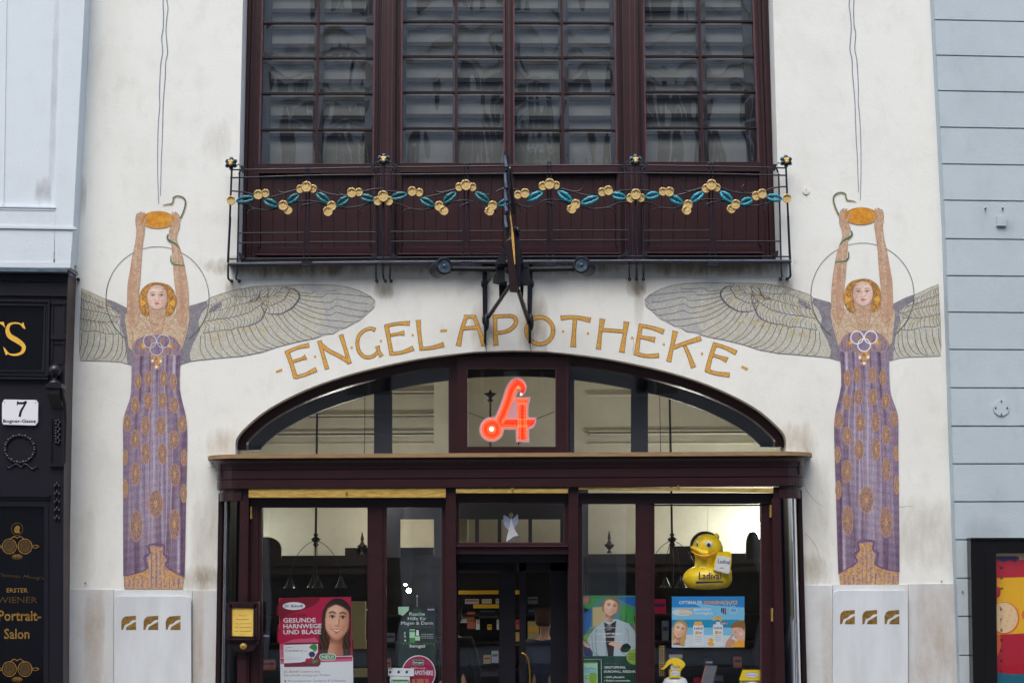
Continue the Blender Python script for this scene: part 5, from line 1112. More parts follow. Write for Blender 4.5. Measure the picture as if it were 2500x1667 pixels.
# house number plate
mat('plate', srgb(226, 228, 236), 0.25)
m = MB(); q = [(10, 975), (88, 976), (93, 984), (92, 1030), (86, 1038), (8, 1036), (5, 1030), (5, 984)]; m.prism(q, YD-.03, YD, 'plate')
m.ribbon(sm([(42, 983), (54, 984), (64, 980), (57, 993), (51, 1004), (48, 1017)], 4), [5, 3.2, 5, 6], YD-.031, 'black_petal', 2); m.ribbon([(43, 979), (42, 989)], 2.6, YD-.031, 'black_petal', 3); m.ribbon([(44, 984), (61, 984)], 5, YD-.031, 'black_petal', 1)
m.text('Bogner-Gasse', 47.5, 1031, 7.6, YD-.031, 'black_petal', width=80, align='c', bold=True, shear=.0)
for (x, y) in ((11, 982), (86, 983), (11, 1030), (85, 1032)): m.sheet(ell(x, y, 1.2, 1.2, 8), YD-.031, 'iron_light', 3)
m.build('house_number_plate', None, label='white enamel plate with a black 7 and street name on the dark shopfront', category='house number')
m = MB(); m.ball(U(191, 682, -.02), (.018, .03, .018), 'iron'); m.build('bell_knob', None, label='small dark knob on the wall beside the dark shopfront top corner', category='knob')

# ================================================================ right neighbour
rbd = thing('grey_boarded_building', 'blue grey house with wide horizontal grooves at the right edge', 'building', (U(2420, 1600, -.12).x, -.1, GZ))
jy = [-42, 48, 134.6, 221, 310, 399.5, 488, 582, 672, 761, 852, 945.5, 1039, 1131, 1223.5, 1316]
xr = lambda y: 2278 + 29*min(1, y/560) + (0 if y < 560 else 38*(y-560)/1107*0.92)
sl = lambda y: lerp(5.0, -1.0, max(0, min(1, y/1300)))
m = MB()
for i in range(len(jy)-1):
    y0, y1 = jy[i]+2.6, jy[i+1]-1.0
    m.prism([(xr(y0)+2, y0), (2620, y0+sl(y0)*1.5), (2620, y1+sl(y1)*1.5), (xr(y1)+2, y1)], -.13, -.09, 'cladding_blue')
for (y0, y1) in ((1318.5, 1409), (1412, 1502), (1505, 1597), (1600, 1690), (1693, 1780)): m.prism([(xr(y0)+2, y0), (2366, y0), (2369, y1), (xr(y1)+2, y1)], -.13, -.09, 'cladding_blue')
loft(m, [(xr(y), y) for y in (-80, 0, 280, 560, 1100, 1780)] + [(2620, 1780), (2620, -80)], -.105, [(xr(y)-8+(3 if y > 1500 else 0), y) for y in (-80, 0, 280, 560, 1100, 1780)] + [(2620, 1780), (2620, -80)], 0.0, 'cladding_blue')
m.build('wall', rbd)
m = MB(); m.box(U(2345, 500).x, 14, 0.0, 3, GZ, 16, 'cladding_blue'); m.build('house_body', rbd)
m = MB(); m.prism([(2434, 529), (2457, 529), (2457, 551), (2434, 551)], -.16, -.13, 'cladding_blue'); m.build('junction_box', None, label='small square box painted grey blue on the grooved wall', category='junction box')
m = MB()
for x, lab in ((2406, 'left'), (2448, 'right')):
    m = MB(); m.tpx([(x-1, 511), (x+1, 507)], -.15, 1.6, 'iron_light'); m.ball(U(x, 508, -.14), .010, 'cladding_blue'); m.build('screw', None, label='%s of the two short screws above the square box' % lab, category='screw', group='screws on the grooved wall')
m = MB(); q = ell(2445, 995, 19, 20, 28); m.prism(q, -.142, -.13, 'cladding_blue')
for a in (-90, 180, 0, 90): m.ball(U(2445+14*math.cos(R(a)), 995+16*math.sin(R(a)), -.146), .008, 'iron_light', 8, 5)
m.build('round_plate', None, label='round grey cover plate with four screws on the grooved wall', category='cover plate')
m = MB()
m.build('x', None) if 0 else None
for i, (x, y, yy, labl) in enumerate(((208, 1423, -.02, 'small metal nail in the left wall above the marble'), (2299, 1419, -.02, 'small metal nail above the right marble panel edge'), (2350, 1443, -.14, 'small screw in the narrow grooved strip beside the poster case'))):
    m = MB(); m.tpx([(x, y), (x+1, y-2)], yy, 1.4, 'iron_light'); m.ball(U(x, y, yy), .009, 'zinc', 8, 5); m.build('nail', None, label=labl, category='nail')
m = MB(); q = ell(1968, 466, 8, 8.5, 24); m.prism(q, -.012, 0.0, 'render_cream'); m.ribbon([(1968, 461), (1968, 471)], 1.2, -.0125, 'arch_edge', 1); m.build('round_wall_cap', None, label='small round cream cap on the wall right of the railing', category='cap')
shc = thing('poster_case', 'black framed display case at the lower right corner holding a bright poster', 'display case', (U(2450, 1640, -.2).x, -.2, GZ))
mat('black_lacquer', (0.008, 0.008, 0.009), 0.25)
m = MB(); m.rect(2370, 1316, 2640, 1350, -.26, -.1, 'black_lacquer'); m.prism([(2370, 1350), (2432, 1350), (2436, 1780), (2378, 1780)], -.26, -.1, 'black_lacquer'); m.prism([(2405, 1350), (2417, 1350), (2421, 1780), (2409, 1780)], -.268, -.26, 'black_lacquer'); m.rect(2370, 1312, 2640, 1317, -.275, -.1, 'black_lacquer'); m.build('frame', shc)
m = MB(); m.sheet([(2432, 1350), (2640, 1350), (2640, 1780), (2432, 1780)], -.235, 'glass_shop'); m.build('pane', shc)
pc('pr', 196, 30, 52); pc('py', 246, 190, 20); pc('pred', 190, 10, 40); pc('pteal', 30, 110, 136); pc('ppeach', 244, 214, 170); pc('pnavy', 60, 50, 120); pc('porange', 232, 110, 40); pc('pblack', 24, 20, 24)
m = MB(); YP = -.2
m.sheet([(2432, 1352), (2640, 1352), (2640, 1780), (2432, 1780)], YP, 'pred'); m.sheet([(2432, 1350), (2640, 1350), (2640, 1358), (2432, 1359)], YP, 'ppeach', 1); m.sheet([(2432, 1357), (2483, 1357), (2481, 1373), (2466, 1366), (2450, 1372), (2436, 1366)], YP, 'pnavy', 3); m.sheet([(2432, 1364), (2640, 1364), (2640, 1407), (2470, 1406), (2432, 1410)], YP, 'pr', 2)
m.sheet([(2434, 1410), (2640, 1404), (2640, 1540), (2500, 1545), (2434, 1549)], YP, 'py', 2); m.sheet(ell(2452, 1508, 37, 40, 32), YP, 'porange', 4); m.sheet(ell(2451, 1507, 34, 37, 32), YP, 'ppeach', 5); m.sheet(ell(2434, 1445, 9, 14, 18), YP, 'pr', 4); m.sheet(ell(2508, 1500, 14, 15, 18), YP, 'porange', 4)
m.sheet([(2434, 1545), (2442, 1550), (2444, 1575), (2438, 1596), (2434, 1598)], YP, 'porange', 4); m.sheet([(2434, 1640), (2470, 1645), (2640, 1640), (2640, 1780), (2434, 1780)], YP, 'pteal', 4); m.sheet([(2488, 1358), (2500, 1358), (2500, 1366), (2488, 1366)], YP, 'ppeach', 6)
for i in range(12): m.ribbon(sm([(2436+i*4.3, 1480+(i*37) % 50), (2440+i*4.3, 1477+(i*37) % 50), (2438+i*4.3, 1486+(i*37) % 50)], 3), .7, YP, 'porange', 6)
for i, ch in enumerate('www.kranner.at'): m.text(ch, 2445, 1389+i*25.2, 10 if ch != '.' else 10, -.236, 'pblack', align='c', bold=True, lay=3)
m.build('poster', None, label='bright abstract poster in red, yellow and teal inside the black case', category='poster')

# ================================================================ posters, stickers and goods behind the shop glass
pc('crimson', 178, 24, 72); pc('crimson_dk', 122, 10, 40); pc('crimson_lt', 206, 96, 130); pc('skin_a', 232, 184, 158); pc('skin_b', 240, 200, 174); pc('skin_c', 212, 156, 128); pc('hair_dk', 36, 24, 22); pc('hair_br', 84, 58, 44); pc('hair_bl', 206, 168, 104); pc('hair_bl2', 150, 108, 62)
pc('white_p', 226, 232, 240); pc('navy', 36, 40, 96); pc('green', 62, 146, 74); pc('green_dk', 10, 62, 44); pc('green_dd', 22, 44, 36); pc('teal_p', 70, 130, 130); pc('sky_p', 40, 140, 214); pc('sky_l', 130, 200, 236); pc('sea', 30, 150, 196); pc('sand', 214, 226, 236); pc('orange_t', 244, 176, 60); pc('lilac', 190, 200, 232); pc('jacket', 178, 196, 206); pc('jacket_d', 120, 140, 152); pc('lime', 140, 178, 50); pc('teeth', 238, 236, 234); pc('eye_w', 214, 196, 190); pc('lips_p', 176, 74, 76); pc('mint', 176, 220, 190); pc('gray_p', 110, 114, 124); pc('magenta', 160, 24, 80); pc('brick', 190, 110, 90); pc('tan_p', 190, 176, 128); pc('blue_p', 20, 96, 170)
def head(m, Kf, s, Y, cx, cy, w_, h_, rot, skin, hair, hair2, lay, long_=True, look=0, cr=None):
    """printed portrait: hair behind, neck, face, features; sizes in crop units"""
    c, n = math.cos(R(rot)), math.sin(R(rot))
    def q(*pts): return Kf(*[(cx + (x*w_)*c - (y*h_)*n, cy + (x*w_)*n + (y*h_)*c) for x, y in pts])
    m.sheet(sm(q((-.1,-1.25),(-.75,-1.0),(-1.15,-.3),(-1.2,.5),(-1.35,1.4),(-1.2,2.0),(-.5,1.9),(0,1.5),(.6,1.9),(1.05,1.6),(1.15,.4),(1.1,-.4),(.8,-1.0)), 3, True) if long_ else sm(q((-.1,-1.3),(-.8,-1.0),(-1.2,-.3),(-1.15,.6),(-.7,.8),(.7,.6),(1.05,.2),(1.1,-.4),(.8,-1.0)), 3, True), Y, hair, lay)
    m.sheet(q((-.5,.5),(.5,.5),(.55,1.6),(.9,2.0),(-1.0,2.0),(-.6,1.6)), Y, 'skin_c' if skin != 'skin_b' else 'skin_a', lay+1)
    m.sheet(sm(q((-.1,-.95),(-.7,-.72),(-.88,-.1),(-.8,.5),(-.45,.95),(.05,1.15),(.5,.9),(.8,.4),(.86,-.15),(.65,-.7)), 3, True), Y, skin, lay+2)
    m.sheet(sm(q((.75,-.5),(.84,0),(.75,.5),(.45,.92),(.1,1.1),(.45,.5),(.6,0)), 3, True), Y, 'skin_c' if skin == 'skin_a' else 'skin_a', lay+3)
    for e in (-.38, .38):
        e += look*.1; ex, ey = q((e, -.18))[0]; sz = w_/s
        m.sheet(ell(ex, ey, sz*.15, sz*.055, 12), Y, 'eye_w', lay+4); m.sheet(ell(ex, ey, sz*.075, sz*.07, 10), Y, 'hair_dk', lay+5); m.ribbon(sm(q((e-.2,-.2),(e,-.28),(e+.2,-.18)), 3), sz*.06, Y, 'hair_dk', lay+6); m.ribbon(sm(q((e-.26,-.38),(e,-.50),(e+.26,-.38)), 3), [sz*.03, sz*.08, sz*.03], Y, hair2, lay+6)
    m.ribbon(sm(q((look*.1-.14,.2),(look*.1,.28),(look*.1+.16,.2)), 3), w_/s*.05, Y, 'skin_c', lay+4)
    m.sheet(sm(q((-.32,.47),(0,.52),(.34,.45),(.20,.68),(0,.74),(-.18,.67)), 3, True), Y, 'lips_p', lay+5); m.sheet(sm(q((-.25,.51),(0,.55),(.26,.49),(.14,.61),(-.12,.62)), 3, True), Y, 'teeth', lay+6)
    m.sheet(sm(q((-.1,-1.2),(-.75,-.95),(-1.1,-.2),(-1.12,.6),(-1.2,1.5),(-.95,1.2),(-.86,.4),(-.82,-.2),(-.5,-.75),(.1,-.98),(.7,-.7),(.86,-.1),(.9,.5),(1.1,1.2),(1.12,.2),(1.05,-.5),(.7,-1.0)), 3, True) if long_ else sm(q((-.1,-1.25),(-.8,-.95),(-1.1,-.2),(-1.0,.5),(-.84,.3),(-.82,-.2),(-.4,-.8),(.2,-.85),(.7,-.6),(.85,-.1),(1.0,.1),(1.05,-.5),(.7,-1.0)), 3, True), Y, hair, lay+7)
    for k in range(5): m.ribbon(sm(q((-.2+.1*k,-1.15),(-.85+.03*k,-.6),(-1.05+.04*k,.4+.2*k)), 4), w_/s*.06, Y, hair2, lay+8)
YP = -.125
def poster_board(pts, mt, label, cat='poster', name='poster', th=.004, Y=YP):
    m = MB(); m.prism(pts, Y, Y+th, mt, 'white_p', True); return m
# 1 cranberry poster
m = poster_board([(680.6, 1459), (856.5, 1456.5), (863, 1700), (685.5, 1700)], 'white_p', '')
m.sheet([(680.6, 1459), (856.5, 1456.5), (861.5, 1603), (684, 1608)], YP, 'crimson', 1)
m.sheet(sm(D4((120,130),(300,100),(640,95),(560,200),(400,260),(200,330),(125,400)), 3, True), YP, 'crimson_dk', 2)
m.sheet(D4((120,640),(560,590),(640,680),(640,900),(130,880)), YP, 'crimson_lt', 2)
m.sheet(sm(D4((120,500),(400,470),(600,540),(560,620),(300,640),(120,700)), 3, True), YP, 'crimson', 3)
pass
m.sheet([(684, 1608), (861.8, 1603), (863, 1700), (685.5, 1700)], YP, 'white_p', 14)
m.sheet(D4((130,890),(1070,850),(1072,925),(134,960)), YP, 'crimson', 15); m.sheet(D4((130,925),(1070,890),(1072,925),(134,960)), YP, 'crimson_lt', 16); m.ribbon(D4((130,885),(1070,858)), 1.6, YP, 'white_p', 17); m.ribbon(D4((130,893),(1070,866)), .8, YP, 'green_dd', 18)
m.sheet(ell(*D4((308, 206))[0], 27.5, 9.6, 26), YP, 'white_p', 4); m.text('Dr. Böhm®', *D4((308, 222))[0], 6.6, YP, 'navy', width=45, align='c', bold=True, lay=5)
m.text('ALLES FÜR', *D4((175, 345))[0], 6.4, YP, 'crimson_dk', width=55, bold=True, rot=-.5, lay=19)
for tx, y, w_ in (('GESUNDE', 420, 79), ('HARNWEGE', 497, 93), ('UND BLASE', 573, 92)): m.text(tx, *D4((170, y))[0], 10.4, YP, 'white_p', width=w_, bold=True, rot=-.6, lay=20)
m.sheet(D4((205,688),(648,680),(655,965),(625,995),(180,1000),(172,712)), YP, 'crimson_dk', 20); m.sheet(D4((172,712),(620,700),(622,800),(560,900),(400,940),(178,952)), YP, 'white_p', 21)
m.text('Cranberry', *D4((192, 802))[0], 6.4, YP, 'navy', width=44, rot=-.6, lay=22); m.text('akut', *D4((435, 800))[0], 4.6, YP, 'crimson_lt', width=12, rot=-.6, lay=22); m.text('Dr. Böhm®', *D4((197, 750))[0], 2.2, YP, 'navy', width=17, lay=22); m.text('Inhalt mit Mannose', *D4((192, 905))[0], 2, YP, 'gray_p', width=36, lay=22); m.text('Praktische Sticks zum Trinken', *D4((192, 880))[0], 1.8, YP, 'crimson', width=42, lay=22)
m.sheet(sm(D4((510,745),(545,708),(600,710),(612,760),(585,800),(545,770)), 3, True), YP, 'green', 23); m.sheet([(758+7.5*math.cos(R(a)), 1596-0+0+7*math.sin(R(a))) for a in range(0, 360, 60)], YP, 'gray_p', 24) if 0 else m.sheet([(D4((543, 835))[0][0]+8.4*math.cos(R(a)), D4((543, 835))[0][1]+8*math.sin(R(a))) for a in range(0, 360, 60)], YP, 'navy', 24)
for (x, y) in ((485,912),(530,905),(505,935)): m.sheet(ell(*D4((x, y))[0], 5.2, 5, 14), YP, 'crimson', 25)
m.sheet(sm(D4((545,930),(600,905),(625,925),(560,955)), 3, True), YP, 'green', 24)
m.sheet(rrect(*D4((640, 826))[0], *D4((858, 912))[0], 7.6), YP, 'white_p', 26); m.sheet(rrect(*D4((648, 834))[0], *D4((850, 904))[0], 6.4), YP, 'green', 27); m.text('NEU!', *D4((749, 888))[0], 7.2, YP, 'white_p', width=29, align='c', bold=True, lay=28)
m.text('Dr. Böhm® Cranberry akut.', *D4((182, 1075))[0], 5.4, YP, 'crimson', width=88, rot=-.5, lay=16); m.text('Die schnelle Lösung zum Trinken.', *D4((182, 1122))[0], 5.4, YP, 'gray_p', width=113, rot=-.5, lay=16)
m.sheet(ell(*D4((196, 1185))[0], 2.4, 2.4, 12), YP, 'crimson', 16); m.text('Mit hochdosierter Cranberry & D-Mannose', *D4((230, 1195))[0], 5.2, YP, 'gray_p', width=141, rot=-.5, lay=16)
po = m.build('poster', None, label='crimson and white poster with a smiling dark haired woman and the word NEU', category='poster')
portrait('printed_portrait', po, D4, 872, 395, 184, 232, 3, YP, 8, 84, clip=lambda x, y: x < 857.5 and 1457.5 < y < 1602, skin=(236, 184, 156), shade=(170, 108, 84), hair=(44, 30, 28), hair2=(120, 84, 58))
# 2 dark printed hanging display
m = MB(); m.prism(D4((1670,1000),(1680,430),(1915,215),(2150,350),(2155,1000),(1900,1010)), YP, YP+.004, 'green_dd', 'green_dk', True)
m.sheet(sm(D4((1800,330),(1915,235),(2060,330),(1900,380)), 3, True), YP, 'green_dk', 1)
for tx, y, w_ in (('Rasche', 330, 37.5), ('Hilfe für', 390, 45), ('Magen & Darm', 448, 78)): m.text(tx, *D4((1915, y))[0], 8.2, YP, 'white_p', width=w_, align='c', bold=False, lay=3)
m.text('PFLANZLICH. SCHNELL. WIRKSAM.', *D4((1915, 484))[0], 2.6, YP, 'gray_p', width=68, align='c', lay=3)
m.sheet(D4((1815,510),(1888,510),(1890,685),(1818,685)), YP, 'mint', 3); m.sheet(D4((1816,620),(1889,620),(1890,685),(1818,685)), YP, 'green', 4); m.sheet(D4((1816,520),(1888,520),(1888,545),(1816,545)), YP, 'green', 4)
m.sheet(D4((1888,590),(1955,590),(1955,680),(1888,680)), YP, 'hair_br', 4); m.sheet(D4((1890,600),(1953,600),(1953,655),(1890,655)), YP, 'mint', 5); m.sheet(D4((1905,520),(1935,520),(1940,590),(1900,590)), YP, 'white_p', 5)
for y in (580, 604, 628): m.text('✓ schnell wirksam'[2:], *D4((1965, y))[0], 2.6, YP, 'white_p', width=30, lay=3)
for (x, y, c) in ((1755,555,'sky_l'),(1750,580,'lime'),(1758,605,'lilac'),(1760,655,'white_p')): m.sheet(ell(*D4((x, y))[0], 2.2, 2.6, 8), YP, c, 4)
for i in range(14): m.ribbon(sm([(D4((1700+i*33, 690+(i*53) % 30))[0]), (D4((1712+i*33, 676+(i*31) % 30))[0])], 2), 1, YP, 'lime', 4)
m.text('Iberogast', *D4((1920, 745))[0], 7.6, YP, 'white_p', width=38, align='c', bold=True, lay=3); m.tpx(D4((1915,80),(1915,215)), YP, .5, 'white_p', 5); m.ball(U(*D4((1915, 76))[0], YP), .008, 'white_p')
m.build('hanging_display', None, label='dark green house shaped display card hanging on a thread with white writing', category='display card')
m = MB(); cx, cy = D4((1935, 1080))[0]; q = ell(cx, cy, 41.5, 43.5, 40); m.prism(q, YP-.01, YP-.006, 'white_p'); m.sheet(ell(cx, cy, 39.5, 41.3, 40), YP-.01, 'magenta', 1)
m.sheet(rrect(*D4((1858, 908))[0], *D4((2002, 975))[0], 2.5), YP-.01, 'mint', 2); m.sheet(rrect(*D4((1862, 913))[0], *D4((1998, 970))[0], 2.2), YP-.01, 'green_dk', 3); m.text('Iberogast', *D4((1930, 953))[0], 5, YP-.01, 'white_p', width=23, align='c', bold=True, lay=4)
m.text('Gehört in jede', *D4((1925, 1024))[0], 4.4, YP-.01, 'white_p', width=36, align='c', shear=.25, rot=2, lay=3); m.text('APOTHEKE', *D4((2002, 1105))[0], 11, YP-.01, 'white_p', width=46, align='c', bold=True, lay=3)
m.sheet(D4((1850,1155),(2065,1155),(2075,1330),(1840,1330)), YP-.01, 'brick', 3); m.ribbon(sm(D4((1910,1155),(1915,1120),(1990,1120),(1995,1155)), 3), 1.6, YP-.01, 'hair_br', 4); m.ribbon(D4((1900,1160),(1900,1260)), 3, YP-.01, 'hair_br', 5); m.ribbon(D4((2010,1160),(2010,1260)), 3, YP-.01, 'hair_br', 5)
m.build('round_sign', None, label='round magenta card reading APOTHEKE, cut off by the bottom edge', category='round card')
m = MB(); m.prism(D4((1540,1010),(1876,1020),(1872,1120),(1534,1112)), YP-.03, YP-.026, 'white_p'); m.prism(D4((1560,1122),(1818,1125),(1820,1330),(1562,1330)), YP-.03, YP+.03, 'white_p')
for i, x in enumerate((1566, 1676, 1782)): m.sheet(D4((x-14,1050),(x+10,1045),(x+16,1080),(x-18,1085)), YP-.03, 'green_dk', 2); m.ribbon(D4((x+16,1050),(x+40,1048)), .8, YP-.03, 'gray_p', 2)
m.sheet(D4((1548,1018),(1594,1020),(1594,1030),(1548,1030)), YP-.03, 'green_dk', 2)
m.sheet(rrect(*D4((1575, 1165))[0], *D4((1808, 1330))[0], 3), YP-.03, 'green', 2); m.text('Iberogast', *D4((1690, 1218))[0], 8, YP-.03, 'white_p', width=41, align='c', bold=True, lay=4)
m.build('medicine_carton', None, label='white and green display carton with open lid in front of the round magenta card', category='carton')
m = MB(); m.prism(D4((1668,216),(1806,214),(1806,262),(1730,332),(1672,312)), YP+.05, YP+.054, 'cream_paper' if 0 else 'mint'); m.build('paper_note', None, label='small pale folded paper left of the house shaped display card', category='paper')
# 3 doctor poster
K6 = D6
m = poster_board([(1423.5, 1453), (1555, 1453), (1556, 1700), (1424.5, 1700)], 'green_dk', '')
m.sheet([(1423.5, 1453), (1555, 1453), (1555.5, 1601), (1424, 1601)], YP, 'teal_p', 1)
for (pts, c) in ((((125,195),(360,190),(240,330),(140,420)), 'green'), (((125,330),(240,360),(230,560),(130,700)), 'blue_p'), (((250,330),(420,320),(420,560),(250,590)), 'tan_p'), (((560,200),(830,190),(830,330),(700,280)), 'blue_p'), (((600,330),(700,300),(830,420),(830,560),(620,520)), 'green'), (((610,420),(700,420),(700,540),(620,520)), 'brick'), (((780,450),(830,450),(830,620),(790,600)), 'brick'), (((130,200),(240,190),(250,240),(130,290)), 'brick'), (((130,700),(230,660),(200,780),(130,820)), 'lime')):
    m.sheet(K6(*pts), YP, c, 2)
m.sheet(K6((190,960),(185,740),(260,620),(400,500),(560,480),(720,540),(800,640),(832,760),(832,900),(760,965)), YP, 'jacket', 3)
for pts in (((400,520),(420,700),(430,960)), ((560,500),(540,700),(520,960)), ((300,620),(290,800),(310,960)), ((700,600),(720,760),(650,840)), ((240,700),(260,900),(330,960)), ((600,820),(620,900),(690,960))): m.ribbon(sm(K6(*pts), 4), 1.6, YP, 'jacket_d', 4)
m.sheet(K6((395,520),(470,560),(560,500),(535,700),(520,965),(450,965),(420,740)), YP, 'hair_dk', 4)
pass
m.sheet(K6((140,800),(200,830),(255,920),(250,965),(150,965),(132,870)), YP, 'navy', 5); m.sheet(sm(K6((460,800),(520,780),(640,820),(660,870),(600,860),(480,820)), 3, True), YP, 'skin_a', 6); m.sheet(sm(K6((630,830),(700,800),(750,850),(700,915),(620,900)), 3, True), YP, 'green_dd', 7); m.sheet(sm(K6((130,760),(200,820),(210,860),(140,830)), 3, True), YP, 'skin_a', 7); m.ribbon(K6((130,750),(215,830)), 1.4, YP, 'hair_dk', 8)
for y, tx in ((577,'MEIN'),(600,'BAUCHGEFÜHL'),(625,'SAGT:')): m.text(tx, *K6((465, y))[0], 2.6, YP, 'white_p', width={577:11,600:26,625:12}[y], align='c', lay=18)
m.text('GESUNDHEIT BEGINNT', *K6((465, 685))[0], 4.4, YP, 'white_p', width=64, align='c', bold=True, lay=18); m.text('IM DARM', *K6((465, 724))[0], 4.4, YP, 'white_p', width=26, align='c', bold=True, lay=18); m.ribbon(K6((217,775),(217,597),(718,597),(720,775),(217,775)), .7, YP, 'white_p', 18)
m.sheet([(1424, 1601), (1555.5, 1601), (1556, 1700), (1424.5, 1700)], YP, 'green_dk', 16); m.sheet(K6((225,178),(685,178),(685,192),(225,198)), YP, 'green', 16)
m.sheet([p for p in ell(*K6((800, 975))[0], 20.5, 18.5, 30) if p[0] < 1555.8], YP, 'lime', 18)
for y, tx in ((948,'WIRKUNG'),(980,'KLINISCH'),(1012,'BELEGT')): m.text(tx, *K6((722, y))[0], 3.8, YP, 'green_dd', width=20, bold=True, rot=2, lay=20)
m.text('EMPFOHLEN BEI', *K6((400, 1068))[0], 2.6, YP, 'teal_p', width=31, lay=18); m.text('VERSTOPFUNG,', *K6((400, 1126))[0], 5.4, YP, 'white_p', width=53, bold=True, lay=18); m.text('DURCHFALL, REIZDARM', *K6((400, 1180))[0], 5.4, YP, 'white_p', width=81, bold=True, lay=18)
m.text('100% pflanzlich', *K6((425, 1250))[0], 4.6, YP, 'white_p', width=45, bold=True, lay=18); m.text('Einfach anzuwenden', *K6((425, 1295))[0], 4.6, YP, 'white_p', width=59, bold=True, lay=18)
for y in (1240, 1285): m.ribbon(K6((400,y+2),(404,y+8),(412,y-10)), 1, YP, 'white_p', 18)
m.ribbon(K6((135,1008),(362,1008),(366,1400)), 1, YP, 'white_p', 18); m.sheet(K6((132,1038),(314,1038),(318,1400),(135,1400)), YP, 'mint', 18); m.sheet(K6((132,1038),(314,1038),(314,1058),(132,1058)), YP, 'green', 19); m.text('OptiFibre', *K6((136, 1140))[0], 5.6, YP, 'blue_p', width=30, lay=20); m.sheet(K6((150,1150),(300,1150),(300,1185),(150,1190)), YP, 'sky_l', 20); m.ribbon(ell(*K6((178, 1240))[0], 4, 4, 16, 20, 330), 1.2, YP, 'green_dd', 21); m.sheet(sm(K6((220,1180),(300,1190),(290,1320),(210,1300)), 3, True), YP, 'lime', 19)
po = m.build('poster', None, label='green poster with a smiling blond woman in a pale jacket beside the door', category='poster')
portrait('printed_portrait', po, K6, 488, 325, 106, 108, 10, YP, 9, 50, box=(-1.3, 1.3, -1.35, 1.75), skin=(238, 198, 174), shade=(176, 126, 100), hair=(132, 96, 60), hair2=(214, 178, 120), long_=False, look=.8)
# 4 sun protection poster
X0, Y0_, X1, Y1_ = 1640.3, 1455.3, 1817.7, 1579
m = poster_board([(X0, Y0_), (X1, Y0_-.3), (X1, Y1_), (X0, Y1_+.4)], 'sky_p', '')
m.sheet(K6((1285,190),(2232,188),(2232,330),(1285,330)), YP, 'sky_p', 1); m.sheet(K6((1285,330),(2232,330),(2232,495),(1285,495)), YP, 'sky_l', 1)
m.sheet(K6((1285,491),(2232,491),(2232,590),(1285,590)), YP, 'sea', 2); m.sheet(K6((1285,590),(2232,580),(2232,720),(1285,700)), YP, 'sky_l', 2); m.sheet(K6((1285,680),(2232,700),(2232,850),(1285,852)), YP, 'sand', 3)
for a in range(0, 360, 24): m.ribbon([K6((2020,390))[0], K6((2020+170*math.cos(R(a)), 390+(90 if math.sin(R(a)) > 0 else 170)*math.sin(R(a))))[0]], [4, .6], YP, 'sky_l', 2)
m.sheet(sm(K6((1290,380),(1420,350),(1560,400),(1480,440),(1330,430)), 3, True), YP, 'sand', 2); m.sheet(sm(K6((1600,290),(1900,310),(2200,360),(2210,450),(2000,440),(1800,380)), 3, True), YP, 'sky_l', 3)
m.text('OPTIMALER', *K6((1378, 288))[0], 8.2, YP, 'white_p', width=57, bold=True, lay=5); m.text('SONNENSCHUTZ', *K6((1702, 288))[0], 8.2, YP, 'orange_t', width=83, bold=True, lay=5)
for y, tx, w_ in ((368, 'geschützt', 42), (422, 'verträglich', 46.5)): m.text('optimal', *K6((1378, y))[0], 6.4, YP, 'orange_t', width=33, bold=True, lay=5); m.text(tx, *K6((1570, y))[0], 6.4, YP, 'white_p', width=w_, bold=True, lay=5)
for i, c in enumerate(('navy', 'navy', 'lips_p')): m.sheet(rrect(*K6((1927+i*24, 338))[0], *K6((1945+i*24, 400+i*14))[0], 1.4), YP, c, 6)
m.ribbon(ell(*K6((2088, 366))[0], 8.6, 9, 22), .8, YP, 'white_p', 6, True); m.text('FREI', *K6((2088, 376))[0], 3.4, YP, 'navy', width=12.5, align='c', lay=6)
pass
m.text('Ladival', *K6((1300, 818))[0], 6, YP, 'navy', width=17, bold=True, lay=17)
def bottle2d(m, x0, x1, yt, yb, cap):
    m.sheet(rrect(*K6((x0, yt))[0], *K6((x1, yb))[0], 3.4), YP, 'white_p', 6); m.sheet(K6(*cap), YP, 'orange_t', 7) if cap else None
    cx = (x0+x1)/2; m.text('Ladival', *K6((cx, yt+60))[0], 5.4, YP, 'navy', width=20, align='c', bold=True, lay=8)
    m.sheet(ell(*K6((cx-18, yt+107))[0], 4.4, 4.4, 14), YP, 'orange_t', 8); m.text('30', *K6((cx+28, yt+120))[0], 4.6, YP, 'navy' if x0 < 1700 else 'brick', align='c', bold=True, lay=8)
    for k in range(4): m.ribbon(K6((x0+25, yt+150+k*22), (x1-25, yt+150+k*22)), .6, YP, 'gray_p', 8)
bottle2d(m, 1562, 1698, 555, 828, ((1574,566),(1580,518),(1676,516),(1684,566))); bottle2d(m, 1820, 1952, 550, 828, None)
m.sheet(K6((1862,520),(1915,520),(1915,556),(1862,556)), YP, 'white_p', 7); m.sheet(sm(K6((1815,505),(1850,460),(1900,450),(1938,475),(1925,520),(1905,495),(1862,495)), 3, True), YP, 'orange_t', 8)
m.sheet(ell(*K6((1970, 538))[0], 8.8, 3.8, 20), YP, 'crimson_dk', 7); m.text('NEU', *K6((1970, 550))[0], 4.4, YP, 'white_p', width=15, align='c', bold=True, lay=9)
m.sheet(sm(K6((1755,810),(1752,785),(1780,780),(1765,755),(1785,732),(1815,740),(1825,765),(1812,785),(1834,800),(1830,828),(1790,836)), 3, True), YP, 'orange_t', 8)
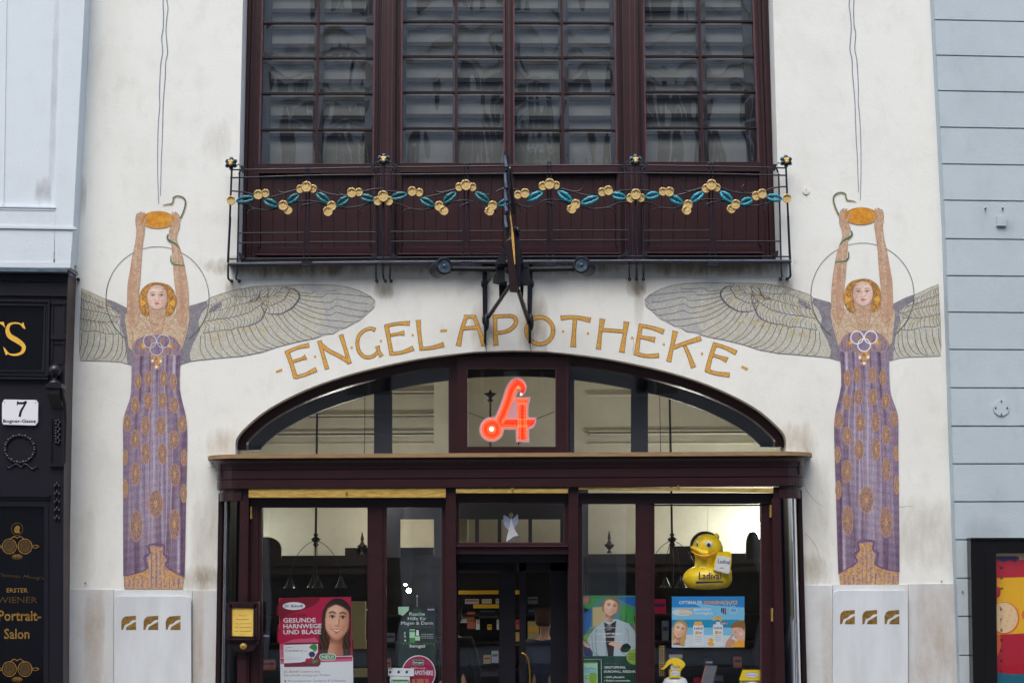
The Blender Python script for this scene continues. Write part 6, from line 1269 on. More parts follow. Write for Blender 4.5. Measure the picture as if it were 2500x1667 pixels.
m.sheet(sm(K6((2062,590),(2080,540),(2140,512),(2232,515),(2232,790),(2190,800),(2150,760),(2110,730),(2085,680)), 3, True), YP, 'skin_a', 6); m.sheet(sm(K6((2060,600),(2075,545),(2140,512),(2232,512),(2232,640),(2200,600),(2120,590)), 3, True), YP, 'hair_bl2', 7); m.sheet(K6((2100,790),(2150,760),(2232,770),(2232,850),(2070,850)), YP, 'orange_t', 7)
m.sheet(sm(K6((1985,848),(1995,780),(2050,710),(2092,676),(2095,690),(2060,735),(2110,760),(2100,800),(2050,848)), 3, True), YP, 'skin_c', 8)
for a in range(0, 180, 36): m.ribbon([K6((2186+32*math.cos(R(a)), 672+32*math.sin(R(a))))[0], K6((2186-32*math.cos(R(a)), 672-32*math.sin(R(a))))[0]], 1, YP, 'white_p', 9)
m.ribbon(K6((2105,715),(2130,722)), 1.2, YP, 'lips_p', 8); m.sheet(ell(*K6((2110, 650))[0], 1.6, 1.2, 8), YP, 'hair_dk', 8)
po = m.build('poster', None, label='blue beach poster for sun protection under the yellow duck', category='poster')
portrait('printed_portrait', po, K6, 1388, 622, 90, 100, 16, YP, 6, 50, clip=lambda x, y: 1641 < x and y < 1578, skin=(246, 208, 180), shade=(206, 150, 120), hair=(196, 152, 90), hair2=(240, 208, 140))
# 5 yellow duck
duck = thing('toy_duck', 'big yellow rubber duck advertising figure above the blue beach poster', 'toy duck', (U(1728, 1448, .02).x, .02, U(1728, 1448, .02).z))
mat('duck_yellow', (0.98, 0.72, 0.01), 0.3, (0.95, 0.66, 0.01), scale=6, spec=0.6); mat('duck_orange', srgb(238, 150, 20), 0.35); mat('duck_white', srgb(232, 236, 244), 0.3)
YK = .02
m = MB(); cb = U(1727, 1412, YK); m.ball(cb, (.240, .16, .140), 'duck_yellow', 32, 20)
for v in m.v:                                   # flatten the base, lift tail and breast
    if v.z < cb.z-.085: v.z = cb.z-.085-(cb.z-.085-v.z)*.35
    if v.z > cb.z: v.z += .05*max(0, (v.x-cb.x-.05)/.19) 
m.build('body', duck)
m = MB(); rows = []
for (x, y, r) in ((1724, 1402, .17), (1724, 1390, .128), (1723, 1380, .108), (1723, 1370, .106), (1726, 1360, .116), (1727, 1350, .13)): c = U(x, y, YK-.01); rows.append([c + Vector((r*math.cos(2*math.pi*j/24), r*.8*math.sin(2*math.pi*j/24), 0)) for j in range(24)])
m.grid(rows, 'duck_yellow', True, True)
m.ball(U(1727, 1337, YK-.01), (.146, .13, .135), 'duck_yellow', 28, 18); m.ball(U(1749, 1310, YK), (.03, .05, .035), 'duck_yellow', 12, 8); m.build('head', duck)
m = MB(); 
rows = []
for (x, y, rx, rz) in ((1727, 1352, .12, .050), (1712, 1350, .115, .048), (1700, 1343, .085, .036), (1692, 1338, .05, .024), (1686, 1336, .018, .010)):
    c = U(x, y, YK-.09); rows.append([c + Vector((0*math.cos(j), -rx*.7*math.cos(2*math.pi*j/20), rz*math.sin(2*math.pi*j/20))) for j in range(20)])
m.grid(rows, 'duck_yellow', True, True); m.tube([U(x, y, YK-.175+d) for x, y, d in ((1688,1345,.02),(1698,1352,0),(1715,1357,-.005),(1732,1356,0),(1744,1349,.02))], .007, 'duck_orange', 8); m.build('beak', duck)
m = MB(); c = U(1731, 1329, YK-.132); m.ball(c, (.036, .02, .036), 'duck_white', 18, 12); m.ball(c+Vector((-.004, -.016, -.002)), (.018, .01, .020), 'black_petal', 16, 10); m.ball(c+Vector((.006, -.026, .008)), (.005, .004, .005), 'duck_white', 8, 6); m.build('eye', duck)
m = MB(); c = U(1703, 1328, YK-.10); m.ball(c, (.012, .02, .034), 'duck_white', 12, 10); m.ball(c+Vector((-.003, -.010, -.002)), (.008, .013, .020), 'black_petal', 10, 8); m.build('eye', duck)
m = MB(); m.prism(sm([(1751, 1352), (1760, 1347), (1782, 1346), (1786, 1360), (1784, 1385), (1779, 1401), (1742, 1391)], 2, True), YK-.16, YK-.11, 'duck_yellow'); m.prism([(1752, 1355), (1784, 1361), (1780, 1400), (1743, 1391)], YK-.168, YK-.16, 'duck_white'); m.text('Ladival', 1767, 1375, 9.4, YK-.168, 'navy', width=29, align='c', bold=True, rot=6, lay=2); m.sheet(ell(1762, 1387, 5, 3, 12, 180, 360), YK-.168, 'duck_orange', 2); m.build('bottle_card', duck)
m = MB(); yk = YK-.172; m.text('Ladival', 1733, 1413, 17, yk, 'navy', width=54, align='c', bold=True, lay=2); m.sheet([(1699, 1419), (1766, 1418), (1766, 1421), (1699, 1424)], yk, 'navy', 2); m.text('Für sonnengesunde Haut', 1733, 1433, 4.6, yk, 'navy', width=67, align='c', lay=2); m.build('writing', duck)
m = MB(); m.tpx([(1727, 1310), (1729, 1232)], .02, .35, 'gray_p', 5); m.build('thread', duck)
# 6 bottles at the bottom edge
def sb(label, cx, wbody, ytop, spray):
    t = thing('sun_lotion_bottle', label, 'bottle', (U(cx, 1760, -.06).x, -.06, U(cx, 1760, -.06).z), 'large display bottles in the window')
    m = MB(); r = wbody/2*.004; zc = U(cx, ytop, -.06).z; zb = U(cx, 1760, -.06).z; prof = [(0, zc), (r*.55, zc-.002), (r*.85, zc-.02), (r*.98, zc-.06), (r, zc-.12), (r, zb)]
    rows = [[Vector((U(cx, ytop, -.06).x + R_*math.cos(2*math.pi*j/28), -.06 + .55*R_*math.sin(2*math.pi*j/28), z)) for j in range(28)] for R_, z in prof]; m.grid(rows, 'duck_white', True, True); m.build('bottle_body', t)
    return t
t = sb('white lotion bottle with a yellow spray trigger at the bottom window edge', 1648, 62, 1651, 1)
m = MB(); 
m.prism(rrect(1634.5, 1634, 1661, 1653, 2), -.13, -.02, 'duck_yellow'); m.sheet(ell(1648, 1642, 12, 6.4, 24), -.13, 'duck_white', 2); m.ribbon(ell(1648, 1642, 12, 6.4, 24), .8, -.13, 'sky_p', 3, True); m.text('MUTNATUR', 1648, 1645, 3.6, -.13, 'navy', width=19, align='c', lay=3) if 0 else m.text('SENSITIVE', 1648, 1644.5, 3.6, -.13, 'navy', width=19, align='c', lay=3); m.build('collar', t)
m = MB(); m.prism(K6((1275,1075),(1385,1075),(1385,1140),(1268,1140)), -.11, -.04, 'duck_white'); m.build('neck', t)
m = MB(); m.prism(sm(K6((1140,1130),(1175,1115),(1215,1055),(1265,1005),(1330,990),(1400,1005),(1450,1050),(1458,1085),(1440,1110),(1405,1150),(1380,1235),(1365,1232),(1385,1150),(1388,1090),(1345,1100),(1310,1095),(1290,1062),(1262,1070),(1220,1105),(1185,1135),(1150,1140)), 2, True), -.13, -.05, 'duck_yellow'); m.build('trigger', t)
t = sb('white lotion bottle with a tapered yellow cap right of the spray bottle', 1834, 62, 1656, 0)
m = MB(); loft(m, [(1813, 1634), (1854, 1634), (1862, 1660), (1804, 1660)], -.13, [(1816, 1636), (1851, 1636), (1858, 1660), (1808, 1660)], -.02, 'duck_yellow'); m.sheet(ell(1835, 1647, 16, 6.4, 24), -.13, 'duck_white', 2); m.ribbon(ell(1835, 1647, 16, 6.4, 24), .8, -.13, 'sky_p', 3, True); m.text('SENSITIVE', 1835, 1649, 3.6, -.13, 'navy', width=22, align='c', lay=3); m.build('cap', t)
m = MB(); loft(m, K6((1720,1085),(1870,1090),(1800,1400),(1640,1400)), -.05, K6((1735,1085),(1885,1090),(1815,1400),(1655,1400)), .02, 'gray_p'); m.sheet(K6((1722,1088),(1732,1088),(1655,1398),(1643,1398)), -.05, 'brick', 2); m.build('brochure', None, label='grey upright brochure leaning between the two lotion bottles', category='brochure')
m = MB()
for i in range(16):
    for k in range(3): m.sheet([(1610+k*4.6, 1576+i*4.6), (1612.4+k*4.6, 1576+i*4.6), (1612.4+k*4.6, 1578.6+i*4.6), (1610+k*4.6, 1578.6+i*4.6)], -.09, 'cream_paper', 1)
m.prism([(1608, 1574), (1625, 1574), (1625, 1652), (1608, 1652)], -.09, -.086, 'inner_dark'); m.build('blister_card', None, label='narrow dark card with three columns of small pale squares left of the spray bottle', category='card')
# 7 notice case on the left post
nc = thing('notice_case', 'small dark red framed notice box with yellow notice and round brass lock', 'notice box', (U(594, 1580, -.36).x, -.36, U(594, 1590, -.36).z))
m = MB(); k5 = B5; m.prism(rrect(*k5((192, 1056))[0], *k5((390, 1302))[0], 4), -.40, -.30, 'maroon_wood')
for q in ((200,1064,382,1092), (200,1272,382,1296), (200,1064,222,1296), (358,1064,382,1296)): m.rect(*k5((q[0], q[1]))[0], *k5((q[2], q[3]))[0], -.415, -.40, 'maroon_dark')
m.ribbon(k5((204,1068),(378,1068),(378,1290),(204,1290),(204,1068)), .8, -.416, 'maroon_lit_edge', 1); m.build('case', nc)
m = MB(); m.sheet(k5((222,1092),(358,1096),(356,1272),(222,1270)), -.402, 'cream_paper', 2)
for y, x0, x1 in ((1142,265,312),(1165,245,330),(1192,240,262),(1192,275,345),(1215,240,262),(1215,275,345),(1240,240,262),(1240,272,345)): m.ribbon(k5((x0,y),(x1,y)), .9, -.402, 'hair_br', 3)
m.build('notice', nc)
m = MB(); m.prism(sm(k5((205,1302),(375,1302),(365,1345),(330,1368),(260,1368),(220,1345)), 3, True), -.38, -.30, 'maroon_dark'); c = U(*k5((295, 1334))[0], -.385); m.lathe([(0, -.012), (.022, -.010), (.034, 0.0), (.034, .02)], c, 'brass', 18, 'Y'); m.lathe([(0, -.018), (.010, -.016), (.012, -.01)], c, 'gold_dim', 12, 'Y'); m.build('lock', nc)
# red reflections of the neighbour's sign letters are left to the glass
# 8 glass angel in the transom
oa = thing('angel_ornament', 'white paper angel ornament with glass wings hanging in the transom window', 'ornament', (U(1248, 1324, -.10).x, -.10, U(1248, 1323, -.10).z))
k6 = B6; m = MB(); m.prism(sm(k6((382,522),(392,560),(410,610),(436,655),(400,660),(352,678),(362,620),(374,570)), 2, True), -.115, -.09, 'paper_white'); m.prism(k6((352,678),(395,645),(428,636),(436,652),(395,662),(358,680)), -.12, -.115, 'gray_p'); m.build('robe', oa)
for s_ in (0, 1):
    m = MB(); m.prism(sm(k6((380,540),(350,515),(334,512),(336,560),(352,590),(378,600)), 3, True) if not s_ else sm(k6((388,540),(405,520),(424,503),(426,550),(412,575),(392,592)), 3, True), -.10, -.095, 'lilac'); m.build('wing', oa)
m = MB(); m.ball(U(*k6((382, 508))[0], -.10), (.02, .02, .024), 'wing_yellow', 10, 8); m.tpx(k6((382,495),(382,432)), -.10, .4, 'iron', 5); m.build('head', oa)

# ================================================================ inside the pharmacy
CT = U(1250, 1353, 3.9).z
def cab(name, label, x0, x1, parts=True):
    t = thing(name, label, 'cabinet', ((x0+x1)/2, 4.2, GZ)); m = MB(); m.box(x0, x1, 4.3, 4.42, GZ, CT-.02, 'dark_cabinet'); m.box(x0, x0+.05, 3.95, 4.3, GZ, CT-.1, 'dark_cabinet'); m.box(x1-.05, x1, 3.95, 4.3, GZ, CT-.1, 'dark_cabinet'); m.build('carcass', t)
    m = MB(); m.box(x0, x1, 3.88, 4.42, CT-.12, CT, 'dark_cabinet'); m.box(x0, x1, 3.92, 3.95, CT-.22, CT-.12, 'dark_cabinet'); m.build('cornice', t)
    for z in (.1, .42, .74, 1.06, 1.38): m = MB(); m.box(x0+.05, x1-.05, 3.96, 4.3, GZ+z+.2, GZ+z+.225, 'dark_cabinet'); m.build('shelf', t)
    return t
c1 = cab('shelf_cabinet', 'dark shelf cabinet behind the left shop window, finials on its cornice', -3.2, -.85); c2 = cab('shelf_cabinet', 'dark shelf cabinet seen through the open door', -.83, .85); c3 = cab('shelf_cabinet', 'dark shelf cabinet behind the right shop windows', .87, 3.2)
def finial(px, py, par, Yf=3.9):
    m = MB(); c = U(px, py, Yf); m.lathe([(.03, 0), (.03, .02), (.012, .04), (.05, .08), (.065, .10), (.03, .12), (.014, .16), (.022, .18), (.006, .26), (0, .27)], c-Vector((0, 0, .0)), 'dark_cabinet', 12); m.build('finial', par)
finial(884, 1353, c1); finial(1488, 1350, c3)
for cpx, nm, lab in ((650, 'round_pediment', 'dark oval topped board on the left cabinet'), (1839, 'round_pediment', 'dark oval topped board on the right cabinet near the bright lamp'), (1722, 'round_pediment', 'dark round topped board partly hidden behind the yellow duck')):
    m = MB(); q = ell(cpx, 1340 if cpx < 1000 else 1330, 36 if cpx < 1800 else 17, 30 if cpx < 1000 else 34, 24, 180, 360); m.prism(q + [(q[-1][0], 1365), (q[0][0], 1365)], 3.4, 3.46, 'dark_cabinet'); m.build(nm, None, label=lab, category='board')
m = MB()
for q in ((925, 1180, 977, 1360), (977, 1180, 1436, 1267), (1060, 1267, 1112, 1360), (1368, 1267, 1436, 1360)): m.rect(*q, 3.5, 3.56, 'inner_frame')
for x in (1160, 1215, 1290): m.rect(x, 1267, x+9, 1360, 3.5, 3.56, 'inner_frame')
m.build('glazed_partition', None, label='dark glazed partition frame inside behind the transom window', category='partition')
# lamps above the cabinets
def lampbar(name, label, x0, x1, y, z, mt):
    t = thing(name, label, 'lamp', ((x0+x1)/2, y, z), 'uplights on the cabinets'); m = MB(); m.box(x0, x1, y-.03, y+.03, z+.02, z+.05, mt); m.build('tube', t); m = MB(); m.box(x0-.02, x1+.02, y-.045, y-.035, z, z+.09, 'dark_cabinet'); m.box(x0-.02, x1+.02, y-.035, y+.035, z, z+.015, 'dark_cabinet'); m.build('housing', t)
lampbar('tube_lamp', 'uplight tube on the cabinet behind the narrow left window', -2.0, -.9, 4.0, CT, 'tube_lamp')
lampbar('tube_lamp', 'uplight tube on the cabinet behind the right windows', 1.9, 2.5, 4.0, CT, 'tube_lamp')
for cx, nm, stn, rr in ((-3.02, 'left', 'tube_lamp_cool', .06), (2.98, 'right', 'tube_lamp_cool', .13)):
    t = thing('globe_lamp', 'bright %s globe uplight behind the oval topped board' % nm, 'lamp', (cx, 3.9, CT+.02), 'globe uplights'); m = MB(); m.ball((cx, 3.95, CT+(.12 if cx < 0 else .24)), rr, stn, 16, 10); m.build('globe', t); m = MB(); m.lathe([(.06, 0), (.05, .02), (.015, .04), (.015, .14)], (cx, 3.95, CT+.02), 'dark_cabinet'); m.build('stand', t)
# added lamps hidden behind the cornice to brighten the upper walls
mat('bright_lamp', (1, 1, 1), emit=(1.0, 0.94, 0.86), estr=42.0)
for cx, lab in ((-1.7, 'added glowing fill lamp hidden behind the cornice on the left'), (1.7, 'added glowing fill lamp hidden behind the cornice on the right')):
    c = U(1250, 1166, 2.9); t = thing('fill_lamp', lab, 'lamp', (cx, 2.9, c.z), 'added fill lamps'); m = MB(); m.ball((cx, 2.9, c.z), (.12, .12, .075), 'bright_lamp', 16, 10); m.build('globe', t); m = MB(); m.tube([(cx, 2.9, c.z+.07), (cx, 2.9, 4.5)], .004, 'dark_cabinet'); m.build('rod', t)
# chandeliers
for cpx, lab in ((771, 'bell shaded chandelier behind the left shop window'), (1641, 'bell shaded chandelier behind the right shop window')):
    YCH = 2.3; c = U(cpx, 1318, YCH); t = thing('chandelier', lab, 'chandelier', (c.x, YCH, c.z-.6), 'brass chandeliers'); m = MB(); m.tube([(c.x, YCH, 4.5), (c.x, YCH, c.z+.06)], .013, 'dark_cabinet', 8); m.tube([(c.x, YCH, c.z), (c.x, YCH, c.z-.5)], .009, 'dark_cabinet', 8); m.build('rod', t)
    m = MB(); m.lathe([(.01, .08), (.03, .06), (.015, .04), (.055, .01), (.02, -.03), (.035, -.05), (.008, -.08)], c, 'dark_cabinet', 12); m.build('knop', t)
    for a in (0, 90, 180, 270):
        d = Vector((math.cos(R(a+12)), math.sin(R(a+12)), 0)); m = MB(); m.tube([c + d*x + Vector((0, 0, z)) for x, z in sm([(0, 0), (.10, -.05), (.20, -.16), (.26, -.30), (.28, -.42)], 4)], .0035, 'dark_cabinet', 6); ar = m.build('arm', t)
        e = c + d*.28 + Vector((0, 0, -.42)); mat('frost', (0.018, 0.018, 0.02), 0.2); m = MB(); m.lathe([(.012, .02), (.02, 0), (.035, -.04), (.06, -.085), (.075, -.10)], e, 'frost', 14); m.build('shade', ar)
m = MB(); YCH = 1.6; c = U(1197, 965, YCH)
m.lathe([(.0, .07), (.012, .05), (.02, .03), (.075, .018), (.05, 0), (.022, -.02), (.014, -.035), (.034, -.05), (.03, -.06), (.012, -.075), (.012, -.5)], c, 'dark_cabinet', 10); m.tube([c, U(1197, 1200, YCH)], .012, 'gold_dim'); m.build('lamp_finial', None, label='leafy metal lamp finial behind the glowing letter', category='lamp finial')
# ceiling spots seen in the open door and through the second window
for px, py, Yf, w_, nm in ((1148, 1383, 3.0, 13, 'warm ceiling lamp glowing at the upper left of the open door'), (990, 1427, 3.0, 9, 'upper of two small bright lamps behind the house shaped card'), (998, 1441, 3.0, 10, 'lower of two small bright lamps behind the house shaped card')):
    m = MB(); c = U(px, py, Yf); m.ball(c, (w_*.0026, .04, w_*.0011 if py < 1440 else w_*.0026), 'lamp_warm' if px > 1100 else 'bright_lamp', 12, 8); m.build('lamp', None, label=nm, category='lamp')
m = MB(); m.rect(1193, 1352.3, 1207, 1354, 2.6, 2.7, 'lamp_warm'); m.build('strip_lamp', None, label='thin warm light strip right under the transom of the door', category='lamp')
# goods on the shelves seen through the door and windows
def good(px0, py0, px1, py1, mt, label, name='medicine_box', cat='box', Y=4.0):
    m = MB(); a, b = U(px0, py1, Y), U(px1, py0, Y); m.box(a.x, b.x, Y, Y+.12, a.z, b.z, mt)
    if name == 'medicine_box': m.box(a.x+.01, b.x-.01, Y-.003, Y, a.z+(b.z-a.z)*.55, a.z+(b.z-a.z)*.75, random.choice(('navy', 'crimson', 'green', 'orange_t')))
    o = m.build(name, None, label=label, category=cat); 
    if name == 'medicine_box': o['group'] = 'medicine boxes on the shelves'
def g5(x0, y0, x1, y1, *a, **k): p, q = D5((x0, y0), (x1, y1)); good(p[0], p[1], q[0], q[1], *a, **k)
mat('strip_yellow', srgb(236, 186, 30), 0.5, emit=srgb(236, 186, 30), estr=0.0)
g5(72,482,560,528,'strip_yellow','upper yellow shelf strip with black writing behind the open door','shelf_strip','shelf strip', Y=3.9)
m = MB(); m.text('IM DIENST  DER  RUHE', *D5((315, 515))[0], 4, 3.895, 'hair_dk', width=70, align='c', lay=1)
m.build('x') if 0 else None
g5(266,645,565,690,'strip_yellow','lower yellow shelf strip behind the open door','shelf_strip','shelf strip', Y=3.9)
g5(757,480,805,528,'strip_yellow','short yellow strip seen in the gap between the door leaves','shelf_strip','shelf strip', Y=3.9)
G = [(168,583,330,640,'white_p','white medicine box right under the upper yellow strip, leftmost of three'),(366,583,480,636,'white_p','white medicine box under the upper yellow strip, in the middle'),(528,583,565,636,'white_p','narrow white box under the upper yellow strip beside the door leaf'),
     (340,705,530,770,'navy','dark blue flat box under the lower yellow strip'),(325,778,565,806,'gray_p','grey flat box below the dark blue box'),(92,770,190,860,'white_p','white box with printed cover above the dark shoulder'),(195,735,285,930,'brick','reddish box beside the white printed box'),
     (297,820,340,940,'white_p','tall white and red pack left of the round tin'),(540,820,565,940,'white_p','tall white pack at the door leaf edge'),(430,880,480,942,'strip_yellow','small yellow pack on the fourth shelf'),(385,1240,470,1340,'tan_p','tan pack on the lowest visible shelf'),(480,1190,560,1330,'lilac','lilac pack beside the tan pack'),(350,1405,558,1485,'gray_p','wide grey box near the bottom edge'),
     (762,820,812,938,'brick','red banded pack in the gap between the door leaves'),(762,970,815,1125,'tan_p','beige carton in the gap between the door leaves'),(905,840,1035,1125,'tan_p','large beige picture box behind the right door leaf'),(905,560,1020,640,'gray_p','grey box on the shelf behind the right door leaf'),(905,700,1020,760,'navy','navy box behind the right door leaf')]
for x0, y0, x1, y1, mt, lab in G: g5(x0, y0, x1, y1, mt, lab)
for (x0, y0, x1, y1, c, lab) in ((978,1470,1062,1530,'tan_p',''),(857,1468,892,1562,'tan_p','tan cupboard door right of the crimson poster'),(862,1562,893,1583,'tan_p','lower tan drawer front right of the crimson poster'),(863,1632,895,1652,'tan_p','bottom tan drawer right of the crimson poster')):
    if lab: good(x0, y0, x1, y1, c, lab, 'cupboard_front', 'cupboard', Y=2.6)
rnd = random.Random(3)
spots = []
for zi, z in enumerate((.42, .74, 1.06, 1.38)):
    x = -3.0
    while x < 3.0:
        w_ = rnd.uniform(.07, .2)
        if not (-.9 < x < .55) and rnd.random() < .5: spots.append((zi, z, x, w_))
        x += w_+rnd.uniform(.02, .1)
cn = {'white_p': 'white', 'mint': 'mint green', 'lilac': 'lilac', 'tan_p': 'tan', 'gray_p': 'grey', 'brick': 'brick red', 'navy': 'navy', 'crimson': 'crimson'}
rown = ('lowest', 'second', 'third', 'top'); used = set(); prevc = 'dark'
for i, (zi, z, x, w_) in enumerate(spots):
    side = 'left' if x < 0 else 'right'
    for tr_ in range(200):
        c = rnd.choice(('gray_p', 'brick', 'navy', 'crimson', 'navy', 'gray_p', 'tan_p', 'mint', 'lilac', 'white_p') if tr_ > 20 else ('gray_p', 'brick', 'navy', 'crimson', 'gray_p')); h = rnd.uniform(.10, .24); hs = 'tall' if h > .18 else ('short' if h < .13 else 'medium')
        wsz = 'wide' if w_ > .14 else 'narrow'; lab = '%s %s %s pack right of a %s one, %s shelf, %s cabinet' % (hs, wsz, cn[c], prevc, rown[zi], side)
        if lab not in used: break
    used.add(lab); prevc = cn[c]; m = MB(); z0 = GZ+z+.225; m.box(x, x+w_, 4.0, 4.12, z0, z0+h, c); m.box(x+.01, x+w_-.01, 3.997, 4.0, z0+h*.5, z0+h*.7, 'navy' if c != 'navy' else 'white_p')
    m.build('medicine_box', None, label=lab, category='box', group='medicine boxes on the shelves')

# ---------------------------------------------------------------- people inside, mostly in the dark
import bmesh
def skin_obj(name, joints, edges, mt, parent, sub=1):
    bm = bmesh.new(); lay = bm.verts.layers.skin.verify(); vs = {}
    for i, (k, (p, r)) in enumerate(joints.items()):
        v = bm.verts.new(Vector(p)); v[lay].radius = (r, r) if not isinstance(r, tuple) else r; v[lay].use_root = (i == 0); vs[k] = v
    for a, b in edges: bm.edges.new((vs[a], vs[b]))
    me = bpy.data.meshes.new(name); bm.to_mesh(me); bm.free(); me.materials.append(MATS[mt]); o = bpy.data.objects.new(name, me); COL.objects.link(o); o.parent = parent
    s = o.modifiers.new('skin', 'SKIN'); s.use_smooth_shade = True; b = o.modifiers.new('sub', 'SUBSURF'); b.levels = sub+1; b.render_levels = sub+1
    return o
def person(loc, rotz, label, coat, hair, legs):
    t = thing('person', label, 'person', loc); t.rotation_euler = (0, 0, rotz)
    J = {'pelvis': ((0, 0, .95), .13), 'waist': ((0, 0, 1.12), .115), 'chest': ((0, 0, 1.32), .135), 'neck0': ((0, .005, 1.46), .06), 'neck': ((0, 0, 1.54), .05), 'jaw': ((0, -.015, 1.60), .068), 'head': ((0, 0, 1.68), .09), 'crown': ((0, .01, 1.74), .07), 'nose': ((0, -.098, 1.645), .012)}
    Ed = [('pelvis', 'waist'), ('waist', 'chest'), ('chest', 'neck0'), ('neck0', 'neck'), ('neck', 'jaw'), ('jaw', 'head'), ('head', 'crown'), ('head', 'nose')]
    for s, n in ((-1, 'l'), (1, 'r')):
        J.update({'sh'+n: ((s*.17, 0, 1.42), .058), 'el'+n: ((s*.235, .02, 1.13), .043), 'wr'+n: ((s*.25, -.06, .89), .028), 'pa'+n: ((s*.252, -.08, .82), .032), 'hp'+n: ((s*.09, 0, .90), .09), 'kn'+n: ((s*.10, -.01, .50), .06), 'an'+n: ((s*.10, .01, .10), .04), 'to'+n: ((s*.11, -.12, .04), .035)})
        Ed += [('chest', 'sh'+n), ('sh'+n, 'el'+n), ('el'+n, 'wr'+n), ('wr'+n, 'pa'+n), ('pelvis', 'hp'+n), ('hp'+n, 'kn'+n), ('kn'+n, 'an'+n), ('an'+n, 'to'+n)]
        for k, (dx, dy, ln) in enumerate(((-.012, -.028, .075), (-.004, -.012, .085), (.004, .004, .082), (.010, .018, .066))):
            J['f%d%s' % (k, n)] = ((s*(.252+dx), -.08+dy, .79), .009); J['g%d%s' % (k, n)] = ((s*(.248+dx), -.085+dy, .79-ln), .007); Ed += [('pa'+n, 'f%d%s' % (k, n)), ('f%d%s' % (k, n), 'g%d%s' % (k, n))]
        J['t'+n] = ((s*.225, -.115, .80), .009); Ed += [('pa'+n, 't'+n)]
    skin_obj('body', J, Ed, 'skin_a', t)
    C = {'a': ((0, 0, .80), (.17, .12)), 'b': ((0, 0, 1.0), (.155, .12)), 'c': ((0, 0, 1.15), (.145, .125)), 'd': ((0, 0, 1.33), (.165, .14)), 'e': ((0, 0, 1.45), (.075, .07))}; CE = [('a', 'b'), ('b', 'c'), ('c', 'd'), ('d', 'e')]
    for s, n in ((-1, 'l'), (1, 'r')): C.update({'s'+n: ((s*.175, 0, 1.41), .073), 'l'+n: ((s*.24, .02, 1.13), .058), 'w'+n: ((s*.252, -.05, .91), .042)}); CE += [('d', 's'+n), ('s'+n, 'l'+n), ('l'+n, 'w'+n)]
    skin_obj('coat', C, CE, coat, t)
    for s in (-1, 1): skin_obj('trouser_leg', {'a': ((s*.085, 0, .88), .105), 'b': ((s*.10, -.01, .5), .078), 'c': ((s*.10, .01, .10), .06)}, [('a', 'b'), ('b', 'c')], legs, t); skin_obj('shoe', {'a': ((s*.10, .03, .05), .05), 'b': ((s*.11, -.15, .035), .038)}, [('a', 'b')], 'black_petal', t)
    skin_obj('hair', {'a': ((0, .035, 1.70), .092), 'b': ((0, .03, 1.77), .068), 'c': ((0, .06, 1.60), .06)}, [('b', 'a'), ('a', 'c')], hair, t)
    m = MB()
    for s in (-1, 1): m.ball((s*.033, -.083, 1.668), (.011, .006, .007), 'teeth', 8, 6); m.ball((s*.033, -.088, 1.668), (.005, .004, .005), 'hair_dk', 6, 5); m.ball((s*.094, .0, 1.655), (.012, .02, .03), 'skin_a', 8, 6)
    m.ball((0, -.088, 1.615), (.022, .008, .005), 'lips_p', 8, 5); o = m.build('face_features', t); 
    o.data.transform(Matrix.Translation(t.location))
pc('shirt_blue', 36, 44, 84); pc('coat_black', 10, 10, 12)
p = U(1113, 1540, .75); person((p.x-.04, .9, GZ), R(195), 'person in a black coat standing at the left edge of the open doorway', 'coat_black', 'hair_dk', 'coat_black')
p = U(1330, 1540, 1.6); person((p.x, 1.7, GZ-.06), R(160), 'person with brown hair and dark blue top behind the right glass door leaf', 'shirt_blue', 'hair_br', 'shirt_blue')

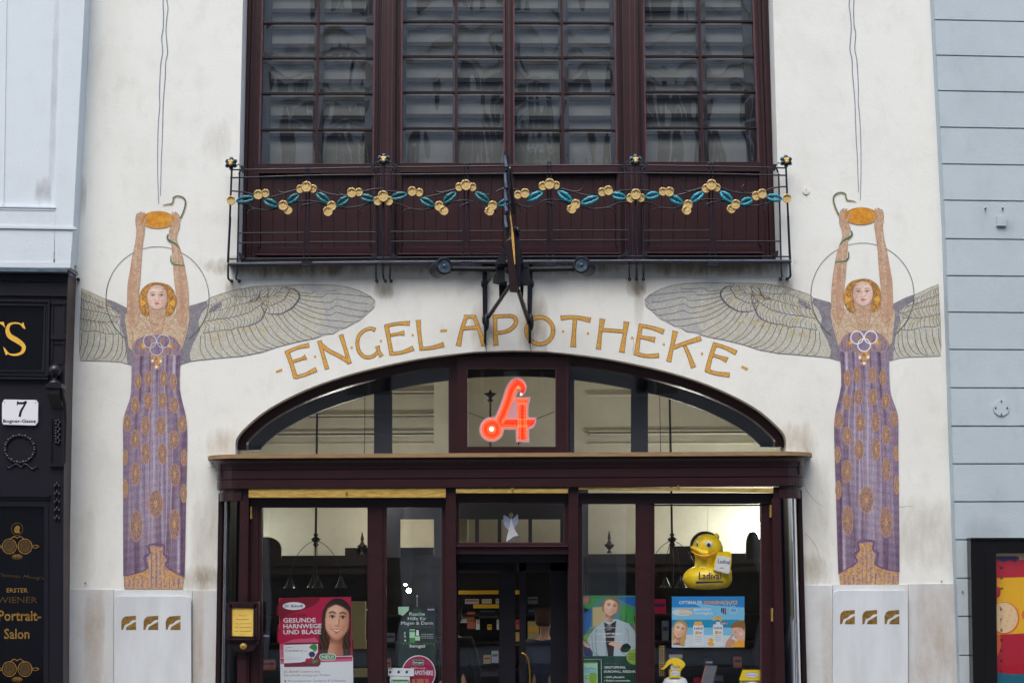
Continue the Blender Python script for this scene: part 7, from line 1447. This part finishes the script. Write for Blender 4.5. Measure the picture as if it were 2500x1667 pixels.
# ================================================================ houses across the street (they show in the window glass)
mat('opp_pale', (0.78, 0.76, 0.72), 0.85, (0.68, 0.66, 0.62), scale=2); mat('opp_grey', (0.44, 0.45, 0.46), 0.85, (0.38, 0.39, 0.40), scale=2); mat('opp_glass', (0.02, 0.025, 0.03), 0.05); mat('opp_frame', (0.7, 0.7, 0.68), 0.5)
mat('leaf_green', (0.06, 0.16, 0.04), 0.6, (0.10, 0.22, 0.05), scale=10)
for bi, (x0, x1, mtw, lab) in enumerate(((-9.0, 9.4, 'opp_pale', 'pale stuccoed house across the street, mirrored in the upper windows'), (-26, -9.1, 'opp_grey', 'grey house across the street towards the left'), (9.5, 26, 'opp_grey', 'grey house across the street towards the right'))):
    t = thing('opposite_house', lab, 'building', ((x0+x1)/2, -22.5, GZ)); m = MB(); m.box(x0, x1, -26, -22.2, GZ, 19, mtw)
    for z, h, o in ((4.2, .35, .3), (9.4, .2, .15), (13.9, .25, .3), (14.4, .12, .18), (18.6, .5, .6)): m.box(x0, x1, -22.2, -22.2+o, z, z+h, mtw)
    m.build('wall', t); cx = 0 if bi == 0 else (x0+x1)/2
    for k in range(-2, 3):
        xc = cx + k*4.0
        if xc-1.3 < x0 or xc+1.3 > x1: continue
        for z0, z1 in ((5.6, 8.6), (10.1, 13.3), (15.0, 17.8)):
            for s in (-1, 1):
                a = xc+s*.68; m = MB(); m.box(a-.55, a+.55, -22.2, -22.12, z0, z1, 'opp_frame'); m.box(a-.75, a+.75, -22.2, -21.95, z1+.1, z1+.3, mtw); wn = m.build('window', t)
                m = MB()
                for q0, q1 in ((a-.49, a-.03), (a+.03, a+.49)): m.box(q0, q1, -22.12, -22.10, z0+.08, z1-.75, 'opp_glass'); m.box(q0, q1, -22.12, -22.10, z1-.68, z1-.08, 'opp_glass')
                m.build('pane', wn)
        m = MB(); m.box(xc-1.5, xc+1.5, -22.2, -22.12, GZ+.4, 3.9, 'opp_glass'); m.build('shop_window', t)
        for xx in (-1.7, 1.6):
            m = MB(); m.box(xc+xx-.12, xc+xx+.18, -22.2, -21.9, GZ, 4.2, mtw); m.build('pilaster', t)
rg = random.Random(5)
for (x, y, z, r_, lab) in ((-3.9, -21.5, 9.7, .9, 'leafy shrub on the ledge across the street, mirrored in the left upper windows'), (.2, -21.5, 9.7, 1.1, 'leafy shrub on the ledge across the street, mirrored in the middle upper windows')):
    t = thing('shrub', lab, 'shrub', (x, y, z)); m = MB()
    for i in range(420):
        d = Vector((rg.gauss(0, .45), rg.gauss(0, .2), abs(rg.gauss(.5, .5)))) * r_; c = Vector((x, y, z+.1)) + d; s = rg.uniform(.05, .12); a = Vector((rg.uniform(-1, 1), rg.uniform(-1, 1), rg.uniform(-1, 1))).normalized(); b = a.orthogonal().normalized(); m.face([c-a*s, c+b*s*.5, c+a*s, c-b*s*.5], 'leaf_green')
    m.build('crown', t); m = MB(); m.tube([(x, y, z), (x+.05, y, z+r_*.8)], .03, 'hair_br'); m.build('trunk', t)
    m = MB(); m.box(x-.5, x+.5, y-.4, y+.25, z-.08, z+.12, 'opp_grey'); m.build('planter', t)
